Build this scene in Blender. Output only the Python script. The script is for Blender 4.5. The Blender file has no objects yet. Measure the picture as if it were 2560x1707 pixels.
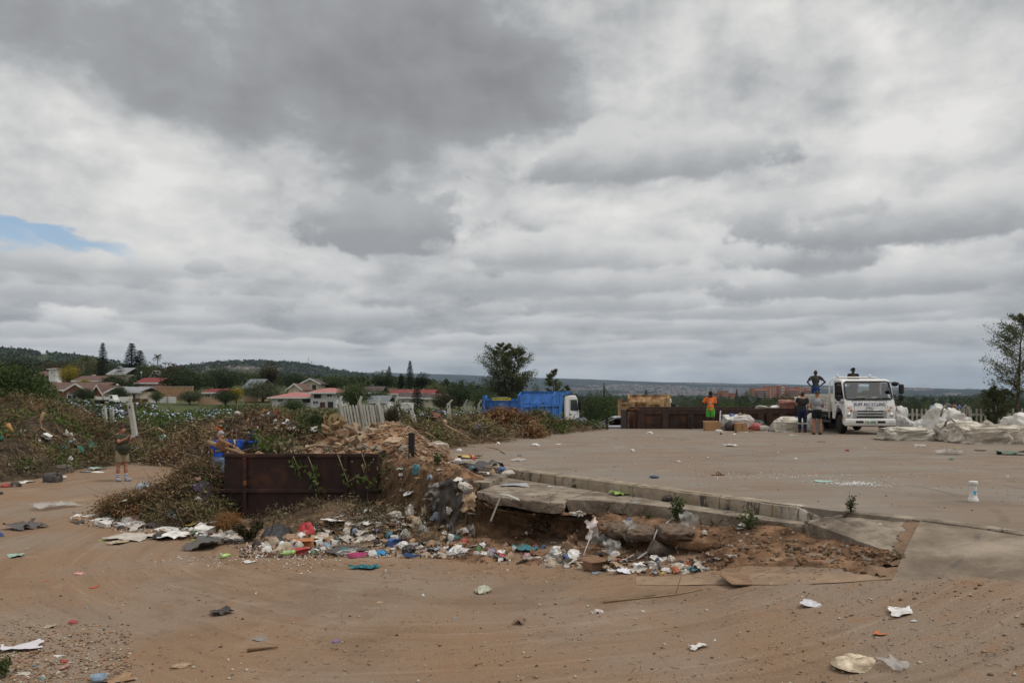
import bpy,bmesh,math,random
import numpy as np
from mathutils import Vector,Matrix,Euler,Quaternion
S = bpy.context.scene
COL = S.collection
R = math.radians
random.seed(7); RU = random.uniform
rng = np.random.default_rng(11)
# -- camera
FPX = 2560 * 28 / 36.0        
CAMZ = 1.65                   
HOR = 985.0                   
cam = bpy.data.cameras.new('camera'); camo = bpy.data.objects.new('camera',cam); COL.objects.link(camo)
cam.lens = 28; cam.sensor_width = 36; cam.shift_y = (HOR - 853.5) / 2560
cam.clip_start = 0.05; cam.clip_end = 40000
camo.location = (0,0,CAMZ); camo.rotation_euler = (R(90),0,0)
S.camera = camo
# -- light and exposure
S.view_settings.view_transform = 'Standard'; S.view_settings.look = 'None'
S.view_settings.exposure = 0.12; S.view_settings.gamma = 1.0; S.view_settings.use_curve_mapping = False
S.render.engine = 'CYCLES'
S.cycles.max_bounces = 6; S.cycles.diffuse_bounces = 3; S.cycles.glossy_bounces = 2
S.cycles.transmission_bounces = 4; S.cycles.volume_bounces = 0; S.cycles.transparent_max_bounces = 8
S.cycles.use_denoising = True
SUN_EL,SUN_ROT = R(60),R(105)
sd = bpy.data.lights.new('sun','SUN'); sd.energy = 1.5; sd.angle = R(16); sd.color = (1.0,0.955,0.89)
suno = bpy.data.objects.new('sun',sd); COL.objects.link(suno)
sdir = Vector((math.sin(SUN_ROT) * math.cos(SUN_EL),math.cos(SUN_ROT) * math.cos(SUN_EL),math.sin(SUN_EL)))
suno.rotation_euler = sdir.to_track_quat('Z','Y').to_euler()
def nn(nt,typ,**kw):
 n = nt.nodes.new(typ)
 for k,v in kw.items(): setattr(n,k,v)
 return n
def put(nt,sock,v):
 if isinstance(v,bpy.types.NodeSocket): nt.links.new(v,sock)
 elif v is not None:
  if isinstance(v,(tuple,list)) and len(v) == 3 and sock.type == 'RGBA': v = (*v,1)
  sock.default_value = v
def mth(nt,op,a,b=None,c=None,clamp=False):
 n = nn(nt,'ShaderNodeMath',operation=op,use_clamp=clamp)
 for i,v in enumerate((a,b,c)):
  if v is not None: put(nt,n.inputs[i],v)
 return n.outputs[0]
def vmth(nt,op,a,b=None):
 n = nn(nt,'ShaderNodeVectorMath',operation=op); put(nt,n.inputs[0],a)
 if b is not None: put(nt,n.inputs[3 if op == 'SCALE' else 1],b)
 return n.outputs['Value'] if op in ('LENGTH','DOT_PRODUCT') else n.outputs[0]
def mapr(nt,v,a,b,c=0.0,d=1.0,smooth=True):
 n = nn(nt,'ShaderNodeMapRange',interpolation_type='SMOOTHSTEP' if smooth else 'LINEAR')
 for i,q in enumerate((v,a,b,c,d)): put(nt,n.inputs[i],q)
 return n.outputs[0]
def noise(nt,vec,scale,detail=4,rough=0.55,dist=0.0,dim='3D'):
 n = nn(nt,'ShaderNodeTexNoise',noise_dimensions=dim)
 put(nt,n.inputs['Vector'],vec); put(nt,n.inputs['Scale'],scale)
 n.inputs['Detail'].default_value = detail; n.inputs['Roughness'].default_value = rough; n.inputs['Distortion'].default_value = dist
 return n.outputs['Fac']
def mixc(nt,f,a,b):
 n = nn(nt,'ShaderNodeMix',data_type='RGBA'); put(nt,n.inputs[0],f); put(nt,n.inputs[6],a); put(nt,n.inputs[7],b)
 return n.outputs[2]
def comb(nt,x,y,z):
 n = nn(nt,'ShaderNodeCombineXYZ'); put(nt,n.inputs[0],x); put(nt,n.inputs[1],y); put(nt,n.inputs[2],z); return n.outputs[0]
def sep(nt,v):
 n = nn(nt,'ShaderNodeSeparateXYZ'); put(nt,n.inputs[0],v); return n.outputs
def ramp(nt,f,stops):
 n = nn(nt,'ShaderNodeValToRGB'); e = n.color_ramp.elements
 while len(e) < len(stops): e.new(0.5)
 for i,(p,c) in enumerate(stops): e[i].position = p; e[i].color = (*c,1)
 put(nt,n.inputs[0],f); return n.outputs[0]
# -- sky: Nishita blue behind a broken overcast
W = bpy.data.worlds.new('World'); S.world = W; W.use_nodes = True
nt = W.node_tree; nt.nodes.clear()
wo = nn(nt,'ShaderNodeOutputWorld'); bg = nn(nt,'ShaderNodeBackground'); bg.inputs[1].default_value = 0.1
nt.links.new(bg.outputs[0],wo.inputs[0])
sky = nn(nt,'ShaderNodeTexSky',sky_type='NISHITA'); sky.sun_disc = False; sky.sun_elevation = SUN_EL; sky.sun_rotation = SUN_ROT
gen = nn(nt,'ShaderNodeTexCoord').outputs['Generated']
x,y,z = sep(nt,gen)
az = mth(nt,'ARCTAN2',x,y); el = mth(nt,'ARCSINE',mth(nt,'MAXIMUM',z,0.0))
zz = mth(nt,'ADD',mth(nt,'MAXIMUM',z,0.0),0.27)
pl = comb(nt,mth(nt,'DIVIDE',x,zz),mth(nt,'DIVIDE',y,zz),0.0)
elv = comb(nt,mth(nt,'MULTIPLY',az,1.0),mth(nt,'MULTIPLY',el,2.2),0.7)
w1 = noise(nt,vmth(nt,'ADD',elv,(3.1,1.7,0)),5.0,4,0.55)
w2 = noise(nt,vmth(nt,'ADD',elv,(9.4,5.2,0)),5.0,4,0.55)
w3 = noise(nt,vmth(nt,'ADD',elv,(2.4,8.2,0)),17.0,7,0.64)
azw = mth(nt,'ADD',az,mth(nt,'MULTIPLY',mth(nt,'SUBTRACT',w1,0.5),0.16))
elw = mth(nt,'ADD',mth(nt,'ADD',el,mth(nt,'MULTIPLY',mth(nt,'SUBTRACT',w2,0.5),0.075)),mth(nt,'MULTIPLY',mth(nt,'SUBTRACT',w3,0.5),0.026))
azw = mth(nt,'ADD',azw,mth(nt,'MULTIPLY',mth(nt,'SUBTRACT',noise(nt,vmth(nt,'ADD',elv,(1,4,2)),26.0,5,0.62),0.5),0.025))
def skyat(px,py):
 a = math.atan((px - 1280) / FPX); return a,math.atan((HOR - py) / FPX * math.cos(a))
def cloud(px,py,rx,ry,amp,hard=0.0,rot=0.0,flat=1.0):
 """a cloud mass in direction space; flat > 1 makes its underside sharper than its top"""
 a0,e0 = skyat(px,py); cr,sr = math.cos(rot),math.sin(rot)
 u = mth(nt,'SUBTRACT',azw,a0); v = mth(nt,'SUBTRACT',elw,e0)
 uu = mth(nt,'ADD',mth(nt,'MULTIPLY',u,cr),mth(nt,'MULTIPLY',v,sr))
 vv = mth(nt,'SUBTRACT',mth(nt,'MULTIPLY',v,cr),mth(nt,'MULTIPLY',u,sr))
 uu = mth(nt,'DIVIDE',uu,rx / FPX); vv = mth(nt,'DIVIDE',vv,ry / FPX)
 if flat != 1.0: vv = mth(nt,'MULTIPLY',vv,mapr(nt,vv,-0.15,0.15,flat,1.0))
 d = mth(nt,'SQRT',mth(nt,'ADD',mth(nt,'MULTIPLY',uu,uu),mth(nt,'MULTIPLY',vv,vv)))
 return mth(nt,'MULTIPLY',mapr(nt,d,1.0,hard,0.0,1.0),amp)
SOFT = [
 (600,90,1020,330,-0.27,0.50,-0.10,1.2),(1100,210,520,190,-0.12,0.3,-0.12,1.4),(330,150,420,170,-0.03,0.1,0,1.2),(800,390,600,120,-0.13,0.1,-0.12,1.4),(1600,230,300,90,-0.06,0.0,0,1.3),(2450,60,520,200,-0.08,0.0,0,1.0),
 (120,380,420,150,0.13,0.1,-0.2,1.0),(1720,110,420,170,0.07,0.0,0,1.0),(2240,330,330,110,0.15,0.15,0,1.0),(1500,520,420,60,0.10,0.1,0,1.0),(420,520,460,90,0.09,0.1,-0.1,1.0),(480,620,420,50,0.07,0.1,0,1.0),(1900,870,900,40,-0.05,0.0,0,1.5),(1240,590,60,70,0.13,0.1,0.3,1.0)]
CUMULI = [
 (1250,905,1800,20,.50,.66,.5),(420,878,330,14,.50,.70,.6),(830,868,240,18,.52,.74,.7),(1560,868,260,16,.50,.70,.6),(2100,880,330,18,.48,.66,.6),(1180,855,190,20,.50,.72,.7),(150,860,220,16,.50,.72,.6),
 (2350,830,300,26,.46,.68,.7),(1750,822,330,24,.43,.64,.7),(560,832,160,18,.48,.70,.6),(205,808,95,44,.50,.82,.9),(420,800,130,18,.46,.62,.7),(60,828,110,22,.50,.70,.7),(1400,812,260,20,.46,.66,.6),
 (870,796,165,36,.42,.66,.85),(1240,778,105,24,.40,.58,.8),(2080,775,480,30,.42,.60,.75),(1560,762,330,30,.43,.62,.7),(640,760,200,20,.50,.66,.5),(240,740,320,24,.50,.66,.5),
 (2200,712,480,50,.36,.64,.8),(1480,716,420,44,.42,.64,.75),(1960,650,280,56,.34,.66,.85),(1360,640,240,60,.43,.74,.75),(1640,650,200,50,.43,.72,.7),(310,665,250,44,.48,.74,.7),(505,672,48,20,.44,.58,.7),(40,655,120,40,.44,.62,.8),
 (2360,558,470,84,.31,.66,.85),(960,588,260,90,.30,.46,.94),(800,540,66,44,.38,.54,.85),(1230,640,150,46,.44,.72,.6),(1570,412,420,78,.34,.66,.8),(1990,520,260,60,.44,.68,.5)]
f1 = noise(nt,pl,1.7,6,0.56,0.2); f3 = noise(nt,vmth(nt,'ADD',pl,(1.0,7.0,3)),6.0,6,0.56,0.2)
n1 = noise(nt,vmth(nt,'MULTIPLY',elv,(1.0,0.62,1)),17.0,8,0.58,0.1); n2 = noise(nt,vmth(nt,'MULTIPLY',vmth(nt,'ADD',elv,(6,2,5)),(1,.6,1)),7.0,3,0.5)
lum = mth(nt,'ADD',mapr(nt,el,0.0,0.30,0.52,0.565),mth(nt,'MULTIPLY',mth(nt,'SUBTRACT',f1,0.5),0.42))
lum = mth(nt,'ADD',lum,mth(nt,'MULTIPLY',mth(nt,'SUBTRACT',f3,0.5),0.22))
V_ = mth(nt,'SUBTRACT',mth(nt,'ADD',mth(nt,'MULTIPLY',el,1.25),0.30),mth(nt,'MULTIPLY',mth(nt,'EXPONENT',mth(nt,'MULTIPLY',el,-8.0)),0.30))
def dens(off,sc,sd,det): return noise(nt,comb(nt,az,mth(nt,'ADD',V_,off),sd),sc,det,0.56,0.15)
for sc,dl,sd,ae,ad in ((4.2,.030,1.3,.72,.20),(11.0,.011,5.1,.50,.12)):   
 lo_,hi_ = dens(-dl,sc,sd,7),dens(dl,sc,sd,7)
 lum = mth(nt,'ADD',lum,mth(nt,'MULTIPLY',mth(nt,'SUBTRACT',lo_,hi_),ae)); lum = mth(nt,'SUBTRACT',lum,mth(nt,'MULTIPLY',mth(nt,'SUBTRACT',mapr(nt,lo_,.40,.62),0.5),ad))
lum = mth(nt,'ADD',lum,mapr(nt,el,0.45,0.75,0.0,0.24))    
for c in SOFT: lum = mth(nt,'ADD',lum,cloud(*c))
edge = mth(nt,'ADD',mth(nt,'MULTIPLY',mth(nt,'SUBTRACT',n1,0.5),1.9),mth(nt,'MULTIPLY',mth(nt,'SUBTRACT',n2,0.5),1.7))
for px,py,rx,ry,dk,br,cv in CUMULI:
 a0,e0 = skyat(px,py); u = mth(nt,'DIVIDE',mth(nt,'SUBTRACT',az,a0),rx / FPX); v = mth(nt,'DIVIDE',mth(nt,'SUBTRACT',el,e0),ry / FPX)
 vb = mth(nt,'MULTIPLY',v,mapr(nt,v,-0.25,0.10,1.55,0.9)); d = mth(nt,'SQRT',mth(nt,'ADD',mth(nt,'MULTIPLY',u,u),mth(nt,'MULTIPLY',vb,vb)))
 m = mapr(nt,mth(nt,'ADD',d,edge),1.05,0.68); m = mth(nt,'MULTIPLY',m,mapr(nt,v,-0.85,-0.35,0.55,1.0))
 sh = mth(nt,'ADD',mapr(nt,mth(nt,'ADD',v,mth(nt,'MULTIPLY',edge,0.5)),-0.45,0.85,dk,br),mth(nt,'MULTIPLY',mth(nt,'SUBTRACT',n1,0.5),0.10))
 k = mth(nt,'MULTIPLY',m,cv); lum = mth(nt,'ADD',mth(nt,'MULTIPLY',lum,mth(nt,'SUBTRACT',1.0,k)),mth(nt,'MULTIPLY',sh,k))
lum = mth(nt,'MAXIMUM',mth(nt,'MINIMUM',lum,0.80),mapr(nt,lum,-0.12,0.36,0.205,0.36,False))
tint = ramp(nt,lum,[(0.15,(0.955,0.95,1.0)),(0.42,(0.95,0.98,1.0)),(0.62,(0.995,0.995,0.985)),(0.75,(1.0,0.985,0.955))])
ccol = vmth(nt,'SCALE',tint,mth(nt,'MULTIPLY',lum,9.4))
hole = mth(nt,'MAXIMUM',cloud(0,566,290,19,1.0,0.45,-0.09,1.0),cloud(-260,552,300,25,1.0,0.45,-0.05,1.0))
nt.links.new(mixc(nt,mth(nt,'MULTIPLY',hole,0.93),ccol,vmth(nt,'MULTIPLY',sky.outputs[0],(1.15,1.15,1.15))),bg.inputs[0])
# -- numeric helpers
def _h(i,j,k):
 n = (i.astype(np.int64) * 374761393 + j.astype(np.int64) * 668265263 + k.astype(np.int64) * 2147483647 % 1000003) & 0xFFFFFFFF
 n = ((n ^ (n >> 13)) * 1274126177) & 0xFFFFFFFF
 n = ((n ^ (n >> 16)) * 2246822519) & 0xFFFFFFFF
 return ((n ^ (n >> 15)) & 0xFFFF) / 65535.0
def vn(p):
 p = np.asarray(p,float); i = np.floor(p).astype(int); f = p - i; u = f * f * (3 - 2 * f); o = 0
 for a in (0,1):
  for b in (0,1):
   for c in (0,1):
    w = (u[:,0] if a else 1 - u[:,0]) * (u[:,1] if b else 1 - u[:,1]) * (u[:,2] if c else 1 - u[:,2])
    o = o + w * _h(i[:,0] + a,i[:,1] + b,(i[:,2] + c) * 7919)
 return o
def fbm(p,oct=4,rough=0.5):
 p = np.asarray(p,float); s = 0; a = 1; t = 0
 for k in range(oct):
  s = s + a * vn(p * 2 ** k + 17.3 * k); t += a; a *= rough
 return s / t
def smooth01(t): t = np.clip(t,0,1); return t * t * (3 - 2 * t)
def P(px,py,Y):
 return Vector(((px - 1280) / FPX * Y,Y,CAMZ - (py - HOR) / FPX * Y))
# -- objects
def link(o,parent=None):
 COL.objects.link(o)
 if parent is not None: o.parent = parent
 return o
def tag(o,label=None,cat=None,group=None,kind=None):
 if label: o['label'] = label
 if cat: o['category'] = cat
 if group: o['group'] = group
 if kind: o['kind'] = kind
 return o
def thing(name,label,cat,loc=(0,0,0),rz=0.0,group=None,kind=None):
 o = bpy.data.objects.new(name,None); o.empty_display_size = 0.2; link(o)
 o.location = loc; o.rotation_euler = (0,0,rz)
 return tag(o,label,cat,group,kind)
def mesh_np(name,V,F,mats,parent=None,smooth=False,tint=None,fmat=None):
 """V (n,3), F (m,k) index array -> one mesh object"""
 V = np.asarray(V,np.float32); F = np.asarray(F,np.int32); m,k = F.shape
 me = bpy.data.meshes.new(name)
 me.vertices.add(len(V)); me.vertices.foreach_set('co',V.ravel())
 me.loops.add(m * k); me.loops.foreach_set('vertex_index',F.ravel())
 me.polygons.add(m); me.polygons.foreach_set('loop_start',np.arange(0,m * k,k,dtype=np.int32))
 if smooth: me.polygons.foreach_set('use_smooth',np.ones(m,bool))
 for q in (mats if isinstance(mats,(list,tuple)) else [mats]): me.materials.append(q)
 if fmat is not None: me.polygons.foreach_set('material_index',np.asarray(fmat,np.int32))
 if tint is not None:
  a = me.attributes.new('tint','FLOAT','FACE'); a.data.foreach_set('value',np.asarray(tint,np.float32))
 me.update(calc_edges=True); me.validate()
 return link(bpy.data.objects.new(name,me),parent)
def dup(root,loc=None,rz=None,scale=None,label=None,group=None):
 def cp(o,par):
  c = o.copy(); COL.objects.link(c)
  if par is not None: c.parent = par
  for ch in list(KIDS.get(o.name,())): cp(ch,c)
  return c
 r = cp(root,None)
 if loc is not None: r.location = loc
 if rz is not None: r.rotation_euler = (0,0,rz)
 if scale is not None: r.scale = scale if isinstance(scale,(tuple,list)) else (scale,) * 3
 if label: r['label'] = label
 if group: r['group'] = group
 return r
KIDS = {}
def kids(root):
 """remember the children of a thing (and theirs) before copying it"""
 for o in list(COL.objects):
  if o.parent is not None: KIDS.setdefault(o.parent.name,[])
 for o in [root] + [c for c in root.children_recursive]: KIDS[o.name] = list(o.children)
class MB:
 """collects boxes, tubes, prisms into one mesh"""
 def __init__(s): s.v = []; s.f = []; s.m = []; s.sm = []
 def add(s,V,F,m=0,smooth=False):
  b = len(s.v); s.v += [tuple(q) for q in V]; s.f += [tuple(b + i for i in f) for f in F]; s.m += [m] * len(F); s.sm += [smooth] * len(F); return s
 def box(s,a,b,m=0,M4=None):
  x0,y0,z0 = a; x1,y1,z1 = b
  V = [Vector(q) for q in ((x0,y0,z0),(x1,y0,z0),(x1,y1,z0),(x0,y1,z0),(x0,y0,z1),(x1,y0,z1),(x1,y1,z1),(x0,y1,z1))]
  if M4 is not None: V = [M4 @ q for q in V]
  return s.add(V,[(0,3,2,1),(4,5,6,7),(0,1,5,4),(1,2,6,5),(2,3,7,6),(3,0,4,7)],m)
 def tube(s,pts,rad,n=8,m=0,cap=True,smooth=True):
  pts = [Vector(p) for p in pts]; k = len(pts)
  if not isinstance(rad,(list,tuple)): rad = [rad] * k
  V = []; F = []
  t0 = (pts[1] - pts[0]).normalized(); ref = Vector((0,0,1)) if abs(t0.z) < 0.9 else Vector((1,0,0))
  u = t0.cross(ref).normalized()
  for i,p in enumerate(pts):
   t = (pts[min(i + 1,k - 1)] - pts[max(i - 1,0)]).normalized()
   u = (u - t * u.dot(t)).normalized(); w = t.cross(u)
   for j in range(n):
    a = 2 * math.pi * j / n; V.append(p + (u * math.cos(a) + w * math.sin(a)) * rad[i])
  for i in range(k - 1):
   for j in range(n):
    F.append((i * n + j,i * n + (j + 1) % n,(i + 1) * n + (j + 1) % n,(i + 1) * n + j))
  if cap: F.append(tuple(range(n - 1,-1,-1))); F.append(tuple((k - 1) * n + j for j in range(n)))
  return s.add(V,F,m,smooth)
 def lathe(s,prof,n=16,m=0,M4=None,smooth=True):
  V = []; F = []
  for r,z in prof:
   for j in range(n):
    a = 2 * math.pi * j / n; q = Vector((r * math.cos(a),r * math.sin(a),z)); V.append(M4 @ q if M4 else q)
  for i in range(len(prof) - 1):
   for j in range(n): F.append((i * n + j,i * n + (j + 1) % n,(i + 1) * n + (j + 1) % n,(i + 1) * n + j))
  F.append(tuple(range(n - 1,-1,-1))); F.append(tuple((len(prof) - 1) * n + j for j in range(n)))
  return s.add(V,F,m,smooth)
 def prism(s,poly,y0,y1,m=0,axis='y',M4=None):
  """polygon in the plane across an axis, extruded along it"""
  def pt(a,b,c):
   q = {'y': (a,c,b),'x': (c,a,b),'z': (a,b,c)}[axis]
   return M4 @ Vector(q) if M4 else Vector(q)
  n = len(poly)
  V = [pt(a,b,y0) for a,b in poly] + [pt(a,b,y1) for a,b in poly]
  F = [tuple(range(n - 1,-1,-1)),tuple(range(n,2 * n))] + [(i,(i + 1) % n,n + (i + 1) % n,n + i) for i in range(n)]
  return s.add(V,F,m)
 def ball(s,c,r,n=10,m=0,M4=None):
  r = r if isinstance(r,(tuple,list)) else (r,r,r)
  V = []; F = []; k = max(4,n // 2 + 1)
  for i in range(k + 1):
   t = math.pi * i / k
   for j in range(n):
    a = 2 * math.pi * j / n
    q = Vector((c[0] + r[0] * math.sin(t) * math.cos(a),c[1] + r[1] * math.sin(t) * math.sin(a),c[2] - r[2] * math.cos(t)))
    V.append(M4 @ q if M4 else q)
  for i in range(k):
   for j in range(n): F.append((i * n + j,i * n + (j + 1) % n,(i + 1) * n + (j + 1) % n,(i + 1) * n + j))
  return s.add(V,F,m,True)
 def build(s,name,mats,parent=None,bevel=0.0):
  me = bpy.data.meshes.new(name); me.from_pydata([tuple(v) for v in s.v],[],s.f)
  for q in (mats if isinstance(mats,(list,tuple)) else [mats]): me.materials.append(q)
  me.polygons.foreach_set('material_index',s.m); me.polygons.foreach_set('use_smooth',s.sm)
  bm = bmesh.new(); bm.from_mesh(me); bmesh.ops.remove_doubles(bm,verts=bm.verts,dist=1e-5)
  bmesh.ops.recalc_face_normals(bm,faces=bm.faces)
  if bevel > 0:
   ed = [e for e in bm.edges if len(e.link_faces) == 2 and e.calc_face_angle(0) > 0.7 and not (e.link_faces[0].smooth and e.link_faces[1].smooth)]
   bmesh.ops.bevel(bm,geom=ed,offset=bevel,segments=1,affect='EDGES',clamp_overlap=True)
  bm.to_mesh(me); bm.free()
  return link(bpy.data.objects.new(name,me),parent)
# -- materials
MATS = {}
def mat(name,col,rough=0.8,var=0.25,scale=3.0,bump=0.0,col2=None,spec=0.3,metal=0.0,tint=None,transl=0.0,bscale=None,alpha=1.0):
 if name in MATS: return MATS[name]
 m = bpy.data.materials.new(name); m.use_nodes = True; nt = m.node_tree; MATS[name] = m
 b = nt.nodes['Principled BSDF']
 co = nn(nt,'ShaderNodeTexCoord').outputs['Object']
 oi = nn(nt,'ShaderNodeObjectInfo').outputs['Random']
 co = vmth(nt,'ADD',co,comb(nt,mth(nt,'MULTIPLY',oi,37.0),mth(nt,'MULTIPLY',oi,11.0),0.0))
 f = noise(nt,co,scale,5,0.6)
 lo = tuple(c * (1 - var) for c in col); hi = tuple(min(1,c * (1 + var)) for c in (col2 or col))
 c = mixc(nt,mapr(nt,f,0.3,0.7),lo,hi)
 if tint:
  at = nn(nt,'ShaderNodeAttribute',attribute_name='tint').outputs['Fac']
  c = mixc(nt,mapr(nt,at,0.0,1.0,0.0,1.0,False),c,tint)
 nt.links.new(c,b.inputs['Base Color'])
 b.inputs['Roughness'].default_value = rough; b.inputs['Specular IOR Level'].default_value = spec; b.inputs['Metallic'].default_value = metal
 if alpha < 1: b.inputs['Alpha'].default_value = alpha
 if bump > 0:
  bn = nn(nt,'ShaderNodeBump'); bn.inputs['Strength'].default_value = bump; bn.inputs['Distance'].default_value = 0.05
  nt.links.new(noise(nt,co,bscale or scale * 5,5,0.6),bn.inputs['Height']); nt.links.new(bn.outputs[0],b.inputs['Normal'])
 if transl > 0:
  t = nn(nt,'ShaderNodeBsdfTranslucent'); nt.links.new(c,t.inputs[0]); mx = nn(nt,'ShaderNodeMixShader'); mx.inputs[0].default_value = transl
  nt.links.new(b.outputs[0],mx.inputs[1]); nt.links.new(t.outputs[0],mx.inputs[2])
  nt.links.new(mx.outputs[0],nt.nodes['Material Output'].inputs[0])
 return m
# == setting: ground,yard,kerb,slab,bank,hills,haze
_lx = np.linspace(-60,60,2401)
_ly = np.interp(_lx,[-60,-3,-0.2,2,3.7,4.1,5.1,6.6,60],[-1.15,-1.15,-1.05,-.82,-.5,-.4,-.17,-.03,-.03])
_k = np.exp(-np.linspace(-2,2,25) ** 2); _k /= _k.sum()
_ly = np.convolve(np.pad(_ly,12,mode='edge'),_k,mode='valid')
def low(x,y):
 """height of the lower road"""
 x = np.asarray(x,float); y = np.asarray(y,float)
 return -1.15 + (np.interp(x,_lx,_ly) + 1.15) * (1 - smooth01((y - 15) / 8))
_lyl = [float(q) for q in _ly]
def lowf(x,y):
 i = min(max((x + 60) * 20,0),2399); k = int(i); a = _lyl[k] + (_lyl[k + 1] - _lyl[k]) * (i - k); t = min(max((y - 15) / 8,0),1); return -1.15 + (a + 1.15) * (1 - t * t * (3 - 2 * t))
def terrain(x,y):
 x = np.asarray(x,float); y = np.asarray(y,float); r = np.hypot(x,y); az = np.degrees(np.arctan2(x,np.abs(y) + 1e-6))
 lf = np.interp(r,[0,40,60,100,200,350,700,1500,12000],[-1.15,-1.3,-1.4,-.4,3.5,6,6,-8,-10])
 rt = np.interp(r,[0,40,60,110,200,600,12000],[-1.15,-1.25,-3,-6,-9,-10,-10])
 w = smooth01((az + 8) / 14); far = lf * (1 - w) + rt * w
 return np.where(r < 38,low(x,y),0) + np.where(r >= 38,(1 - smooth01((r - 38) / 14)) * low(x,y) + smooth01((r - 38) / 14) * far,0)
def bumps(x,y):
 x = np.atleast_1d(np.asarray(x,float)); y = np.atleast_1d(np.asarray(y,float)); p = np.c_[x,y,0 * x]
 rad = np.hypot(x - 1,y - 17); th = np.arctan2(x - 1,17 - y)
 return .022 * (fbm(p * .5,3) - .5) + .03 * (fbm(p * 3,3) - .5) + .016 * (fbm(np.c_[rad * 2.2 + fbm(p * .3,2) * .5,th * 1.6,0 * x],3) - .5)
def G(px,py,lvl='low'):
 """the point of the ground (or of a level z) seen at a photo pixel"""
 dx,dz = (px - 1280) / FPX,-(py - HOR) / FPX
 if lvl == 'low':
  Y = 2.0
  while Y < 400:
   if CAMZ + dz * Y <= (lowf(dx * Y,Y) if Y < 32 else float(terrain(dx * Y,Y))): break
   Y += 0.04 if Y < 60 else 0.5
  if Y < 40: return Vector((dx * Y,Y,float(terrain(dx * Y,Y)) + float(bumps(dx * Y,Y)[0])))
 else:
  Y = (CAMZ - {'top': 0.0,'slab': -0.2}.get(lvl,lvl)) / -dz
 return Vector((dx * Y,Y,CAMZ + dz * Y))
def depth_scale(p): return p.y / FPX    
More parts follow.
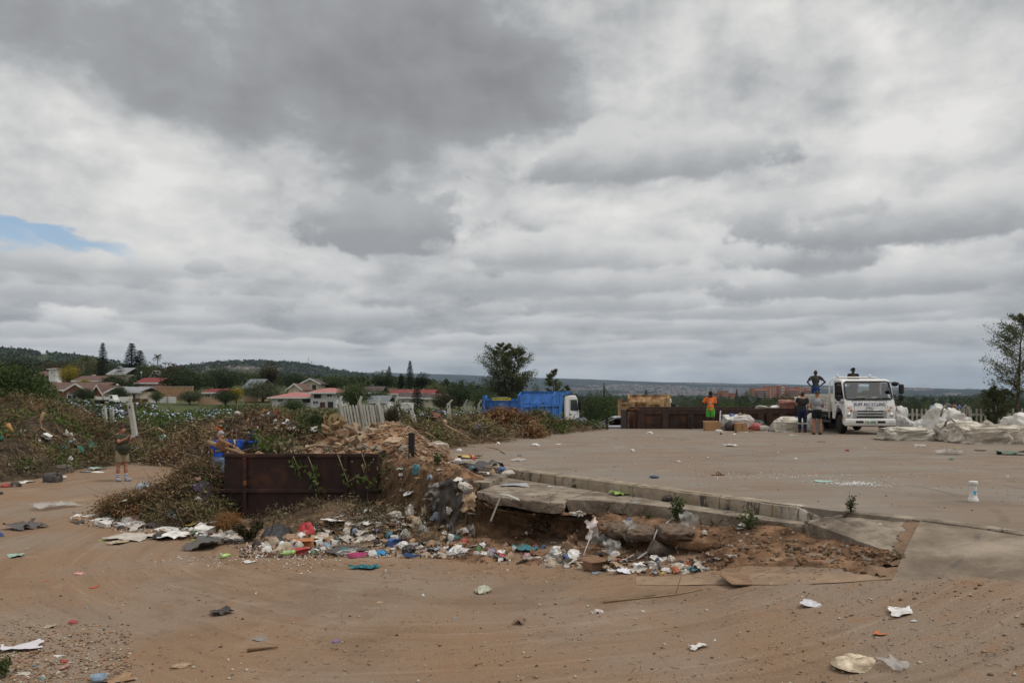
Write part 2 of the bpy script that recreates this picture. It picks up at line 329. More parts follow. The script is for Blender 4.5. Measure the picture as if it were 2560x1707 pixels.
# --- ground sheet
def ground_material(name,base,grey,paved):
 m = bpy.data.materials.new(name); m.use_nodes = True; nt = m.node_tree; b = nt.nodes['Principled BSDF']
 pos = nn(nt,'ShaderNodeNewGeometry').outputs['Position']; X,Y,Z = sep(nt,pos)
 rx = mth(nt,'SUBTRACT',X,1.0); ry = mth(nt,'SUBTRACT',Y,17.0 if not paved else 60.0)
 rad = mth(nt,'SQRT',mth(nt,'ADD',mth(nt,'MULTIPLY',rx,rx),mth(nt,'MULTIPLY',ry,ry))); th = mth(nt,'ARCTAN2',rx,mth(nt,'MULTIPLY',ry,-1.0))
 wob = mth(nt,'MULTIPLY',noise(nt,pos,0.22,2),0.9)
 arc = comb(nt,mth(nt,'ADD',rad,wob),mth(nt,'MULTIPLY',th,3.0),0.0)
 streak = noise(nt,vmth(nt,'MULTIPLY',arc,(1.5,0.7,1)),1.0,6,0.7)
 streak2 = noise(nt,vmth(nt,'ADD',vmth(nt,'MULTIPLY',arc,(5.0,1.3,1)),(7,3,0)),1.0,6,0.72)
 lines = noise(nt,comb(nt,mth(nt,'MULTIPLY',mth(nt,'ADD',rad,mth(nt,'MULTIPLY',noise(nt,pos,0.12,1),3.0)),7.0),mth(nt,'MULTIPLY',th,0.5),4.0),1.0,3,0.6); patchy = noise(nt,vmth(nt,'ADD',pos,(3,8,0)),0.55,3)
 big = noise(nt,pos,0.35,4,0.55); mid = noise(nt,vmth(nt,'ADD',pos,(30,0,0)),2.2,5,0.6); fine = noise(nt,pos,60,3,0.7); fine2 = noise(nt,pos,16,4,0.7)
 c = mixc(nt,mapr(nt,big,0.38,0.62),base,grey)
 c = mixc(nt,mth(nt,'MULTIPLY',mapr(nt,streak,0.47,0.68),0.45),c,tuple(q * 0.60 for q in base))
 c = mixc(nt,mth(nt,'MULTIPLY',mapr(nt,streak2,0.54,0.74),0.38),c,tuple(min(1,q * 1.38 + .012) for q in grey))
 c = mixc(nt,mth(nt,'MULTIPLY',mapr(nt,mid,0.56,0.76),0.6),c,(base[0] * 1.18,base[1] * 0.92,base[2] * 0.72))
 spots = noise(nt,vmth(nt,'ADD',pos,(11,4,0)),3.3,4,0.62)
 c = mixc(nt,mth(nt,'MULTIPLY',mapr(nt,spots,0.62,0.74),0.62),c,tuple(q * 0.55 for q in grey))
 c = mixc(nt,mth(nt,'MULTIPLY',mth(nt,'MULTIPLY',mapr(nt,lines,0.52,0.66),mapr(nt,patchy,.42,.60)),0.28),c,tuple(q * 0.52 for q in base))
 c = mixc(nt,mth(nt,'MULTIPLY',mth(nt,'MULTIPLY',mapr(nt,lines,0.46,0.34),mapr(nt,patchy,.62,.44)),0.38),c,tuple(min(1,q * 1.42 + .02) for q in grey))
 damp = noise(nt,vmth(nt,'ADD',pos,(21,3,0)),0.42,6,0.68); c = mixc(nt,mth(nt,'MULTIPLY',mapr(nt,damp,0.54,0.66),0.45),c,tuple(q * 0.58 for q in base)); dust = noise(nt,vmth(nt,'ADD',pos,(5,33,0)),0.7,6,0.7); c = mixc(nt,mth(nt,'MULTIPLY',mapr(nt,dust,0.55,0.72),0.60),c,tuple(min(1,q * 1.4) for q in grey))
 org = noise(nt,vmth(nt,'ADD',pos,(2,44,0)),0.8,4,0.65)
 c = mixc(nt,mth(nt,'MULTIPLY',mapr(nt,org,0.62,0.80),0.62),c,(0.34,0.13,0.06))
 c = mixc(nt,mapr(nt,fine,0.32,0.68,0.0,0.55),c,tuple(q * 0.62 for q in base))
 c = mixc(nt,mapr(nt,fine2,0.60,0.78,0.0,0.35),c,tuple(min(1,q * 1.5) for q in grey))
 sp = nn(nt,'ShaderNodeTexVoronoi',feature='F1'); sp.inputs['Scale'].default_value = 26.0; nt.links.new(pos,sp.inputs['Vector'])
 c = mixc(nt,mth(nt,'MULTIPLY',mapr(nt,sp.outputs['Distance'],0.16,0.08),mapr(nt,sep(nt,sp.outputs['Color'])[0],0.72,0.76)),c,(0.46,0.41,0.35))
 c = mixc(nt,mth(nt,'MULTIPLY',mapr(nt,sp.outputs['Distance'],0.18,0.08),mapr(nt,sep(nt,sp.outputs['Color'])[1],0.86,0.9)),c,(0.07,0.045,0.035))
 if paved:
  for cx,cy,r0,w in ((1.0,13.6,6.3,.10),(1.0,13.6,7.9,.12),(-2.0,16.0,11.5,.12),(-2.0,16.0,13.3,.12),(4,6,15.5,.14),(4,6,17.4,.14)):
   ux = mth(nt,'SUBTRACT',X,cx); uy = mth(nt,'SUBTRACT',Y,cy); rr = mth(nt,'SQRT',mth(nt,'ADD',mth(nt,'MULTIPLY',ux,ux),mth(nt,'MULTIPLY',uy,uy))); k = mapr(nt,mth(nt,'ABSOLUTE',mth(nt,'SUBTRACT',rr,r0)),w,w * .2)
   k = mth(nt,'MULTIPLY',mth(nt,'MULTIPLY',k,mapr(nt,X,cx + 2,cx + 5)),mapr(nt,noise(nt,pos,0.9,4,.7),.45,.62)); c = mixc(nt,mth(nt,'MULTIPLY',k,.40),c,(0.085,0.075,0.068))
 if not paved:     
  d = mth(nt,'SQRT',mth(nt,'ADD',mth(nt,'MULTIPLY',X,X),mth(nt,'MULTIPLY',Y,Y)))
  d = mth(nt,'ADD',d,mth(nt,'MULTIPLY',mth(nt,'SUBTRACT',big,0.5),14.0))
  g = mixc(nt,mapr(nt,noise(nt,pos,0.05,5,0.6),0.35,0.65),(0.045,0.062,0.022),(0.10,0.10,0.042))
  c = mixc(nt,mapr(nt,d,40,54),c,g)
 nt.links.new(c,b.inputs['Base Color']); b.inputs['Roughness'].default_value = 0.92; b.inputs['Specular IOR Level'].default_value = 0.18
 h = mth(nt,'ADD',mth(nt,'MULTIPLY',fine2,0.5),mth(nt,'ADD',mth(nt,'MULTIPLY',streak2,0.4),mth(nt,'MULTIPLY',fine,0.25)))
 bn = nn(nt,'ShaderNodeBump'); bn.inputs['Strength'].default_value = 0.55; bn.inputs['Distance'].default_value = 0.04
 nt.links.new(h,bn.inputs['Height']); nt.links.new(bn.outputs[0],b.inputs['Normal'])
 return m
M_DIRT = ground_material('road_dirt',(0.268,0.173,0.106),(0.268,0.207,0.158),False)
M_YARD = ground_material('yard_paving',(0.246,0.188,0.141),(0.262,0.226,0.190),True)
def build_ground():
 a1 = np.radians(np.linspace(-50,50,460)); a2 = np.radians(np.linspace(50,310,60)[1:-1]); A = np.concatenate([a1,a2]); n = len(A)
 Rr = np.concatenate([[0.05],np.geomspace(2.2,11000,250)]); m = len(Rr)
 RR,AA = np.meshgrid(Rr,A,indexing='ij'); X = (RR * np.sin(AA)).ravel(); Y = (RR * np.cos(AA)).ravel()
 Z = terrain(X,Y); p = np.c_[X,Y,0 * X]
 near = 1 - smooth01((np.hypot(X,Y) - 45) / 20)
 Z = Z + near * bumps(X,Y)
 Z = Z + (1 - near) * smooth01((np.hypot(X,Y) - 300) / 1000) * 6 * (fbm(p / 300,3) - .5)
 i,j = np.meshgrid(np.arange(m - 1),np.arange(n),indexing='ij'); j2 = (j + 1) % n
 F = np.c_[(i * n + j).ravel(),(i * n + j2).ravel(),((i + 1) * n + j2).ravel(),((i + 1) * n + j).ravel()][:,::-1]
 o = mesh_np('ground',np.c_[X,Y,Z],F,M_DIRT,smooth=True)
 tag(o,'brown dirt road and scrubland running out to the hills','ground',kind='structure')
build_ground()
# --- raised yard
YARD = [(-3.4,19.6),(-2.3,18.4),(-1.1,19.13),(4.54,11.3),(4.9,11.05),(5.3,10.55),(5.69,10.14),(6.04,9.39),(6.9,8.0),(8,6),(9,3),(10,-6),
  (40,-6),(40,46),(12.7,46),(12.6,37.9),(4.4,37.9),(3.6,38.3),(1.0,37.2),(-3.0,33),(-3.7,26)]
mb = MB(); mb.prism(YARD,-1.6,0.0,axis='z'); yo = mb.build('yard_paving',M_YARD); tag(yo,'raised brown asphalt yard behind the kerb','yard',kind='structure')
M_CONC = mat('old_concrete',(0.205,0.158,0.115),.94,.36,2.2,.9,(0.265,0.222,0.172))
def crack(m):
 nt = m.node_tree; b = nt.nodes['Principled BSDF']; src = b.inputs['Base Color'].links[0].from_socket; pos = nn(nt,'ShaderNodeNewGeometry').outputs['Position']; v = nn(nt,'ShaderNodeTexVoronoi',feature='DISTANCE_TO_EDGE'); v.inputs['Scale'].default_value = 0.8
 w = noise(nt,pos,5,4); nt.links.new(vmth(nt,'ADD',pos,comb(nt,mth(nt,'MULTIPLY',w,.5),mth(nt,'MULTIPLY',w,-.4),0.0)),v.inputs['Vector'])
 c = mixc(nt,mth(nt,'MULTIPLY',mapr(nt,v.outputs['Distance'],.012,.003),.8),src,(.03,.025,.02)); c = mixc(nt,mth(nt,'MULTIPLY',mapr(nt,noise(nt,pos,1.1,6,.7),.52,.68),.55),c,(.16,.10,.06)); nt.links.new(c,b.inputs['Base Color'])
crack(M_CONC)
def kerb_material():
 m = bpy.data.materials.new('painted_kerb'); m.use_nodes = True; nt = m.node_tree; b = nt.nodes['Principled BSDF']
 pos = nn(nt,'ShaderNodeNewGeometry').outputs['Position']; X,Y,Z = sep(nt,pos)
 c = mixc(nt,mapr(nt,noise(nt,pos,3,5,.65),.3,.7),(0.24,0.19,0.13),(0.36,0.30,0.23))
 st = noise(nt,vmth(nt,'MULTIPLY',pos,(4,4,1.2)),1.0,6,0.72)
 band = noise(nt,pos,0.9,2)
 k = mth(nt,'MULTIPLY',mapr(nt,mth(nt,'ADD',st,mth(nt,'MULTIPLY',mth(nt,'SUBTRACT',band,.5),.6)),0.54,0.62),mapr(nt,Z,-0.005,-0.05))
 c = mixc(nt,mth(nt,'MULTIPLY',k,.85),c,(0.035,0.034,0.036))
 wv = noise(nt,vmth(nt,'MULTIPLY',pos,(14,14,2.5)),1.0,3,0.6)
 w = mth(nt,'MULTIPLY',mapr(nt,X,3.9,4.3),mapr(nt,wv,.40,.56))
 c = mixc(nt,mth(nt,'MULTIPLY',w,.9),c,(0.52,0.48,0.42))
 nt.links.new(c,b.inputs['Base Color']); b.inputs['Roughness'].default_value = .9; b.inputs['Specular IOR Level'].default_value = .2
 bn = nn(nt,'ShaderNodeBump'); bn.inputs['Strength'].default_value = .6; bn.inputs['Distance'].default_value = .02
 nt.links.new(noise(nt,pos,30,5,.65),bn.inputs['Height']); nt.links.new(bn.outputs[0],b.inputs['Normal'])
 return m
M_KERB = kerb_material()
kerb = thing('kerb','worn concrete kerb with faded black and white paint along the yard edge','kerb',(0,0,0),kind='structure')
KA,KB = Vector((-1.0,18.98)),Vector((4.54,11.3)); kd = (KB - KA).normalized(); kn = Vector((kd.y,-kd.x)); klen = (KB - KA).length 
cuts = [0,1.2,2.1,3.3,4.3,5.5,6.4,7.5,8.5,klen]
for i in range(len(cuts) - 1):
 mb = MB(); V = []; n = 7; a,b_ = cuts[i] + .006,cuts[i + 1] - .006; last = i == len(cuts) - 2
 for q in range(n + 1):
  t = a + (b_ - a) * q / n; c = KA + kd * t; j = RU(-.012,.012); hh = 0.012 + RU(-.012,.010); wd = 0.0
  if last: e = smooth01((t - a) / (b_ - a)); hh -= .14 * float(e) ** 3
  for off,zz in ((-.17,-.6),(-.17,hh - .004),(-.02 + j,hh),(.03 + j,hh - .03),(.045 + j,-.1),(.05,-.6)):
   p = c + kn * off; V.append((p.x,p.y,zz))
 F = [(q * 6 + r,q * 6 + r + 1,(q + 1) * 6 + r + 1,(q + 1) * 6 + r) for q in range(n) for r in range(5)] + [tuple(range(6)),tuple(n * 6 + r for r in range(5,-1,-1))]
 mb.add(V,F); mb.build('kerb_stone',M_KERB,kerb)
# --- broken concrete slab below the kerb: five sections
def slab_section(poly,top,th,parent,name,material,seed,jag=(),wob=.035):
 rs = random.Random(seed); P2 = []
 for i,a in enumerate(poly):
  b_ = poly[(i + 1) % len(poly)]; n = max(1,int(math.dist(a,b_) / .13)) if i in jag else 1
  for q in range(n):
   t = q / n; s = wob if (i in jag and q) else 0
   P2.append((a[0] + (b_[0] - a[0]) * t + rs.uniform(-s,s),a[1] + (b_[1] - a[1]) * t + rs.uniform(-s,s),i in jag))
 cx = sum(p[0] for p in P2) / len(P2); cy = sum(p[1] for p in P2) / len(P2); n = len(P2); V = []
 for lay,(zz,inn) in enumerate(((0,.0),(-.02,-.008),(-th * .5,.0),(-th,.05))):
  for p in P2:
   k = inn if p[2] else 0; j = rs.uniform(-.025,.025) if p[2] and lay > 1 else 0; d = math.hypot(p[0] - cx,p[1] - cy)
   V.append((p[0] + (cx - p[0]) / d * (k + j),p[1] + (cy - p[1]) / d * (k + j),top + zz + (rs.uniform(-.04,.03) if lay == 3 and p[2] else 0)))
 F = [tuple(range(n))] + [(l * n + q,l * n + (q + 1) % n,(l + 1) * n + (q + 1) % n,(l + 1) * n + q) for l in range(3) for q in range(n)] + [tuple(3 * n + q for q in range(n - 1,-1,-1))]
 mb = MB(); mb.add(V,F); return mb.build(name,material,parent)
slab = thing('concrete_slab','broken concrete slab hanging over the eroded bank below the kerb','slab',kind='structure')
slab_section([(-1.35,16.8),(-.9,16.05),(-.45,15.95),(-.1,17.5),(-1.2,19.0)],-.12,.20,slab,'slab_section',M_CONC,1,(0,1))
slab_section([(-.66,15.2),(-.35,14.35),(.1,13.95),(.86,13.5),(.92,14.0),(1.58,15.32),(-.08,17.6),(-.42,15.9)],-.20,.16,slab,'slab_section',M_CONC,2,(0,1,2,3),.06)
slab_section([(.95,14.02),(1.53,13.88),(2.2,13.4),(2.92,13.45),(1.60,15.28)],-.203,.22,slab,'slab_section',M_CONC,3,(0,1),.02)
slab_section([(2.215,13.38),(2.6,13.0),(3.1,12.45),(3.58,12.52),(2.94,13.42)],-.20,.22,slab,'slab_section',M_CONC,4,(0,1),.02)
slab_section([(3.115,12.43),(3.46,12.0),(4.10,11.35),(4.46,11.30),(3.6,12.49)],-.204,.20,slab,'slab_section',M_CONC,5,(0,1),.02)
# --- earth bank under the slab
M_EARTH = mat('red_earth',(0.120,0.066,0.038),.97,.45,2.6,1.0,(0.205,0.122,0.072),.1,bscale=9)
def build_bank():
 path = np.array([(-4.3,19.9),(-3.5,19.0),(-2.6,18.0),(-1.9,17.0),(-1.35,16.2),(-1.0,15.5),(-.66,15.0),(-.2,14.06),(.3,13.8),(.88,13.55),(1.53,13.85),(2.6,13.0),(3.46,12.0),(4.02,11.42),(4.24,10.95),(4.42,10.2),(4.56,9.55),(4.62,9.2)])
 d = np.r_[0,np.cumsum(np.linalg.norm(np.diff(path,axis=0),axis=1))]; n = 220; s = np.linspace(0,d[-1],n)
 X = np.interp(s,d,path[:,0]); Y = np.interp(s,d,path[:,1])
 kk = np.exp(-np.linspace(-2,2,15) ** 2); kk /= kk.sum()
 Xs = np.convolve(np.pad(X,7,mode='edge'),kk,'valid'); Ys = np.convolve(np.pad(Y,7,mode='edge'),kk,'valid')
 tx,ty = np.gradient(Xs),np.gradient(Ys); l = np.hypot(tx,ty); nx,ny = ty / l,-tx / l
 pil = ([-1.0,-.6,-.3,-.05,.12,.22,.30,.45,.75,1.1,1.6,2.1],[-.05,.10,.16,.06,-.2,-.48,-.72,-.9,-1.0,-1.06,None,-9])
 pil2 = ([-.12,-.06,-.03,.0,.12,.20,.26,.40,.7,1.0,1.5,2.0],[-.36,-.30,-.28,-.30,-.42,-.55,-.72,-.9,-1.0,-1.04,None,-9])
 cav = ([-.02,-.4,-.75,-1.0,-1.1,-1.02,-.80,-.4,.1,.6,1.2,1.8],[-.42,-.44,-.5,-.62,-.75,-.86,-.93,-.97,-.98,-1.0,None,-9])
 led = ([-.02,.15,.4,.7,.88,.86,.70,.8,1.05,1.4,1.9,2.4],[-.42,-.40,-.41,-.45,-.52,-.62,-.70,-.76,-.8,-.83,None,-9])
 gen = ([-.05,.1,.25,.4,.5,.6,.7,.85,1.0,1.2,1.5,1.9],[-.25,-.29,-.33,-.36,-.38,-.40,-.41,-.42,-.43,-.43,None,-9])
 gen2 = (gen[0],[-8,-8,-8,-8,-8,None,None,None,None,None,None,-9])
 st = [0,4.4,6.0,6.6,8.6,9.3,11.4,12.3,13.2,20]; ws = [pil,pil,pil2,cav,cav,led,led,gen,gen2,gen2]
 V = np.zeros((n,12,3)); amp = np.interp(s,[0,5.2,9.5,11.0,12.5,20],[1,1,1,.8,.35,.3])
 for k in range(n):
  sc = float(np.interp(s[k],[12.6,13.6,14.4],[1,.62,.40])); i = int(np.searchsorted(st,s[k],side='right') - 1); t = float(smooth01((s[k] - st[i]) / (st[i + 1] - st[i]))); A,B = ws[i],ws[i + 1]
  for q in range(12):
   off = (A[0][q] * (1 - t) + B[0][q] * t) * sc; px,py = Xs[k] + nx[k] * off,Ys[k] + ny[k] * off; L = float(low(px,py))
   za,zb = [(L + .015 if w[1][q] is None else (L - .12 if w[1][q] == -9 else L + .05 if w[1][q] == -8 else w[1][q])) for w in (A,B)]
   V[k,q] = (px,py,max(za * (1 - t) + zb * t,L - .12))
 m = 48; q = np.linspace(0,11,m); i0 = np.minimum(q.astype(int),10); f = (q - i0)[None,:,None]
 Vf = (V[:,i0] * (1 - f) + V[:,i0 + 1] * f).reshape(-1,3)
 fade = np.tile(np.clip(np.minimum(q / .8,(11 - q) / 1.5),0,1),n)
 fade = fade * np.repeat(amp,m)
 dv = np.c_[fbm(Vf * 3,4,.6),fbm(Vf * 3 + 40,4,.6),fbm(Vf * 3 + 90,4,.6)] - .5
 Vf = Vf + dv * fade[:,None] * .30 + (np.c_[fbm(Vf * 14,2),fbm(Vf * 14 + 7,2),fbm(Vf * 14 + 3,2)] - .5) * fade[:,None] * .07
 a,b_ = np.meshgrid(np.arange(n - 1),np.arange(m - 1),indexing='ij')
 F = np.c_[(a * m + b_).ravel(),(a * m + b_ + 1).ravel(),((a + 1) * m + b_ + 1).ravel(),((a + 1) * m + b_).ravel()]
 o = mesh_np('earth_bank',Vf,F,M_EARTH,smooth=True); tag(o,'eroded red earth bank under the broken slab','bank',kind='structure')
 return Vf.reshape(n,m,3),s
BANK,BANK_S = build_bank()
def bank_at(px,py):
 """the point of the earth bank nearest to a photo pixel"""
 V = BANK.reshape(-1,3); u = 1280 + V[:,0] / V[:,1] * FPX; v = HOR - (V[:,2] - CAMZ) / V[:,1] * FPX
 d = (u - px) ** 2 + (v - py) ** 2; near = np.where(d < d.min() + 60)[0]; k = near[np.argmin(V[near,1])]
 return Vector(V[k])
# --- sloping concrete block,apron,gutter strip
ramp_o = thing('concrete_ramp','sloping concrete block with skid marks at the end of the slab','ramp',kind='structure')
def ramp_material():
 m = M_CONC.copy(); m.name = 'scuffed_concrete'; nt = m.node_tree; b = nt.nodes['Principled BSDF']; src = b.inputs['Base Color'].links[0].from_socket
 pos = nn(nt,'ShaderNodeNewGeometry').outputs['Position']; X,Y,Z = sep(nt,pos)
 u = mth(nt,'ADD',mth(nt,'MULTIPLY',X,.97),mth(nt,'MULTIPLY',Y,.24)); v = mth(nt,'SUBTRACT',mth(nt,'MULTIPLY',X,.24),mth(nt,'MULTIPLY',Y,.97))
 k = noise(nt,comb(nt,mth(nt,'MULTIPLY',u,9),mth(nt,'MULTIPLY',v,.9),0.0),1,4,.65)
 nt.links.new(mixc(nt,mth(nt,'MULTIPLY',mapr(nt,k,.57,.66),.6),src,(0.05,0.048,0.05)),b.inputs['Base Color']); return m
M_SCUFF = ramp_material()
T4 = [(4.14,11.28,-.14),(4.70,11.16,-.02),(5.33,10.44,-.012),(4.60,9.38,-.27)]
n = 10; V = []
for i in range(n + 1):
 for j in range(n + 1):
  a,b_ = i / n,j / n; p = [T4[0][k] * (1 - a) * (1 - b_) + T4[1][k] * a * (1 - b_) + T4[2][k] * a * b_ + T4[3][k] * (1 - a) * b_ for k in range(3)]
  edge = (i in (0,n) or j in (0,n)); V.append((p[0] + RU(-.012,.012),p[1] + RU(-.012,.012),p[2] + RU(-.006,.006)))
F = [(i * (n + 1) + j,i * (n + 1) + j + 1,(i + 1) * (n + 1) + j + 1,(i + 1) * (n + 1) + j) for i in range(n) for j in range(n)]
per = [i * (n + 1) for i in range(n + 1)] + [n * (n + 1) + j for j in range(1,n + 1)] + [i * (n + 1) + n for i in range(n - 1,-1,-1)] + [j for j in range(n - 1,0,-1)]
b0 = len(V); V += [(V[k][0] - .03 * math.sin(k * 1.7),V[k][1] + .02 * math.sin(k),-.95) for k in per]
F += [(per[i],per[(i + 1) % len(per)],b0 + (i + 1) % len(per),b0 + i) for i in range(len(per))]
mb = MB(); mb.add(V,F); mb.build('ramp_block',M_SCUFF,ramp_o)
mb = MB(); mb.prism([(4.03,11.36),(4.10,11.24),(4.13,11.33),(4.07,11.44)],-.9,-.215,axis='z'); mb.build('edge_strip',M_CONC,ramp_o,.01)
def patch(name,lo,up,material,lift,label,cat,sag=0.0,n=24,m=10,ztop=0.012):
 lo = np.array(lo,float); up = np.array(up,float)
 def rs(a): d = np.r_[0,np.cumsum(np.linalg.norm(np.diff(a,axis=0),axis=1))]; t = np.linspace(0,d[-1],n); return np.c_[np.interp(t,d,a[:,0]),np.interp(t,d,a[:,1])]
 A,B = rs(lo),rs(up); V = []
 for k in range(n):
  za = float(low(*A[k])) + lift; zb = ztop if ztop is not None else float(low(*B[k])) + lift
  for q in range(m + 1):
   t = q / m; p = A[k] * (1 - t) + B[k] * t; zz = za * (1 - t) + zb * t + sag * math.sin(math.pi * t)
   if ztop is None: zz = float(low(*p)) + lift
   V.append((p[0],p[1],zz))
 F = [(k * (m + 1) + q,(k + 1) * (m + 1) + q,(k + 1) * (m + 1) + q + 1,k * (m + 1) + q + 1) for k in range(n - 1) for q in range(m)]
 o = mesh_np(name,V,F,material,smooth=True); return tag(o,label,cat,kind='structure')
def apron_material():
 m = mat('apron_concrete',(0.222,0.168,0.120),.92,.30,1.3,.8,(0.258,0.210,0.163)).copy(); nt = m.node_tree; b = nt.nodes['Principled BSDF']; src = b.inputs['Base Color'].links[0].from_socket
 pos = nn(nt,'ShaderNodeNewGeometry').outputs['Position']; X,Y,Z = sep(nt,pos)
 out = src
 for cx,cy,r0,w in ((2.0,12.0,3.45,.07),(2.0,12.0,4.35,.05),(1.6,12.4,3.0,.10)):    
  rx = mth(nt,'SUBTRACT',X,cx); ry = mth(nt,'SUBTRACT',Y,cy); rr = mth(nt,'SQRT',mth(nt,'ADD',mth(nt,'MULTIPLY',rx,rx),mth(nt,'MULTIPLY',ry,ry)))
  k = mapr(nt,mth(nt,'ABSOLUTE',mth(nt,'SUBTRACT',rr,r0)),w,w * .3); k = mth(nt,'MULTIPLY',k,mapr(nt,noise(nt,pos,1.6,4,.7),.42,.62))
  out = mixc(nt,mth(nt,'MULTIPLY',k,.55),out,(0.07,0.068,0.07))
 nt.links.new(out,b.inputs['Base Color']); return m
M_APRON = apron_material()
patch('concrete_apron',[(4.12,8.66),(4.35,8.42),(4.7,8.15),(5.06,7.88),(5.7,7.1),(6.6,5.6)],[(5.34,10.40),(5.45,10.36),(5.69,10.12),(6.04,9.37),(6.9,7.98),(8,5.98)],M_APRON,-.012,'grey concrete apron with curved tyre marks rising to the yard','apron',.03)
mb = MB(); mb.prism([(4.60,11.10),(5.26,10.40),(5.63,9.98),(5.95,9.28),(6.15,9.38),(5.84,10.14),(5.44,10.56),(4.74,11.26)],-.3,.018,axis='z'); tag(mb.build('kerb_strip',M_CONC,None,.01),'worn flush concrete strip along the yard edge beside the apron','strip',kind='structure')
patch('gutter_strip',[G(1590,1462).xy,G(1760,1462).xy,G(1950,1462).xy,G(2100,1458).xy,G(2226,1448).xy],[G(1590,1443).xy,G(1760,1438).xy,G(1950,1434).xy,G(2100,1436).xy,G(2226,1440).xy],mat('strip_concrete',(0.275,0.19,0.125),.92,.2,2,.4),.006,'pale concrete strip along the foot of the bank','strip',0,24,3,None)
# --- hills and the far ridge
def hill_material(name,a,b_,c3,sc):
 m = bpy.data.materials.new(name); m.use_nodes = True; nt = m.node_tree; b = nt.nodes['Principled BSDF']
 pos = nn(nt,'ShaderNodeNewGeometry').outputs['Position']; p = vmth(nt,'SCALE',pos,sc)
 c = mixc(nt,mapr(nt,noise(nt,p,1.0,6,.6),.35,.65),a,b_)
 c = mixc(nt,mapr(nt,noise(nt,vmth(nt,'ADD',p,(9,3,1)),.3,5,.6),.55,.75),c,c3)
 nt.links.new(c,b.inputs['Base Color']); b.inputs['Roughness'].default_value = 1; b.inputs['Specular IOR Level'].default_value = 0
 bn = nn(nt,'ShaderNodeBump'); bn.inputs['Strength'].default_value = 1; bn.inputs['Distance'].default_value = 2.5 / (sc * 60)
 nt.links.new(noise(nt,p,2.5,4,.7),bn.inputs['Height']); nt.links.new(bn.outputs[0],b.inputs['Normal']); return m
RIDGES = {}
def ridge(name,D,W,ctrl,base,material,label,rough):
 cx = np.array([c[0] for c in ctrl],float); cy = np.array([c[1] for c in ctrl],float)
 n,m = 260,40; px = np.linspace(cx[0],cx[-1],n); py = np.interp(px,cx,cy)
 kk = np.exp(-np.linspace(-2,2,21) ** 2); kk /= kk.sum(); py = np.convolve(np.pad(py,10,mode='edge'),kk,'valid')
 def zat(X,Y):
  pxx = 1280 + X / D * FPX; crest = CAMZ - (np.interp(pxx,px,py) - HOR) / FPX * D
  t = (Y - (D - W)) / W; q = np.where(t < 1,smooth01(t),smooth01((2.2 - t) / 1.2))
  return base + (crest - base) * q + rough * (fbm(np.c_[X,Y,0 * X] / (rough * 22),4,.6) - .5) * smooth01(q * 3)
 X = np.repeat((px - 1280) / FPX * D,m); Y = np.tile(np.linspace(D - W,D + 1.2 * W,m),n)
 V = np.c_[X,Y,zat(X,Y)]
 a,b_ = np.meshgrid(np.arange(n - 1),np.arange(m - 1),indexing='ij'); F = np.c_[(a * m + b_).ravel(),((a + 1) * m + b_).ravel(),((a + 1) * m + b_ + 1).ravel(),(a * m + b_ + 1).ravel()]
 o = mesh_np(name,V,F,material,smooth=True); tag(o,label,'hill',kind='structure'); RIDGES[name] = (zat,D,W)
ridge('hill',1250,600,[(-700,880),(-300,868),(0,874),(60,878),(120,886),(200,895),(290,912),(420,938),(560,985)],-6,hill_material('bush_slope',(.030,.042,.018),(.060,.070,.030),(.10,.09,.05),.05),'long wooded hill on the skyline with a gentle falling end',9)
ridge('town_hill',1700,800,[(250,985),(380,938),(460,924),(540,917),(600,907),(660,908),(720,912),(770,914),(800,920),(850,930),(920,941),(1000,952),(1090,972),(1150,985)],-6,hill_material('bush_slope_far',(.030,.040,.020),(.062,.070,.034),(.11,.10,.06),.04),'rounded hill with radio masts and scattered houses',10)
ridge('far_ridge',7000,4600,[(-900,935),(200,928),(560,922),(843,930),(1100,937),(1227,942),(1340,946),(1550,954),(1640,957),(1800,960),(2030,966),(2240,975),(2400,975),(2480,977),(2700,982),(3400,984)],-12,hill_material('far_bush',(.018,.026,.020),(.030,.038,.026),(.075,.06,.045),.006),'long flat blue ridge closing the valley',22)
# --- air
hz = bpy.data.materials.new('haze_air'); hz.use_nodes = True; nt = hz.node_tree; nt.nodes.clear()
ho = nn(nt,'ShaderNodeOutputMaterial'); hv = nn(nt,'ShaderNodeVolumePrincipled'); hv.inputs['Color'].default_value = (.60,.77,1.0,1); hv.inputs['Density'].default_value = 7.5e-5; hv.inputs['Anisotropy'].default_value = 0.0
nt.links.new(hv.outputs[0],ho.inputs['Volume'])
mb = MB(); mb.box((-11800,-11800,-60),(11800,13200,330)); ha = mb.build('haze',hz); tag(ha,'pale blue haze in the air over the valley','haze',kind='stuff')
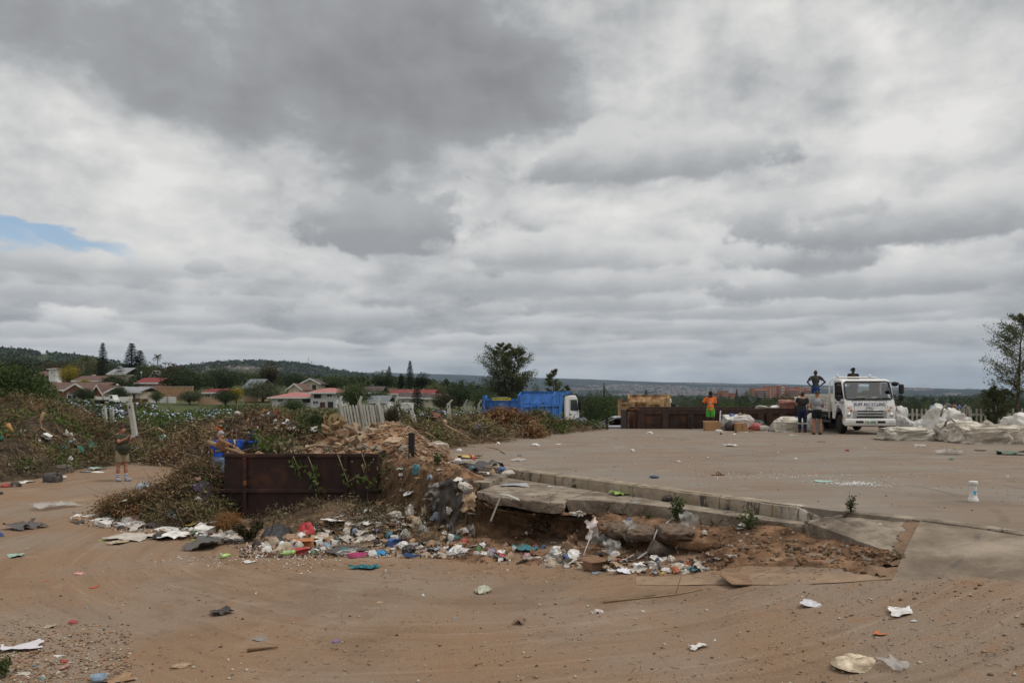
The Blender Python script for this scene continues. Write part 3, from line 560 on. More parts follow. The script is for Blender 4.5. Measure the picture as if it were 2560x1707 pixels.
# == vehicles,skips,fences
def rust_mat(name,a,rust,amt=.55,rough=.6,sc=1.4,spec=.35):
 if name in MATS: return MATS[name]
 m = bpy.data.materials.new(name); MATS[name] = m; m.use_nodes = True; nt = m.node_tree; b = nt.nodes['Principled BSDF']
 co = nn(nt,'ShaderNodeTexCoord').outputs['Object']
 st = noise(nt,vmth(nt,'MULTIPLY',co,(3.0,3.0,.55)),sc,6,.65); bl = noise(nt,vmth(nt,'ADD',co,(4,9,2)),sc * 1.1,6,.7); fi = noise(nt,co,22,4,.7)
 c = mixc(nt,mapr(nt,st,.35,.65),a,tuple(q * .55 for q in a))
 c = mixc(nt,mth(nt,'MULTIPLY',mapr(nt,bl,.66 - .2 * amt,.80 - .2 * amt),.8),c,rust)
 c = mixc(nt,mapr(nt,fi,.60,.76,0,.35),c,tuple(min(1,q * 1.9 + .01) for q in rust))
 nt.links.new(c,b.inputs['Base Color']); b.inputs['Roughness'].default_value = rough; b.inputs['Specular IOR Level'].default_value = spec
 bn = nn(nt,'ShaderNodeBump'); bn.inputs['Strength'].default_value = .35; bn.inputs['Distance'].default_value = .02
 nt.links.new(mth(nt,'ADD',fi,bl),bn.inputs['Height']); nt.links.new(bn.outputs[0],b.inputs['Normal']); return m
M_SKIP = rust_mat('skip_steel',(.036,.0155,.012),(.080,.028,.013),.75,.6)
M_SKIP2 = rust_mat('skip_steel_brown',(.048,.024,.016),(.10,.042,.018),.6,.65)
M_RUST = rust_mat('bare_rust',(.20,.075,.03),(.30,.13,.05),.6,.85)
M_BLACK = mat('black_plastic_trim',(.014,.014,.015),.5,.2)
M_TYRE = mat('tyre_rubber',(.018,.017,.017),.85,.25,6)
M_RIM = mat('steel_rim',(.30,.29,.28),.5,.25,4,metal=.6)
M_WHITE = mat('white_paint',(.72,.715,.69),.38,.05,2.5,spec=.5,col2=(.74,.735,.71))
M_DUSTY = mat('dusty_white_paint',(.58,.55,.48),.55,.12,2.5,spec=.4)
M_CHROME = mat('chrome_trim',(.55,.55,.55),.22,.05,metal=.95)
M_LAMP = mat('lamp_lens',(.75,.76,.78),.12,.1,9,spec=.8)
M_AMBER = mat('amber_lens',(.75,.20,.02),.25,.1,spec=.6)
M_REDL = mat('red_lens',(.45,.03,.02),.3,.1)
def glass_mat(name,tint=(.75,.82,.82),refl=.30):
 m = bpy.data.materials.new(name); m.use_nodes = True; nt = m.node_tree; nt.nodes.clear(); o = nn(nt,'ShaderNodeOutputMaterial')
 t = nn(nt,'ShaderNodeBsdfTransparent'); t.inputs[0].default_value = (*tint,1); g = nn(nt,'ShaderNodeBsdfGlossy'); g.inputs['Roughness'].default_value = .04
 lw = nn(nt,'ShaderNodeLayerWeight'); lw.inputs[0].default_value = .35; mx = nn(nt,'ShaderNodeMixShader')
 mx.inputs[0].default_value = refl * .5; nt.links.new(t.outputs[0],mx.inputs[1]); nt.links.new(g.outputs[0],mx.inputs[2]); nt.links.new(mx.outputs[0],o.inputs[0]); return m
M_GLASS = glass_mat('window_glass'); M_GLASSD = glass_mat('dark_window_glass',(.25,.28,.30),.25)
M_NAVY = mat('navy_lettering',(.03,.04,.12),.5,.1); M_INK = mat('black_lettering',(.02,.02,.02),.5,.1)
def lettering(text,size,loc,rot,parent,material,sx=1.0,extr=.003,bold=0.0,name='lettering'):
 cu = bpy.data.curves.new('text','FONT'); cu.body = text; cu.size = size; cu.align_x = 'CENTER'; cu.align_y = 'CENTER'; cu.extrude = extr; cu.offset = bold; cu.resolution_u = 3
 to = bpy.data.objects.new('text',cu); COL.objects.link(to); dg = bpy.context.evaluated_depsgraph_get(); me = bpy.data.meshes.new_from_object(to.evaluated_get(dg))
 bpy.data.objects.remove(to); me.name = name; me.materials.clear(); me.materials.append(material)
 o = link(bpy.data.objects.new(name,me),parent); o.location = loc; o.rotation_euler = rot; o.scale = (sx,1,1); return o
def wheel(parent,x,y,r,w,out=1):
 M4 = Matrix.Translation((x,y,r)) @ Matrix.Rotation(R(90) * (-1 if out > 0 else 1),4,'X')
 mb = MB(); mb.lathe([(r * .58,-w / 2),(r * .9,-w / 2),(r,-w * .3),(r,w * .3),(r * .9,w / 2),(r * .58,w / 2)],20,0,M4)
 t = mb.build('wheel',M_TYRE,parent)
 mb = MB(); mb.lathe([(r * .58,-w * .1),(r * .6,w * .42),(r * .5,w * .40),(r * .40,w * .18),(r * .2,w * .22),(r * .16,w * .45),(.01,w * .46)],16,0,M4); mb.build('rim',M_RIM,t)
 return t
# -- white flatbed truck
def white_truck():
 root = thing('flatbed_truck','white flatbed lorry lettered BUFF RECYCLING parked beside the rusty skip','truck',(14.62,32.55,0),R(-95))
 W2 = 1.0
 mb = MB(); prof = [(-.02,.62),(.03,.70),(.03,1.02),(-.005,1.22),(-.07,1.42),(-.16,1.445),(-1.60,1.445),(-1.60,.60),(-1.28,.60),(-1.2,.86),(-1.0,1.02),(-.72,1.06),(-.42,.98),(-.22,.74),(-.18,.62)]
 mb.prism(prof,-W2,W2,axis='y'); body = mb.build('cab_body',M_WHITE,root,.03)
 mb = MB(); mb.prism([(-.42,2.14),(-.50,2.20),(-.75,2.27),(-1.3,2.29),(-1.58,2.25),(-1.58,2.14)],-W2 + .03,W2 - .03,axis='y'); mb.build('roof',M_WHITE,root,.04)
 for s in (-1,1):
  mb = MB(); mb.prism([(-.10,1.44),(-.17,1.44),(-.53,2.15),(-.42,2.15)],s * (W2 - .02),s * (W2 - .09),axis='y'); mb.build('pillar',M_WHITE,root,.01); mb = MB(); mb.prism([(-1.40,1.44),(-1.60,1.44),(-1.58,2.15),(-1.42,2.15)],s * (W2 - .03),s * (W2 - .10),axis='y')
  mb.build('pillar',M_WHITE,root,.01)
 mb = MB()
 for a in (((-1.60,-.90,1.44),(-1.56,-.52,2.15)),((-1.60,.52,1.44),(-1.56,.90,2.15)),((-1.60,-.52,1.44),(-1.56,.52,1.72)),((-1.60,-.52,2.08),(-1.56,.52,2.15)),((-1.595,-.02,1.72),(-1.565,.02,2.08))): mb.box(*a)
 mb.build('rear_wall',mat('cab_lining',(.13,.13,.13),.8),root)
 mb = MB(); mb.box((-1.50,-.9,1.0),(-1.15,.9,1.62)); mb.box((-1.45,-.85,1.62),(-1.30,-.15,1.95)); mb.box((-1.45,.15,1.62),(-1.30,.85,1.80)); mb.build('seat',mat('seat_cloth',(.06,.065,.07),.9,.3),root,.05)
 mb = MB(); mb.prism([(-.16,1.38),(-.16,1.47),(-.5,1.50),(-.55,1.38)],-.9,.9,axis='y'); mb.build('dashboard',mat('dashboard_plastic',(.05,.052,.055),.7),root)
 mb = MB(); M4 = Matrix.Translation((-.62,.45,1.62)) @ Matrix.Rotation(R(55),4,'Y')
 for i in range(14): a,b = 2 * math.pi * i / 14,2 * math.pi * (i + 1) / 14; mb.tube([M4 @ Vector((.2 * math.cos(a),.2 * math.sin(a),0)),M4 @ Vector((.2 * math.cos(b),.2 * math.sin(b),0))],.018,6,cap=False)
 mb.tube([M4 @ Vector((-.2,0,0)),M4 @ Vector((.2,0,0))],.02,6); mb.build('steering_wheel',M_BLACK,root)
 mb = MB(); mb.box((-.36,-.42,1.50),(-.22,-.08,1.56)); mb.build('carton',mat('carton_board',(.36,.22,.10),.9),root)
 mb = MB(); mb.box((-.30,.16,1.50),(-.20,.36,1.55)); mb.build('paper_note',mat('note_paper',(.6,.5,.42),.9),root)
 ws = [(-.085,1.43),(-.435,2.165)]
 def wpt(t,y,o=0.0): a,b = Vector((ws[0][0],0,ws[0][1])),Vector((ws[1][0],0,ws[1][1])); d = (b - a); nrm = Vector((d.z,0,-d.x)).normalized(); return a + d * t + Vector((0,y,0)) + nrm * o
 mb = MB(); mb.add([wpt(.03,-.90),wpt(.03,.90),wpt(.97,.87),wpt(.97,-.87)],[(0,1,2,3)]); mb.build('windscreen',M_GLASS,root)
 mb = MB(); loop = [wpt(.0,-.86,.012),wpt(.0,.86,.012),wpt(.10,.93,.012),wpt(.9,.90,.012),wpt(1.0,.83,.012),wpt(1.0,-.83,.012),wpt(.9,-.90,.012),wpt(.10,-.93,.012),wpt(.0,-.86,.012)]
 mb.tube(loop,.028,6); mb.build('windscreen_seal',M_BLACK,root)
 for y0,y1 in ((-.62,-.15),(.18,.80)):
  mb = MB(); mb.tube([wpt(-.05,y0,.04),wpt(.03,y0 + .1,.05),wpt(.07,y1,.03)],.014,6); mb.build('wiper',M_BLACK,root)
 mb = MB(); mb.box((.030,-.66,1.345),(.036,.66,1.352)) if False else None
 for z0,y0,y1 in ((1.385,-.70,.70),(1.02,-.62,.62)):
  mb = MB(); mb.box((-.055 if z0 > 1.2 else .026,y0,z0),(-.040 if z0 > 1.2 else .036,y1,z0 + .010)); mb.build('panel_gap',mat('panel_gap',(.12,.12,.12),.8),root)
 for s in (-1,1):
  mb = MB(); mb.add([(-.045,s * .70,1.385),(-.045,s * .688,1.385),(.036,s * .60,1.02),(.036,s * .612,1.02)],[(0,1,2,3)]); mb.build('panel_gap',mat('panel_gap',(.12,.12,.12),.8),root)
 tilt = math.atan2(.075,.20)
 lettering('BUFF RECYCLING',.20,(.012,0.0,1.235),(R(90) - .22,0,R(90)),root,M_NAVY,.80,.004,.0)
 lettering('JAC',.14,(.042,0.0,1.095),(R(90) - .05,0,R(90)),root,mat('badge_grey',(.28,.28,.29),.35),1.35,.006,.002,'badge')
 mb = MB(); mb.prism([(-.60,1.005),(.60,1.005),(.66,.96),(.66,.66),(-.66,.66),(-.66,.96)],.02,.05,axis='x'); gr = mb.build('grille',M_CHROME,root,.008)
 for z0,z1,y1 in ((.945,.99,.56),(.815,.855,.52),(.685,.745,.56)):
  mb = MB(); mb.prism([(-y1,z1),(y1,z1),(y1 - .05,z0),(-y1 + .05,z0)],.045,.058,axis='x'); mb.build('slot',M_BLACK,gr)
 for s in (-1,1):
  mb = MB(); pts = [(.70,1.19),(.985,1.20),(.985,.66),(.71,.66)]; V = [(.045,s * a,b) if a < .9 else (-.02,s * a,b) for a,b in pts] + [(-.02,s * a,b) if a < .9 else (-.12,s * a,b) for a,b in pts]
  mb.add(V,[(0,1,2,3),(7,6,5,4),(0,4,5,1),(1,5,6,2),(2,6,7,3),(3,7,4,0)]); h = mb.build('headlight',M_LAMP,root,.012)
  mb = MB(); V = [(.05,s * .705,1.02),(-.012,s * .988,1.02),(-.012,s * .988,.93),(.05,s * .70,.93)]; mb.add(V + [(x - .03,y,z) for x,y,z in V],[(0,1,2,3),(7,6,5,4),(0,4,5,1),(1,5,6,2),(2,6,7,3),(3,7,4,0)]); mb.build('indicator',M_AMBER,h)
  mb = MB(); mb.ball((.03,s * .84,.79),(.04,.09,.09),12); mb.build('reflector',M_CHROME,h)
  mb = MB(); mb.ball((.03,s * .84,1.11),(.03,.06,.05),10); mb.build('bulb',mat('lamp_bulb',(.75,.45,.40),.3),h)
 mb = MB(); mb.prism([(-.05,.645),(.09,.64),(.105,.5),(.08,.36),(-.05,.34)],-1.0,1.0,axis='y'); mb.prism([(-.05,.64),(-.30,.64),(-.25,.42),(-.05,.36)],.94,1.0,axis='y'); mb.prism([(-.05,.64),(-.30,.64),(-.25,.42),(-.05,.36)],-1.0,-.94,axis='y'); bu = mb.build('bumper',M_WHITE,root,.03)
 for s in (-1,1):
  mb = MB(); mb.box((.09,s * .28 if s > 0 else -.58,.47),(.112,s * .58 if s > 0 else -.28,.56)); mb.build('slot',M_BLACK,bu)
  M4 = Matrix.Translation((.10,s * .80,.53)) @ Matrix.Rotation(R(90),4,'Y'); mb = MB(); mb.lathe([(.062,-.03),(.062,.012),(.045,.015),(.04,.0),(.01,-.002)],14,0,M4); mb.build('fog_light',M_LAMP,bu)
 mb = MB(); mb.box((.10,-.235,.45),(.118,.235,.565)); npl = mb.build('number_plate',mat('plate_white',(.62,.66,.60),.5),root,.006)
 mb = MB(); mb.box((.119,-.11,.455),(.121,-.06,.56)); mb.build('emblem',mat('plate_emblem',(.25,.32,.10),.6),npl)
 lettering('JTT',.115,(.122,-.162,.508),(R(90),0,R(90)),npl,mat('plate_green',(.02,.16,.06),.5),.62,.002,.004); lettering('238 EC',.115,(.122,.085,.508),(R(90),0,R(90)),npl,mat('plate_green',(.02,.16,.06),.5),.62,.002,.004)
 for s in (-1,1):
  mb = MB(); mb.prism([(-.20,1.46),(-1.38,1.46),(-1.40,2.12),(-.56,2.12)],s * .955,s * .965,axis='y'); mb.build('door_glass',M_GLASSD,root)
  mb = MB(); mb.box((-1.18,s * 1.0,1.28),(-1.02,s * 1.025,1.32)); mb.build('door_handle',M_BLACK,root)
  mb = MB(); mb.box((-.32,s * .998,1.0),(-.315,s * 1.003,1.44)); mb.build('door_gap',mat('panel_gap',(.12,.12,.12),.8),root); mb = MB(); mb.box((-1.30,s * .998,.8),(-1.295,s * 1.003,1.44)); mb.build('door_gap',mat('panel_gap',(.12,.12,.12),.8),root)
 mb = MB()
 for k in range(3): mb.box((-1.0 + .02 * k,-1.006,1.12 - .07 * k),(-.66,-1.001,1.16 - .07 * k))
 mb.build('door_print',M_NAVY,root)
 mb = MB(); mb.box((-.22,-1.02,.62),(-.10,-1.0,.70)); mb.build('side_marker',M_AMBER,root)
 for s,arms in ((-1,[(-.15,-.98,1.30),(-.02,-1.16,1.36)]),(1,[(-.45,.95,2.14),(-.2,1.2,2.12),(-.1,1.27,2.0)])):
  mi = None
  for z0,z1 in ((1.66,2.06),(1.38,1.62)):
   yy = s * (1.22 if s < 0 else 1.27); mb = MB(); mb.box((-.14,yy - .10,z0),(-.02,yy + .10,z1)); mi = mb.build('wing_mirror',M_BLACK,root,.04)
  mb = MB(); mb.tube(arms,.016,6)
  yy = s * (1.22 if s < 0 else 1.27); mb.tube([(-.1,yy,1.36),(-.1,yy,2.06)],.014,6); mb.tube([(-.2,s * .99,1.25),(-.1,yy - s * .06,1.3),(-.1,yy,1.4)],.014,6); mb.build('mirror_arm',M_BLACK,root)
 mb = MB(); mb.ball((.05,.97,2.06),(.06,.15,.10),12); mb.tube([(-.45,.9,2.16),(.03,.95,2.08)],.012,6); mb.build('blind_spot_mirror',M_BLACK,root)
 mb = MB()
 for zz,y0 in ((1.60,.80),(1.53,.80)): M4 = Matrix.Translation(wpt(.22 if zz > 1.55 else .12,.80,.01)) @ Matrix.Rotation(R(62),4,'Y'); mb.lathe([(.045,0),(.045,.004)],12,0,M4)
 mb.build('licence_disc',mat('disc_paper',(.5,.56,.6),.6),root)
 for x,r in ((-.78,.40),(-4.1,.40)):
  for s in (-1,1): wheel(root,x,s * .86,r,.24,s)
 for s in (-1,1):
  mb = MB(); n = 10; V = []
  for i in range(n + 1):
   a = math.pi * (i / n); V += [(-.78 + .50 * math.cos(a),s * .70,.42 + .50 * math.sin(a)),(-.78 + .50 * math.cos(a),s * .99,.42 + .50 * math.sin(a))]
  mb.add(V,[(2 * i,2 * i + 1,2 * i + 3,2 * i + 2) for i in range(n)]); mb.build('wheel_arch',M_BLACK,root)
 mb = MB(); mb.box((-6.0,-.42,.62),(-.2,-.30,.82)); mb.box((-6.0,.30,.62),(-.2,.42,.82)); mb.box((-.9,-.5,.40),(-.4,.5,.60)); mb.tube([(-.78,-.8,.4),(-.78,.8,.4)],.06,8); mb.tube([(-4.1,-.8,.4),(-4.1,.8,.4)],.09,8); mb.box((-3.2,-.30,.45),(-2.2,.3,.75)); mb.box((-.15,-.75,.32),(-.05,.75,.42)); mb.build('chassis',mat('chassis_paint',(.02,.02,.021),.7),root)
 mb = MB(); mb.box((-3.4,-1.0,.42),(-1.9,-.97,.52)); mb.box((-3.4,-1.0,.66),(-1.9,-.97,.76))
 for x in (-3.38,-2.65,-1.98): mb.box((x,-.99,.42),(x + .06,-.95,.95))
 mb.build('side_guard',mat('side_guard_steel',(.055,.058,.06),.6),root)
 mb = MB(); mb.box((-2.9,.45,.5),(-2.1,.95,.9)); mb.build('fuel_tank',mat('tank_steel',(.25,.25,.25),.5),root,.06)
 mb = MB(); mb.box((-6.2,-1.04,.90),(-1.78,1.04,.98)); bed = mb.build('bed_floor',M_DUSTY,root)
 mb = MB(); mb.box((-6.2,-1.05,.80),(-1.78,-1.0,.90)); mb.build('bed_skirt',M_BLACK,bed)
 def dropside(x0,x1,y,name='dropside'):
  mb = MB(); mb.box((x0,y - .02,.99),(x1,y + .02,1.66)); ds = mb.build(name,M_DUSTY,root)
  nc = int((x1 - x0) / .36)
  for rr in range(4):
   for k in range(nc):
    a = x0 + (x1 - x0) * (k + .15) / nc; b = x0 + (x1 - x0) * (k + .85) / nc; z0 = 1.02 + rr * .16; s = -1 if y < 0 else 1
    mb = MB(); mb.box((a,y + s * .02,z0),(b,y + s * .055,z0 + .10)); mb.build('pressed_rib',M_DUSTY,ds,.012)
 for y in (-1.02,1.02): dropside(-6.2,-4.02,y); dropside(-3.96,-1.86,y)
 mb = MB(); mb.box((-6.24,-1.0,.98),(-6.2,1.0,1.66)); mb.build('tailboard',M_DUSTY,root)
 for x in (-3.99,-1.82,-6.2):
  for y in (-1.03,1.03): mb = MB(); mb.box((x - .03,y - .035,.92),(x + .03,y + .035,1.72)); mb.build('stake',M_DUSTY,root)
 mb = MB(); mb.box((-1.80,-1.0,.98),(-1.75,1.0,1.30)); mb.build('headboard',M_DUSTY,root)
 mb = MB()
 arch = [(-1.80,-1.06,.62),(-1.80,-1.06,2.05)] + [(-1.80,-1.06 + .32 * (1 - math.cos(a)),2.05 + .32 * math.sin(a)) for a in np.linspace(.3,math.pi / 2,6)]
 arch += [(p[0],-p[1],p[2]) for p in arch[::-1]]; mb.tube(arch,.034,8); mb.tube([(-1.8,-.75,1.0),(-1.8,-.75,2.36)],.02,6); mb.tube([(-1.8,.75,1.0),(-1.8,.75,2.36)],.02,6); mb.build('roof_bar',M_WHITE,root)
 for y in (-.72,.62): mb = MB(); mb.lathe([(.05,0),(.05,.10),(.03,.12)],10,0,Matrix.Translation((-1.8,y,2.38))); mb.build('bar_bracket',M_WHITE,root)
 return root
white_truck()
# -- tipper lorries
def tipper(label,loc,rz,paint,dark,cabm,sign):
 root = thing('tipper_truck',label,'truck',loc,rz)
 def panel_wall(name,x0,x1,y,z0,z1,out,n,axis='x'):
  """a steel wall with framed recessed bays"""
  mb = MB(); f = (lambda a,b,c: (a,b,c)) if axis == 'x' else (lambda a,b,c: (b,a,c))
  def bx(a0,a1,b0,b1,c0,c1): p,q = f(a0,b0,c0),f(a1,b1,c1); mb.box(tuple(min(u,v) for u,v in zip(p,q)),tuple(max(u,v) for u,v in zip(p,q)))
  bx(x0,x1,y - .03,y + .03,z0,z1)
  o2 = y + out * .10
  bx(x0,x1,y + out * .03,o2,z1 - .14,z1); bx(x0,x1,y + out * .03,o2,z0,z0 + .10)
  for k in range(n + 1):
   c = x0 + (x1 - x0) * k / n; bx(max(x0,c - .07),min(x1,c + .07),y + out * .03,o2 - .004 * out,z0 + .10,z1 - .14)
  return mb.build(name,paint,root)
 tg = panel_wall('tailgate',-1.2,1.2,-.02,1.30,2.55,-1,3,'y')
 for y in (-1.2,1.2): mb = MB(); mb.box((-.14,y - .09,1.2),(.10,y + .09,2.72)); mb.build('corner_post',paint,root,.01)
 for y in (-1.2,1.2): panel_wall('body_side',.10,4.4,y,1.22,2.20,1 if y > 0 else -1,5)
 mb = MB(); mb.box((0,-1.2,1.14),(4.5,1.2,1.24)); mb.build('body_floor',dark,root)
 mb = MB(); mb.prism([(4.35,1.24),(4.75,1.24),(4.95,2.72),(6.0,2.86),(6.0,2.95),(4.0,2.95),(3.65,2.72),(3.55,2.20),(3.62,2.18),(3.75,2.66),(4.55,2.80)],-1.24,-1.16,axis='y'); mb.prism([(4.35,1.24),(4.75,1.24),(4.95,2.72),(6.0,2.86),(6.0,2.95),(4.0,2.95),(3.65,2.72),(3.55,2.20),(3.62,2.18),(3.75,2.66),(4.55,2.80)],1.16,1.24,axis='y')
 mb.prism([(4.35,1.24),(4.45,1.24),(4.62,2.78),(4.52,2.78)],-1.2,1.2,axis='y'); mb.prism([(4.0,2.90),(6.05,2.90),(6.05,2.97),(4.0,2.97)],-1.24,1.24,axis='y')
 mb.prism([(3.60,2.20),(4.45,2.20),(4.55,2.88),(4.02,2.88),(3.72,2.70)],-1.225,-1.14,axis='y'); mb.prism([(3.60,2.20),(4.45,2.20),(4.55,2.88),(4.02,2.88),(3.72,2.70)],1.14,1.225,axis='y'); mb.build('cab_guard',paint,root)
 mb = MB(); mb.prism([(3.66,2.20),(3.72,2.20),(4.10,2.89),(4.04,2.89)],-1.135,1.135,axis='y'); mb.build('head_panel',paint,root)
 mb = MB(); mb.box((3.60,-1.13,2.14),(3.78,1.13,2.22)); mb.build('head_ledge',paint,root)
 mb = MB(); mb.prism([(5.35,.95),(7.2,.95),(7.28,1.5),(7.22,1.78),(6.98,2.60),(6.8,2.72),(5.45,2.72),(5.35,2.6)],-1.18,1.18,axis='y'); cab = mb.build('cab',cabm,root,.06)
 for s in (-1,1):
  mb = MB(); mb.prism([(6.0,1.78),(7.05,1.72),(6.88,2.45),(6.0,2.45)],s * 1.175,s * 1.19,axis='y'); mb.build('side_window',M_GLASSD,cab)
  mb = MB(); mb.box((7.0,s * 1.30 - .10,1.8),(7.12,s * 1.30 + .10,2.35)); mb.tube([(7.0,s * 1.1,2.45),(7.06,s * 1.3,2.35)],.02,6); mb.build('wing_mirror',M_BLACK,cab,.03)
  mb = MB(); mb.box((5.9,s * 1.18,1.5),(6.15,s * 1.20,1.56)); mb.build('door_handle',M_BLACK,cab)
  mb = MB(); mb.box((5.85,s * 1.178,1.0),(5.87,s * 1.186,2.5)); mb.build('door_gap',M_BLACK,cab)
 mb = MB(); mb.add([(7.235,-1.05,1.78),(7.235,1.05,1.78),(7.01,1.05,2.52),(7.01,-1.05,2.52)],[(0,1,2,3)]); mb.build('windscreen',M_GLASSD,cab)
 mb = MB(); mb.box((7.1,-1.2,.5),(7.38,1.2,.98)); mb.build('bumper',M_BLACK,root,.05)
 mb = MB(); mb.box((5.0,-1.0,1.0),(5.35,1.0,2.5)); mb.tube([(5.15,-1.12,.9),(5.15,-1.12,2.5)],.08,8); mb.build('air_intake',M_BLACK,root)
 mb = MB(); mb.box((.2,-.42,.75),(7.0,-.28,1.05)); mb.box((.2,.28,.75),(7.0,.42,1.05)); mb.build('chassis',mat('chassis_paint',(.02,.02,.021),.7),root)
 for x in (1.0,2.35,6.25):
  for s in (-1,1): wheel(root,x,s * 1.02,.5,.32,s)
 for s in (-1,1): mb = MB(); mb.prism([(5.55,.95),(5.65,1.1),(6.0,1.22),(6.5,1.22),(6.85,1.1),(6.95,.95)],s * 1.19,s * 1.22,axis='y'); mb.build('wheel_arch',M_BLACK,root)
 mb = MB(); mb.box((-.15,-1.2,.95),(-.05,1.2,1.10)); mb.build('rear_bar',M_AMBER if not sign else M_BLACK,root)
 for s in (-1,1): mb = MB(); mb.box((-.17,s * .95 - .15,.96),(-.15,s * .95 + .15,1.09)); mb.build('tail_light',M_REDL,root)
 if sign:
  mb = MB(); mb.box((-.135,-.62,2.44),(-.125,.62,2.60)); sg = mb.build('warning_sign',mat('sign_yellow',(.62,.55,.10),.5),root)
  lettering('CONSTRUCTION VEHICLE',.105,(-.137,0,2.52),(R(90),0,R(-90)),sg,M_INK,.95,.002,.002)
  mb = MB(); mb.box((-.135,-.90,1.70),(-.125,-.64,2.02)); rf = mb.build('reflector_sign',mat('sign_orange',(.72,.20,.03),.5),root)
  M4 = Matrix.Translation((-.136,-.77,1.88)) @ Matrix.Rotation(R(-90),4,'Y'); mb = MB(); mb.lathe([(.085,0),(.085,.003),(.055,.003),(.055,.001)],14,0,M4); mb.box((-.138,-.85,1.73),(-.136,-.69,1.76)); mb.build('sign_ring',mat('sign_yellow',(.62,.55,.10),.5),rf)
  mb = MB(); mb.tube([(-.02,-.3,2.55),(-.02,-.3,2.63),(-.02,.3,2.63),(-.02,.3,2.55)],.015,6); mb.build('grab_rail',M_RIM,root)
 return root
M_BLUE = rust_mat('blue_paint',(.045,.185,.55),(.12,.21,.40),.3,.55,1.2)
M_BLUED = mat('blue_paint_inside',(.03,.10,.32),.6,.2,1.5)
M_TAN = rust_mat('rusty_tan_paint',(.52,.34,.17),(.15,.055,.022),.95,.75,1.6,.2)
tipper('blue tipper lorry with white cab and yellow warning strip behind the branch heaps',(-.53,45.4,-1.15),R(58),M_BLUE,M_BLUED,mat('cab_white',(.68,.68,.67),.4,.05),True)
tipper('rusty tan tipper lorry showing its cab guard above the far skip',(7.35,45.5,-1.35),R(74),M_TAN,M_TAN,mat('cab_cream',(.58,.53,.44),.5,.1),False)
# -- silver car
def silver_car():
 root = thing('parked_car','silver hatchback standing low behind the yard edge left of the skips','car',(3.62,43.0,-1.16),0)
 pm = mat('silver_paint',(.36,.38,.40),.3,.06,2,spec=.6,metal=.5)
 mb = MB(); mb.prism([(0,.35),(.02,.82),(.25,1.02),(1.15,1.16),(4.1,1.16),(4.3,1.0),(4.3,.35)],-.88,.88,axis='y'); mb.build('car_body',pm,root,.07)
 mb = MB(); mb.prism([(1.80,1.56),(2.0,1.62),(3.5,1.63),(3.9,1.55),(3.85,1.50),(1.85,1.50)],-.72,.72,axis='y'); mb.build('car_roof',pm,root,.03)
 for s in (-1,1):
  for a in (((1.02,1.16),(1.12,1.16),(1.92,1.53),(1.80,1.53)),((2.42,1.16),(2.54,1.16),(2.54,1.53),(2.46,1.53)),((4.0,1.16),(4.12,1.16),(3.92,1.53),(3.78,1.53))):
   mb = MB(); mb.prism(list(a),s * .80,s * .73,axis='y'); mb.build('pillar',pm,root)
  mb = MB(); mb.prism([(1.14,1.16),(2.42,1.16),(2.46,1.5),(1.90,1.5)],s * .765,s * .775,axis='y'); mb.build('side_window',M_GLASSD,root)
  mb = MB(); mb.prism([(2.55,1.16),(4.0,1.16),(3.8,1.5),(2.55,1.5)],s * .765,s * .775,axis='y'); mb.build('side_window',M_GLASSD,root)
  mb = MB(); mb.box((1.3,s * .88 - .02,1.14),(1.5,s * 1.02,1.26)) if s > 0 else mb.box((1.3,-1.02,1.14),(1.5,-.86,1.26)); mb.build('wing_mirror',pm,root,.03)
  for x in (.85,3.45): wheel(root,x,s * .78,.31,.2,s)
  mb = MB(); mb.box((.03,s * .55 - .18,.66),(.30,s * .55 + .18,.82)); mb.build('headlight',M_LAMP,root,.04)
 mb = MB(); mb.add([(1.10,-.70,1.16),(1.10,.70,1.16),(1.84,.66,1.53),(1.84,-.66,1.53)],[(0,1,2,3)]); mb.build('windscreen',M_GLASSD,root)
 mb = MB(); mb.box((2.0,-.6,.7),(2.3,.6,1.2)); mb.build('seat',M_BLACK,root,.05)
 mb = MB(); mb.box((2.75,-.70,1.1),(3.05,-.45,1.36)); mb.build('red_crate',mat('red_plastic',(.40,.035,.02),.5),root,.02)
silver_car()
# -- skips
def front_skip():
 root = thing('skip','big maroon steel skip full of rubble standing against the earth bank','skip',(-6.5,18.0,-1.2))
 L,D,H = 3.45,1.75,1.50
 for nm,a,b in (('front_wall',(0,0,.05),(L,.05,H)),('back_wall',(0,D - .05,.05),(L,D,H)),('end_wall',(0,.05,.05),(.05,D - .05,H)),('end_wall',(L - .05,.05,.05),(L,D - .05,H)),('skip_floor',(.05,.05,.08),(L - .05,D - .05,.14))):
  mb = MB(); mb.box(a,b); mb.build(nm,M_SKIP,root)
 mb = MB(); mb.box((-.03,-.06,H - .075),(L + .03,.04,H + .01)); mb.build('top_rail',M_SKIP,root,.008)
 mb = MB(); mb.box((-.03,D - .06,H - .075),(L + .03,D + .05,H + .01)); mb.build('top_rail',M_SKIP,root,.008)
 for x in (-.01,L - .06): mb = MB(); mb.box((x,.045,H - .07),(x + .07,D - .065,H + .008)); mb.build('top_rail',M_SKIP,root,.008)
 mb = MB(); mb.box((-.20,-.075,.63),(2.72,0,.71)); mb.build('side_rail',M_SKIP,root,.006)
 for x in (.44,2.72): mb = MB(); mb.box((x,-.09,.06),(x + .075,.0,H - .08)); mb.build('side_rib',M_SKIP,root,.006)
 mb = MB(); mb.box((.46,-.12,.80),(.53,-.09,.90)); mb.build('lug',M_RUST,root,.008)
 return root
front_skip()
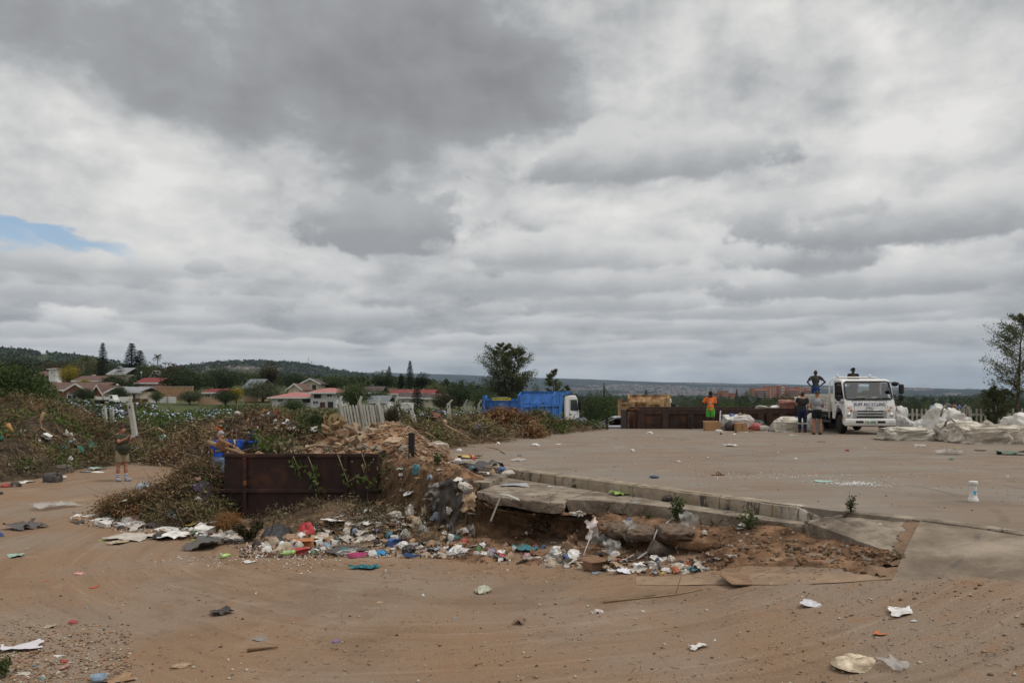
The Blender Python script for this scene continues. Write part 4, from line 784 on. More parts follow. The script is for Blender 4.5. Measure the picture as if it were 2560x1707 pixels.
def far_skip(label,loc,rz,L,D,H,ribs,open_end):
 root = thing('skip',label,'skip',loc,rz)
 for nm,a,b in (('front_wall',(0,0,.1),(L,.06,H)),('back_wall',(0,D - .06,.1),(L,D,H + .05)),('end_wall',(L - .06,.06,.1),(L,D - .06,H)),('skip_floor',(0.0,.06,.12),(L - .06,D - .06,.2))):
  mb = MB(); mb.box(a,b); mb.build(nm,M_SKIP2,root)
 for y in (-.07,D - .03): mb = MB(); mb.box((-.05,y,H - .24),(L + .02,y + .10,H + .03 + (.05 if y > 1 else 0))); mb.build('top_rail',M_SKIP2,root,.01)
 mb = MB(); mb.box((0,-.025,H - .72),(L,.0,H - .69)); mb.build('side_seam',M_SKIP2,root)
 for x in ribs: mb = MB(); mb.box((x,-.10,.1),(x + .30,0,H - .245)); mb.build('side_rib',M_SKIP2,root,.01)
 if open_end:
  mb = MB(); mb.box((-.52,.3,.1),(-.46,D - .2,H - .05)); mb.build('swung_door',M_SKIP2,root,.01)
  mb = MB(); mb.box((-.12,.5,.1),(-.05,D - .1,H - .2)); mb.build('door_panel',M_RUST,root)
  mb = MB(); mb.box((-.52,.06,H - .12),(.1,.16,H + .0)); mb.box((-.52,.06,.1),(-.44,.14,H)); mb.build('door_frame',M_SKIP2,root,.01)
  mb = MB(); mb.tube([(-.55,.0,H + .06),(-.3,-.06,H - .02),(-.05,-.08,H + .05),(.1,-.1,H - .1)],.03,6); mb.build('chain',M_RUST,root)
 return root
far_skip('long rusty brown skip with open end behind the man in orange',(6.0,38.05,-1.15),0,6.05,2.3,2.08,(0,1.17,2.38,4.0,5.72),True)
far_skip('rusty skip heaped with sacks beside the white lorry',(12.15,38.35,-1.15),R(-4),3.6,2.3,2.10,(0.05,.7,3.0),False)
# -- posts of the yard edge
def steel_post(px,y0,y1,wpx,Y,label,mate=M_SKIP2):
 a,b = P(px,y1,Y),P(px,y0,Y); w = wpx / FPX * Y / 2
 mb = MB(); mb.box((-w,-w,0),(w,w,(b - a).z)); mb.box((-w - .004,-w - .004,(b - a).z),(w + .004,w + .004,(b - a).z + .012)); o = mb.build('steel_post',mate,None,.006); o.location = a
 return tag(o,label,'post')
M_POST = rust_mat('dark_post_steel',(.022,.018,.016),(.06,.03,.018),.3,.6)
steel_post(1029,1083,1178,14.5,18.3,'tall dark steel post rising from the rubble at the bank corner',M_POST)
steel_post(1517,1040,1074,7,37.2,'dark steel post in front of the silver car',M_POST)
steel_post(1203,1034,1075,6,33,'short dark post in the branch heap near the blue lorry',M_POST)
steel_post(1010,1062,1100,13,21.6,'stubby brown post behind the orange rubble',M_POST)
steel_post(1727,1041,1073,6,37.6,'low dark post against the long skip wall',M_POST)
# -- precast palisade fences
M_PRECAST = mat('precast_concrete',(.40,.40,.36),.9,.18,1.8,.3); M_PRECAST2 = mat('weathered_precast',(.33,.32,.27),.9,.25,1.8,.3)
def fence_run(label,p0,p1,lean,n_pan,h=1.75,pitch=.17,material=M_PRECAST,tops=True,droop=0.0):
 """posts, two rails and separate pickets from p0 to p1; lean tips it over, droop slants the uprights along the run"""
 p0,p1 = Vector(p0),Vector(p1); d = p1 - p0; L = d.length; rz = math.atan2(d.y,d.x)
 root = thing('palisade_fence',label,'fence',p0,0); root.rotation_euler = (lean,0,rz)
 pw = L / n_pan; pk = MB(); pk.prism([(-.05,0),(.05,0),(.05,h - .08),(.03,h),(-.03,h),(-.05,h - .08)],-.025,.025,axis='y'); proto = pk.build('picket',material,root,.006)
 first = True
 for k in range(n_pan + 1):
  mb = MB(); mb.box((-.075,-.09,-.2),(.075,.09,h + .10))
  if tops: mb.prism([(-.06,h + .10),(.06,h + .10),(.22,h + .36),(.14,h + .40)],-.05,.05,axis='y')
  o = mb.build('fence_post',material,root,.01); o.location = (k * pw,0,RU(-.03,.03)); o.rotation_euler = (RU(-.02,.02),droop + RU(-.04,.04),0)
 for k in range(n_pan):
  n = max(3,int((pw - .16) / pitch))
  for zz in (h * .80,h * .25): x0 = k * pw + zz * math.tan(droop); mb = MB(); mb.box((x0 + .08,.03,zz - .06),(x0 + pw - .08,.10,zz + .06)); mb.build('rail',material,root,.006)
  for i in range(n):
   o = proto if first else proto.copy()
   if not first: link(o,root)
   first = False
   o.location = (k * pw + .08 + (pw - .16) * (i + .5) / n,0,RU(-.02,.02)); o.rotation_euler = (0,droop + RU(-.025,.025),0)
 return root
def on(px,Y,zz=None): v = P(px,HOR,Y); v.z = float(terrain(v.x,v.y)) if zz is None else zz; return v
fence_run('pale concrete picket fence leaning over beyond the orange rubble',P(866,1100,36),P(1006,1093,38),R(4),3,1.62,.16,M_PRECAST,True,-.24)
fence_run('grey concrete picket fence beside the tail of the blue lorry',on(1164,50,-.85),on(1225,50,-.85),0,2,1.75,.2,M_PRECAST2)
fence_run('weathered concrete picket fence behind the white sacks',(17.2,42.0,-.75),(28.0,43.0,-.75),0,6,1.62,.24,M_PRECAST2,False)
def lone_post(px,y0,y1,Y,label,lean,bend=1):
 b = P(px,y1,Y); h = (y1 - y0) / FPX * Y; root = thing('fence_post',label,'fence post',b,0); root.rotation_euler = (0,lean,0)
 mb = MB(); mb.box((-.085,-.08,-.4),(.085,.08,h * .80)); mb.prism([(-.07,h * .80),(.07,h * .80),(.07 + bend * .20,h),(bend * .20 - .02,h + .02)],-.05,.05,axis='y'); mb.build('post_shaft',M_PRECAST,root,.012)
 mb = MB(); mb.box((-.03,-.085,h * .62),(.03,-.078,h * .70)); mb.build('slot',M_BLACK,root)
 return root
lone_post(334,993,1064,30,'leaning pale concrete post behind the man taking a photo',-.16,.2)
lone_post(1036,1005,1052,38,'tilted concrete fence post with bent top beside the leafy branch',-.28,-.6)
lone_post(1123,1000,1045,40,'upright pale concrete fence post with bent top in the shrubs',-.05,.9)
lone_post(263,1014,1046,38,'broken cream concrete post stub in the green shrubs',-.1,.1)
lone_post(280,1018,1042,38.5,'thin cream post stub in the green shrubs',.0,.1)
# == people
def capsule(mb,a,b,ra,rb,n=10):
 a,b = Vector(a),Vector(b); d = b - a; L = max(d.length,1e-4); t = d / L
 pts = [a - t * ra * .95,a - t * ra * .6,a,a + d * .33,a + d * .66,b,b + t * rb * .6,b + t * rb * .95]
 mb.tube(pts,[ra * .3,ra * .8,ra,ra + (rb - ra) * .33,ra + (rb - ra) * .66,rb,rb * .8,rb * .3],n)
def fuse(mb,name,material,parent,vox,iters=4):
 """join overlapping closed shapes into one continuous smooth surface"""
 o = mb.build(name,material,None)
 m = o.modifiers.new('fuse','REMESH'); m.mode = 'VOXEL'; m.voxel_size = vox; m.use_smooth_shade = True
 if iters: sm = o.modifiers.new('soften','SMOOTH'); sm.iterations = iters; sm.factor = .5
 dg = bpy.context.evaluated_depsgraph_get(); me = bpy.data.meshes.new_from_object(o.evaluated_get(dg)); me.name = name
 bpy.data.objects.remove(o); me.materials.clear(); me.materials.append(material)
 return link(bpy.data.objects.new(name,me),parent)
SK_LIGHT = mat('light_skin',(.46,.24,.165),.55,.08,9); SK_TAN = mat('tanned_skin',(.36,.165,.10),.55,.1,9); SK_DARK = mat('dark_skin',(.060,.032,.022),.5,.15,9); SK_MID = mat('brown_skin',(.10,.052,.034),.5,.15,9)
M_EYE = mat('eye_white',(.7,.68,.64),.3); M_HAIRD = mat('dark_hair',(.022,.013,.010),.7,.3,20); M_HAIRG = mat('grey_hair',(.30,.29,.28),.7,.2,20)
def cloth(n,c,var=.12): return mat(n,c,.9,var,7,.25)
def person(label,loc,rz,skin,shirt,legs,pose,H=1.75,build=1.0,sleeve=.55,leg_len=1.0,hair=None,cap=None,shoes=None,socks=None,bare=False,belly=0.0,jacket=False,legs_name='trousers',shirt_name='shirt',up=0.0):
 """faces -Y; +X is the left hand seen from the front's right. pose gives joints in metres for a 1.75 m figure"""
 k = H / 1.75; root = thing('person',label,'person',loc,rz); root.scale = (k,k,k)
 p = dict(hipL=(.095,0,.90),hipR=(-.095,0,.90),kneeL=(.105,-.01,.49),kneeR=(-.105,-.01,.49),ankL=(.11,.02,.085),ankR=(-.11,.02,.085),toeL=(.13,-.15,.035),toeR=(-.13,-.15,.035),
    chest=(0,.0,1.28),waist=(0,0,1.04),neck=(0,.01,1.47),head=(0,-.015,1.625),shL=(.185,.0,1.42),shR=(-.185,.0,1.42),elL=(.23,.02,1.13),elR=(-.23,.02,1.13),wrL=(.22,-.06,.88),wrR=(-.22,-.06,.88),look=(0,-1,0))
 p.update(pose); v = {q: Vector(w) for q,w in p.items()}; B = build
 look = v['look'].normalized(); side = look.cross(Vector((0,0,1))).normalized(); upv = side.cross(look)
 HM = Matrix((( *side,0),(*(-look),0),(*upv,0),(0,0,0,1))).transposed(); HM = Matrix.Translation(v['head']) @ HM.to_3x3().to_4x4()
 mb = MB()
 mb.ball(v['chest'],(.155 * B,.105 * B,.19),14); mb.ball(v['waist'] + Vector((0,-belly * .5,0)),(.135 * B + belly * .4,.10 * B + belly,.16),14); mb.ball((v['hipL'] + v['hipR']) / 2 + Vector((0,.01,.03)),(.155 * B,.115 * B,.12),14)
 capsule(mb,v['shL'],v['shR'],.065 * B,.065 * B); capsule(mb,v['neck'] - Vector((0,0,.05)),v['head'] - Vector((0,0,.04)),.058,.054); capsule(mb,v['neck'] - Vector((.09,0,.02)),v['neck'] + Vector((.09,0,-.02)),.05,.05)
 for s in 'LR':
  capsule(mb,v['hip' + s],v['knee' + s],.085 * B,.056 * B); capsule(mb,v['knee' + s],v['knee' + s].lerp(v['ank' + s],.35),.052,.056 * B); capsule(mb,v['knee' + s].lerp(v['ank' + s],.35),v['ank' + s],.055 * B,.036); capsule(mb,v['ank' + s] - Vector((0,0,.045)),v['toe' + s],.037,.03)
  capsule(mb,v['sh' + s],v['el' + s],.052 * B,.040 * B); capsule(mb,v['el' + s],v['wr' + s],.041 * B,.027)
  f = (v['wr' + s] - v['el' + s]).normalized(); hp = Vector(p['hand' + s]).normalized() if 'hand' + s in p else f
  sgn = 1 if s == 'L' else -1; lat = hp.cross(Vector((sgn,0,0.2))); lat = (lat if lat.length > .1 else hp.cross(Vector((0,1,0)))).normalized(); nrm = lat.cross(hp).normalized() * (-sgn)
  pa,pb = v['wr' + s],v['wr' + s] + hp * .085
  for o_ in (-.018,0,.018): capsule(mb,pa + lat * o_ * .6,pb + lat * o_,.017,.015,8)
  for i,(o_,ln) in enumerate(((-.030,.062),(-.010,.074),(.010,.070),(.030,.055))):
   q = pb + lat * o_; q1 = q + (hp * .9 + nrm * .25).normalized() * ln * .5; q2 = q1 + (hp * .6 + nrm * .7).normalized() * ln * .5; mb.tube([q - hp * .02,q,q1,q2],[.0105,.0105,.0095,.007],6)
  q = pa + hp * .025 - lat * .028; q1 = q + (hp * .6 - lat * .7).normalized() * .035; q2 = q1 + (hp * .9 - lat * .1 + nrm * .3).normalized() * .03; mb.tube([q,q1,q2],[.013,.011,.008],6)
 hb = lambda c,r,n=12: mb.ball(c,r,n,0,HM)
 hb((0,.012,.02),(.078,.098,.105),14); hb((0,-.030,-.045),(.060,.066,.070)); hb((0,-.065,-.095),(.030,.026,.022)); hb((0,-.098,-.018),(.016,.022,.026),8)
 for s in (-1,1): hb((s * .080,.015,-.015),(.014,.024,.036),8); hb((s * .035,-.070,-.03),(.022,.022,.02),8)
 hb((0,-.088,-.062),(.026,.014,.013),8); hb((0,-.085,.030),(.055,.014,.012),8)
 fuse(mb,'body',skin,root,.011,2)
 for s in (-1,1): e = MB(); e.ball((s * .032,-.082,.008),(.014,.010,.009),8,0,HM); e.build('eye',M_EYE,root)
 c = MB(); g = .020
 if not bare:
  c.ball(v['chest'],(.160 * B + g,.112 * B + g,.20),14); c.ball(v['waist'] + Vector((0,-belly * .5,-.01)),(.140 * B + g + belly * .4,.105 * B + g + belly,.17),14); c.ball(v['waist'] + Vector((0,-belly * .35,-.12)),(.155 * B + g * .8,.118 * B + g * .8 + belly * .6,.10),14)
  capsule(c,v['shL'] * 1,v['shR'] * 1,.060 * B + g * .4,.060 * B + g * .4); capsule(c,v['neck'] - Vector((.07,0,.05)),v['neck'] + Vector((.07,0,-.05)),.06,.06)
  for s in 'LR':
   t = v['sh' + s].lerp(v['el' + s],min(1,sleeve)); c.tube([v['sh' + s],v['sh' + s].lerp(t,.5),t],[.055 * B + g * .5,.054 * B + g * .8,.050 * B + g * 1.1],12)
   if sleeve > 1: w = v['el' + s].lerp(v['wr' + s],sleeve - 1); capsule(c,v['el' + s],v['el' + s].lerp(w,.8),.050 * B + g,.045 * B + g * .5); c.tube([v['el' + s],w],[.050 * B + g,.034 + g * .6],12)
  sh = fuse(c,shirt_name,shirt,root,.014,3)
 c = MB(); hp0 = (v['hipL'] + v['hipR']) / 2; c.ball(hp0 + Vector((0,.01,.03)),(.160 * B + .016,.122 * B + .018,.15),14); c.ball(hp0 + Vector((0,.01,-.05)),(.13 * B,.112 * B + .01,.10),12)
 for s in 'LR':
  kk,aa = v['knee' + s],v['ank' + s]
  if leg_len <= 1: t = v['hip' + s].lerp(kk,leg_len); c.tube([v['hip' + s] + Vector((0,0,.02)),v['hip' + s].lerp(t,.5),t],[.098 * B,.094 * B + .01,.085 * B + .022 - .02 * leg_len],12)
  else: t = kk.lerp(aa,leg_len - 1); c.tube([v['hip' + s] + Vector((0,0,.02)),v['hip' + s].lerp(kk,.5),kk,t],[.098 * B,.088 * B,.072 * B,.062],12)
 fuse(c,legs_name,legs,root,.013,2)
 if shoes:
  for s in 'LR':
   c = MB(); capsule(c,v['ank' + s] + Vector((0,.015,-.035)),v['toe' + s] + Vector((0,0,.012)),.050,.044); c.box(tuple(v['ank' + s] + Vector((-.045,-.14,-.083))),tuple(v['ank' + s] + Vector((.045,.05,-.05)))); fuse(c,'shoe',shoes,root,.013,2)
 if socks:
  for s in 'LR':
   for i in range(5):
    a = v['ank' + s].lerp(v['knee' + s],.02 + .07 * i); b = v['ank' + s].lerp(v['knee' + s],.09 + .07 * i); c = MB(); c.tube([a,b],[.048 + .002 * i,.050 + .002 * i],12); c.build('sock' if i % 2 == 0 else 'sock_stripe',socks if i % 2 == 0 else mat('sock_blue',(.05,.08,.22),.9),root)
 if hair:
  c = MB(); c.ball((0,.022,.035),(.086,.100,.104),14,0,HM); c.ball((0,.05,-.01),(.080,.07,.085),12,0,HM); c.ball((0,-.055,.085),(.062,.045,.035),10,0,HM); fuse(c,'hair',hair,root,.012,1)
 if cap:
  c = MB(); c.ball((0,.015,.055),(.092,.112,.082),14,0,HM); fuse(c,'cap',cap,root,.012,1)
  c = MB(); n = 9; V = []
  for i in range(n): a = math.pi * (i / (n - 1)); V += [HM @ Vector((.085 * math.cos(a),-.06 - .03 * math.sin(a),.055)),HM @ Vector((.082 * math.cos(a),-.07 - .115 * math.sin(a),.040 - .01 * math.sin(a)))]
  V += [q + upv * .008 for q in V]; m2 = 2 * n
  F = [(2 * i,2 * i + 1,2 * i + 3,2 * i + 2) for i in range(n - 1)] + [(m2 + 2 * i,m2 + 2 * i + 2,m2 + 2 * i + 3,m2 + 2 * i + 1) for i in range(n - 1)] + [(2 * i + 1,m2 + 2 * i + 1,m2 + 2 * i + 3,2 * i + 3) for i in range(n - 1)] + [(2 * i,2 * i + 2,m2 + 2 * i + 2,m2 + 2 * i) for i in range(n - 1)]
  c.add(V,F); c.build('cap_peak',cap,root)
 return root
olive = cloth('olive_cloth',(.045,.045,.028)); khaki = cloth('khaki_cloth',(.27,.22,.14)); blue = cloth('royal_blue_cloth',(.012,.065,.36)); orange = cloth('orange_cloth',(.72,.17,.035)); greyc = cloth('grey_cloth',(.27,.265,.28)); blackc = cloth('black_cloth',(.012,.012,.013)); darkc = cloth('charcoal_cloth',(.028,.027,.028)); navy = cloth('navy_cloth',(.013,.020,.050)); jeans = cloth('faded_jeans',(.12,.19,.30)); shoeg = mat('grey_shoe',(.30,.31,.33),.7,.2,8); shoeb = mat('dark_shoe',(.035,.025,.02),.7,.2); white_sock = mat('white_sock',(.6,.6,.6),.9)
camo_cloth = mat('mottled_cap_cloth',(.05,.05,.035),.9,.6,30)
bluesh = cloth('blue_work_cloth',(.018,.045,.15))
def figure_at(px,py,lvl): g = G(px,py,lvl); return g
f = figure_at(305,1203,'low')
person('man in olive shirt, khaki shorts and striped socks holding up a phone',f,R(62),SK_TAN,olive,khaki,dict(chest=(0,-.02,1.28),elL=(.24,-.16,1.27),elR=(-.23,-.17,1.25),wrL=(.11,-.40,1.40),wrR=(-.10,-.40,1.38),handL=(-.2,-.5,.8),handR=(.2,-.5,.8),kneeL=(.11,-.02,.49),ankL=(.12,-.04,.085),toeL=(.15,-.21,.035),ankR=(-.11,.07,.085),toeR=(-.13,-.09,.035),kneeR=(-.105,.03,.49),look=(0,-1,-.06)),1.78,1.16,.62,.72,hair=mat('brown_hair',(.045,.018,.012),.7,.3,20),shoes=shoeg,socks=white_sock,belly=.06,legs_name='shorts')
mb = MB(); M4 = Matrix.Rotation(R(62),4,'Z'); mb.box((-.075,-.045,-.04),(.075,.0,.04),0,M4); ph = mb.build('phone',mat('phone_body',(.30,.31,.33),.35),None,.006); ph.location = f + M4 @ Vector((.0,-.50,1.455)); tag(ph,'phone held up by the man in the olive shirt','phone')
for px,lab,sk,shirt,kw,ps in (
 (548,'grey haired man in royal blue shirt turned from the camera beside the skip',SK_LIGHT,blue,dict(hair=M_HAIRG,build=1.12),dict(look=(-.85,.35,-.3),neck=(-.02,.0,1.47),head=(-.045,-.01,1.62),elL=(.22,-.05,1.14),wrL=(.12,-.25,1.06),elR=(-.22,-.05,1.14),wrR=(-.1,-.27,1.06))),
 (588,'smiling man in royal blue shirt with white collar facing forward beside the skip',SK_MID,blue,dict(hair=M_HAIRD,build=1.12),dict(look=(.05,-1,-.15),elL=(.24,-.03,1.14),wrL=(.14,-.22,1.08),elR=(-.24,-.03,1.14),wrR=(-.12,-.22,1.12))),
 (631,'person in navy cap and dark jacket with blue collar beside the skip',SK_DARK,cloth('dark_jacket',(.014,.015,.022)),dict(cap=cloth('navy_cap',(.012,.016,.05)),build=1.1,sleeve=1.9),dict(look=(-.75,-.6,-.35),elL=(.23,-.03,1.14),wrL=(.12,-.22,1.02),elR=(-.23,-.03,1.14),wrR=(-.12,-.22,1.02)))):
 g = P(px,HOR,22.6 + (.25 if px == 588 else 0)); g.z = float(terrain(g.x,g.y)); rz = math.atan2(g.x,g.y) * -1
 if px == 548: rz += R(150)
 pr = person(lab,g,rz,sk,shirt,jeans if px == 548 else navy,ps,1.76 if px != 631 else 1.73,shoes=shoeb,leg_len=1.92,**kw)
 if px == 588:
  mb = MB(); mb.prism([(-.05,1.50),(.05,1.50),(.015,1.36),(-.015,1.36)],-.150,-.132,axis='y'); mb.build('collar',mat('white_collar',(.65,.65,.68),.9),pr,.004)
 if px == 631:
  mb = MB(); mb.tube([(.11 * math.cos(a),.01 + .10 * math.sin(a),1.475 + .02 * math.sin(a)) for a in np.linspace(0,2 * math.pi,14)],.035,8,cap=False); mb.build('collar',blue,pr)
  mb = MB(); M4 = Matrix.Translation((-.048,-.088,1.69)); mb.box((-.02,-.012,-.008),(.02,.004,.010),0,M4); mb.build('cap_emblem',mat('white_print',(.6,.6,.6),.8),pr)
def stripes():
 m = cloth('striped_cloth',(.11,.14,.19)).copy(); nt = m.node_tree; b = nt.nodes['Principled BSDF']; co = nn(nt,'ShaderNodeTexCoord').outputs['Object']
 k = mapr(nt,mth(nt,'SINE',mth(nt,'MULTIPLY',sep(nt,co)[2],85)),.35,.6); nt.links.new(mixc(nt,k,(.09,.12,.17),(.30,.34,.37)),b.inputs['Base Color']); return m
g = P(1452,HOR,44.5); g.z = float(low(g.x,g.y)) - .02
person('man in striped shirt and dark cap with arms spread beside the blue lorry',g,R(-10),SK_DARK,stripes(),cloth('bright_blue_cloth',(.02,.03,.45)),dict(elL=(.38,.02,1.22),wrL=(.56,-.03,1.0),handL=(.7,0,-.5),elR=(-.40,0,1.33),wrR=(-.64,-.04,1.38),handR=(-1,0,.05),look=(.25,-1,-.1)),1.78,1.08,.6,.8,cap=darkc,shoes=shoeb,legs_name='shorts')
def spotted():
 m = cloth('green_spotted_cloth',(.10,.42,.06)).copy(); nt = m.node_tree; b = nt.nodes['Principled BSDF']; co = nn(nt,'ShaderNodeTexCoord').outputs['Object']
 nt.links.new(mixc(nt,mapr(nt,noise(nt,co,22,2,.5),.50,.56),(.12,.50,.07),(.012,.035,.012)),b.inputs['Base Color']); return m
g = G(1776,1072,'top'); g.y = 36.6; g.x = (1776 - 1280) / FPX * 36.6; g.z = 0
om = person('man in orange shirt and green spotted shorts looking down behind a carton',g,R(-8),SK_DARK,orange,spotted(),dict(elR=(-.33,.02,1.18),wrR=(-.50,-.02,.98),handR=(-.6,-.1,-.8),elL=(.23,.03,1.14),wrL=(.22,-.02,.87),look=(0,-1,-.85),head=(0,-.06,1.60),neck=(0,-.01,1.47)),1.80,1.0,.8,.78,cap=blackc,shoes=shoeb,legs_name='shorts')
mb = MB()
for k in range(3): mb.box((-.09 + .02 * k,-.152,1.24 - .06 * k),(.07 - .02 * (k == 1),-.146,1.265 - .06 * k))
mb.build('shirt_print',mat('pale_print',(.75,.55,.45),.8),om)
mb = MB(); mb.box((-.03,-.02,0),(.03,.02,.74)); ro = mb.build('white_board',mat('board_white',(.66,.66,.70),.6),None,.006); ro.location = g + Vector((.40,-.10,.16)); ro.rotation_euler = (0,.05,0); tag(ro,'narrow white board held upright beside the man in orange','board')
g = G(2006,1081,'top')
pr = person('man in charcoal shirt and navy overalls with a hand to his face',g,R(160),SK_LIGHT,darkc,navy,dict(look=(-.55,-.8,-.35),elL=(.24,-.10,1.20),wrL=(.10,-.15,1.48),handL=(-.3,-.1,1),elR=(-.23,.0,1.14),wrR=(-.2,-.15,.96),head=(-.02,-.05,1.61)),1.76,1.05,.6,1.97,hair=mat('brown_hair',(.045,.018,.012),.7,.3,20),shoes=shoeb)
for s in (-1,1): mb = MB(); mb.tube([(s * .105,0,.36),(s * .105,0,.42)],[.075,.076],12); mb.build('reflective_band',mat('reflective_tape',(.45,.46,.46),.4),pr)
g = G(2043,1086,'top')
person('man in grey shirt, black shorts and mottled cap standing with his back turned',g,R(178),SK_TAN,greyc,blackc,dict(elL=(.25,-.05,1.14),wrL=(.13,-.26,1.08),elR=(-.25,-.05,1.14),wrR=(-.13,-.26,1.08),ankL=(.13,.02,.085),ankR=(-.13,.02,.085),kneeL=(.125,-.01,.49),kneeR=(-.125,-.01,.49)),1.77,1.14,.75,.62,cap=camo_cloth,shoes=shoeb,legs_name='shorts')
tr = bpy.data.objects['flatbed_truck']; TM = Matrix.Translation(tr.location) @ Matrix.Rotation(tr.rotation_euler.z,4,'Z')
zb = .985
g = P(2039,HOR,37.6); g.z = zb
person('man in dark shirt with hands on hips standing on the lorry bed',g,R(176),SK_DARK,cloth('dark_grey_cloth',(.045,.043,.035)),bluesh,dict(elL=(.40,.10,1.20),wrL=(.19,-.02,1.0),handL=(-.8,-.3,-.5),elR=(-.40,.10,1.20),wrR=(-.19,-.02,1.0),handR=(.8,-.3,-.5)),1.80,1.02,.55,1.9,shoes=shoeb)
g = P(2133,HOR,36.2); g.z = zb + .16
person('man in brown shirt and dark cap behind the lorry cab',g,R(170),SK_DARK,cloth('dark_brown_cloth',(.030,.020,.017)),navy,dict(look=(.35,-1,-.2)),1.70,1.05,.6,1.9,cap=blackc,shoes=shoeb)
# == plants: leaf clouds,trees,heaps of garden waste
def unit(v): return v / np.maximum(np.linalg.norm(v,axis=1,keepdims=True),1e-9)
def leaf_cloud(C,length,width,up=.35,droop=0.0,seed=1,axis=None):
 """one folded four-cornered leaf per centre"""
 g = np.random.default_rng(seed); n = len(C); L = length * g.uniform(.65,1.25,(n,1)); Wd = width * g.uniform(.65,1.25,(n,1))
 a = unit(g.normal(size=(n,3)) + np.array([0,0,-droop])) if axis is None else unit(axis + g.normal(size=(n,3)) * .35)
 nrm = g.normal(size=(n,3)) + np.array([0,0,up * 3]); b = unit(np.cross(nrm,a)); c = np.cross(a,b)
 V = np.stack([C - a * L * .5,C + b * Wd * .5 + c * Wd * .12,C + a * L * .5,C - b * Wd * .5 + c * Wd * .12],1).reshape(-1,3)
 return V,np.arange(4 * n).reshape(n,4)
def twig_cloud(A,D,length,rad,bend=.25,seed=1):
 """bent three-sided twigs starting at A along D"""
 g = np.random.default_rng(seed); n = len(A); D = unit(D); L = length * g.uniform(.5,1.4,(n,1)); r = rad * g.uniform(.6,1.4,(n,1))
 u = unit(np.cross(D,np.array([.3,.2,1.0]))); w = np.cross(D,u); k = unit(g.normal(size=(n,3)))
 mid = A + D * L * .5 + k * L * bend * .35; end = A + D * L + k * L * bend * -.2; rings = []
 for c,s in ((A,1.0),(mid,.8),(end,.35)):
  for q in range(3): t = 2 * math.pi * q / 3; rings.append(c + (u * math.cos(t) + w * math.sin(t)) * r * s)
 V = np.stack(rings,1).reshape(-1,3); base = (np.arange(n) * 9)[:,None]
 F = np.concatenate([base + np.array([[i * 3 + q,i * 3 + (q + 1) % 3,(i + 1) * 3 + (q + 1) % 3,(i + 1) * 3 + q]]) for i in range(2) for q in range(3)])
 return V,F
def leafmat(name,a,b,tr=.22): return mat(name,a,.65,.18,.6,0,None,.25,0,b,tr)
LF_DARK = leafmat('dark_leaves',(.018,.032,.010),(.052,.072,.022)); LF_GREEN = leafmat('green_leaves',(.028,.050,.012),(.085,.115,.030)); LF_OLIVE = leafmat('olive_leaves',(.050,.058,.018),(.165,.165,.060))
LF_GREY = leafmat('grey_green_leaves',(.048,.062,.030),(.110,.125,.062)); LF_BROWN = leafmat('brown_green_leaves',(.030,.032,.012),(.075,.062,.026)); LF_YELL = leafmat('yellow_blossom',(.09,.09,.015),(.42,.32,.02)); LF_CON = leafmat('conifer_needles',(.012,.021,.012),(.032,.045,.022),.1)
LF_CAS = leafmat('casuarina_needles',(.048,.062,.025),(.140,.158,.066),.30); LF_DRY = leafmat('dry_leaves',(.13,.058,.022),(.24,.13,.055),.2); LF_STRAW = leafmat('dead_straw',(.18,.115,.055),(.34,.24,.125),.15); LF_FRESH = leafmat('fresh_leaves',(.040,.070,.014),(.14,.19,.045),.3); LF_HAY = leafmat('grey_dead_grass',(.14,.11,.065),(.27,.22,.13),.15)
LF_RED = leafmat('russet_leaves',(.090,.036,.016),(.20,.095,.042),.2); LF_FADE = leafmat('fading_olive_leaves',(.075,.070,.026),(.215,.180,.078),.2)
BARK = mat('bark',(.085,.062,.045),.95,.35,5,.6); BARKP = mat('pale_bark',(.20,.15,.10),.95,.3,5,.5); WOOD = mat('bare_wood',(.30,.20,.115),.9,.25,4,.4); TWIG = mat('brown_twigs',(.115,.075,.045),.95,.4,5); TWIGP = mat('pale_twigs',(.26,.19,.12),.95,.35,5)
def blob_tree(name,label,H,Wd,trunk,leaf,seed,n=5200,ls=.34,clumps=26,lo=.28,bark=BARK,flat=.8,loose=.34,group=None):
 g = np.random.default_rng(seed); root = thing(name,label,'tree',(0,0,0),0,group)
 ch = H * (1 - lo); c0 = np.array([0,0,H * lo + ch * .48]); cl = []
 for k in range(clumps):
  d = unit(g.normal(size=(1,3)))[0]; d[2] = d[2] * .9 + .1; r = g.uniform(.35,.82); cl.append(c0 + d * r * np.array([Wd * .5,Wd * .5,ch * .5]))
 cl = np.array(cl); rad = g.uniform(.16,.30,clumps) * min(Wd,ch) * 1.0
 k = g.choice(clumps,n,p=rad ** 2 / (rad ** 2).sum()); dd = unit(g.normal(size=(n,3))); rr = g.uniform(.45,1.0,(n,1)) ** .6
 C = cl[k] + dd * rr * rad[k][:,None] * np.array([1,1,flat]) + g.normal(size=(n,3)) * loose * .3
 V,F = leaf_cloud(C,ls,ls * .62,.35,.2,seed); tint = np.clip(g.uniform(0,1,clumps)[k] * .65 + g.uniform(0,.45,n),0,1)
 mesh_np('crown',V,F,leaf,root,tint=tint)
 mb = MB(); tr = trunk; mb.tube([(0,0,-.3),(.03 * H,.01 * H,H * lo * .7),(.01 * H,0,H * .55),(0,.02 * H,H * .78)],[tr * 1.25,tr,tr * .6,tr * .2],7)
 for q in range(9): e = cl[q]; mb.tube([(0.01 * H,0,H * lo * (.6 + .06 * q)),tuple(e * .5 + np.array([0,0,H * lo * .45])),tuple(e)],[tr * .5,tr * .32,tr * .1],5)
 mb.build('trunk',bark,root); return root
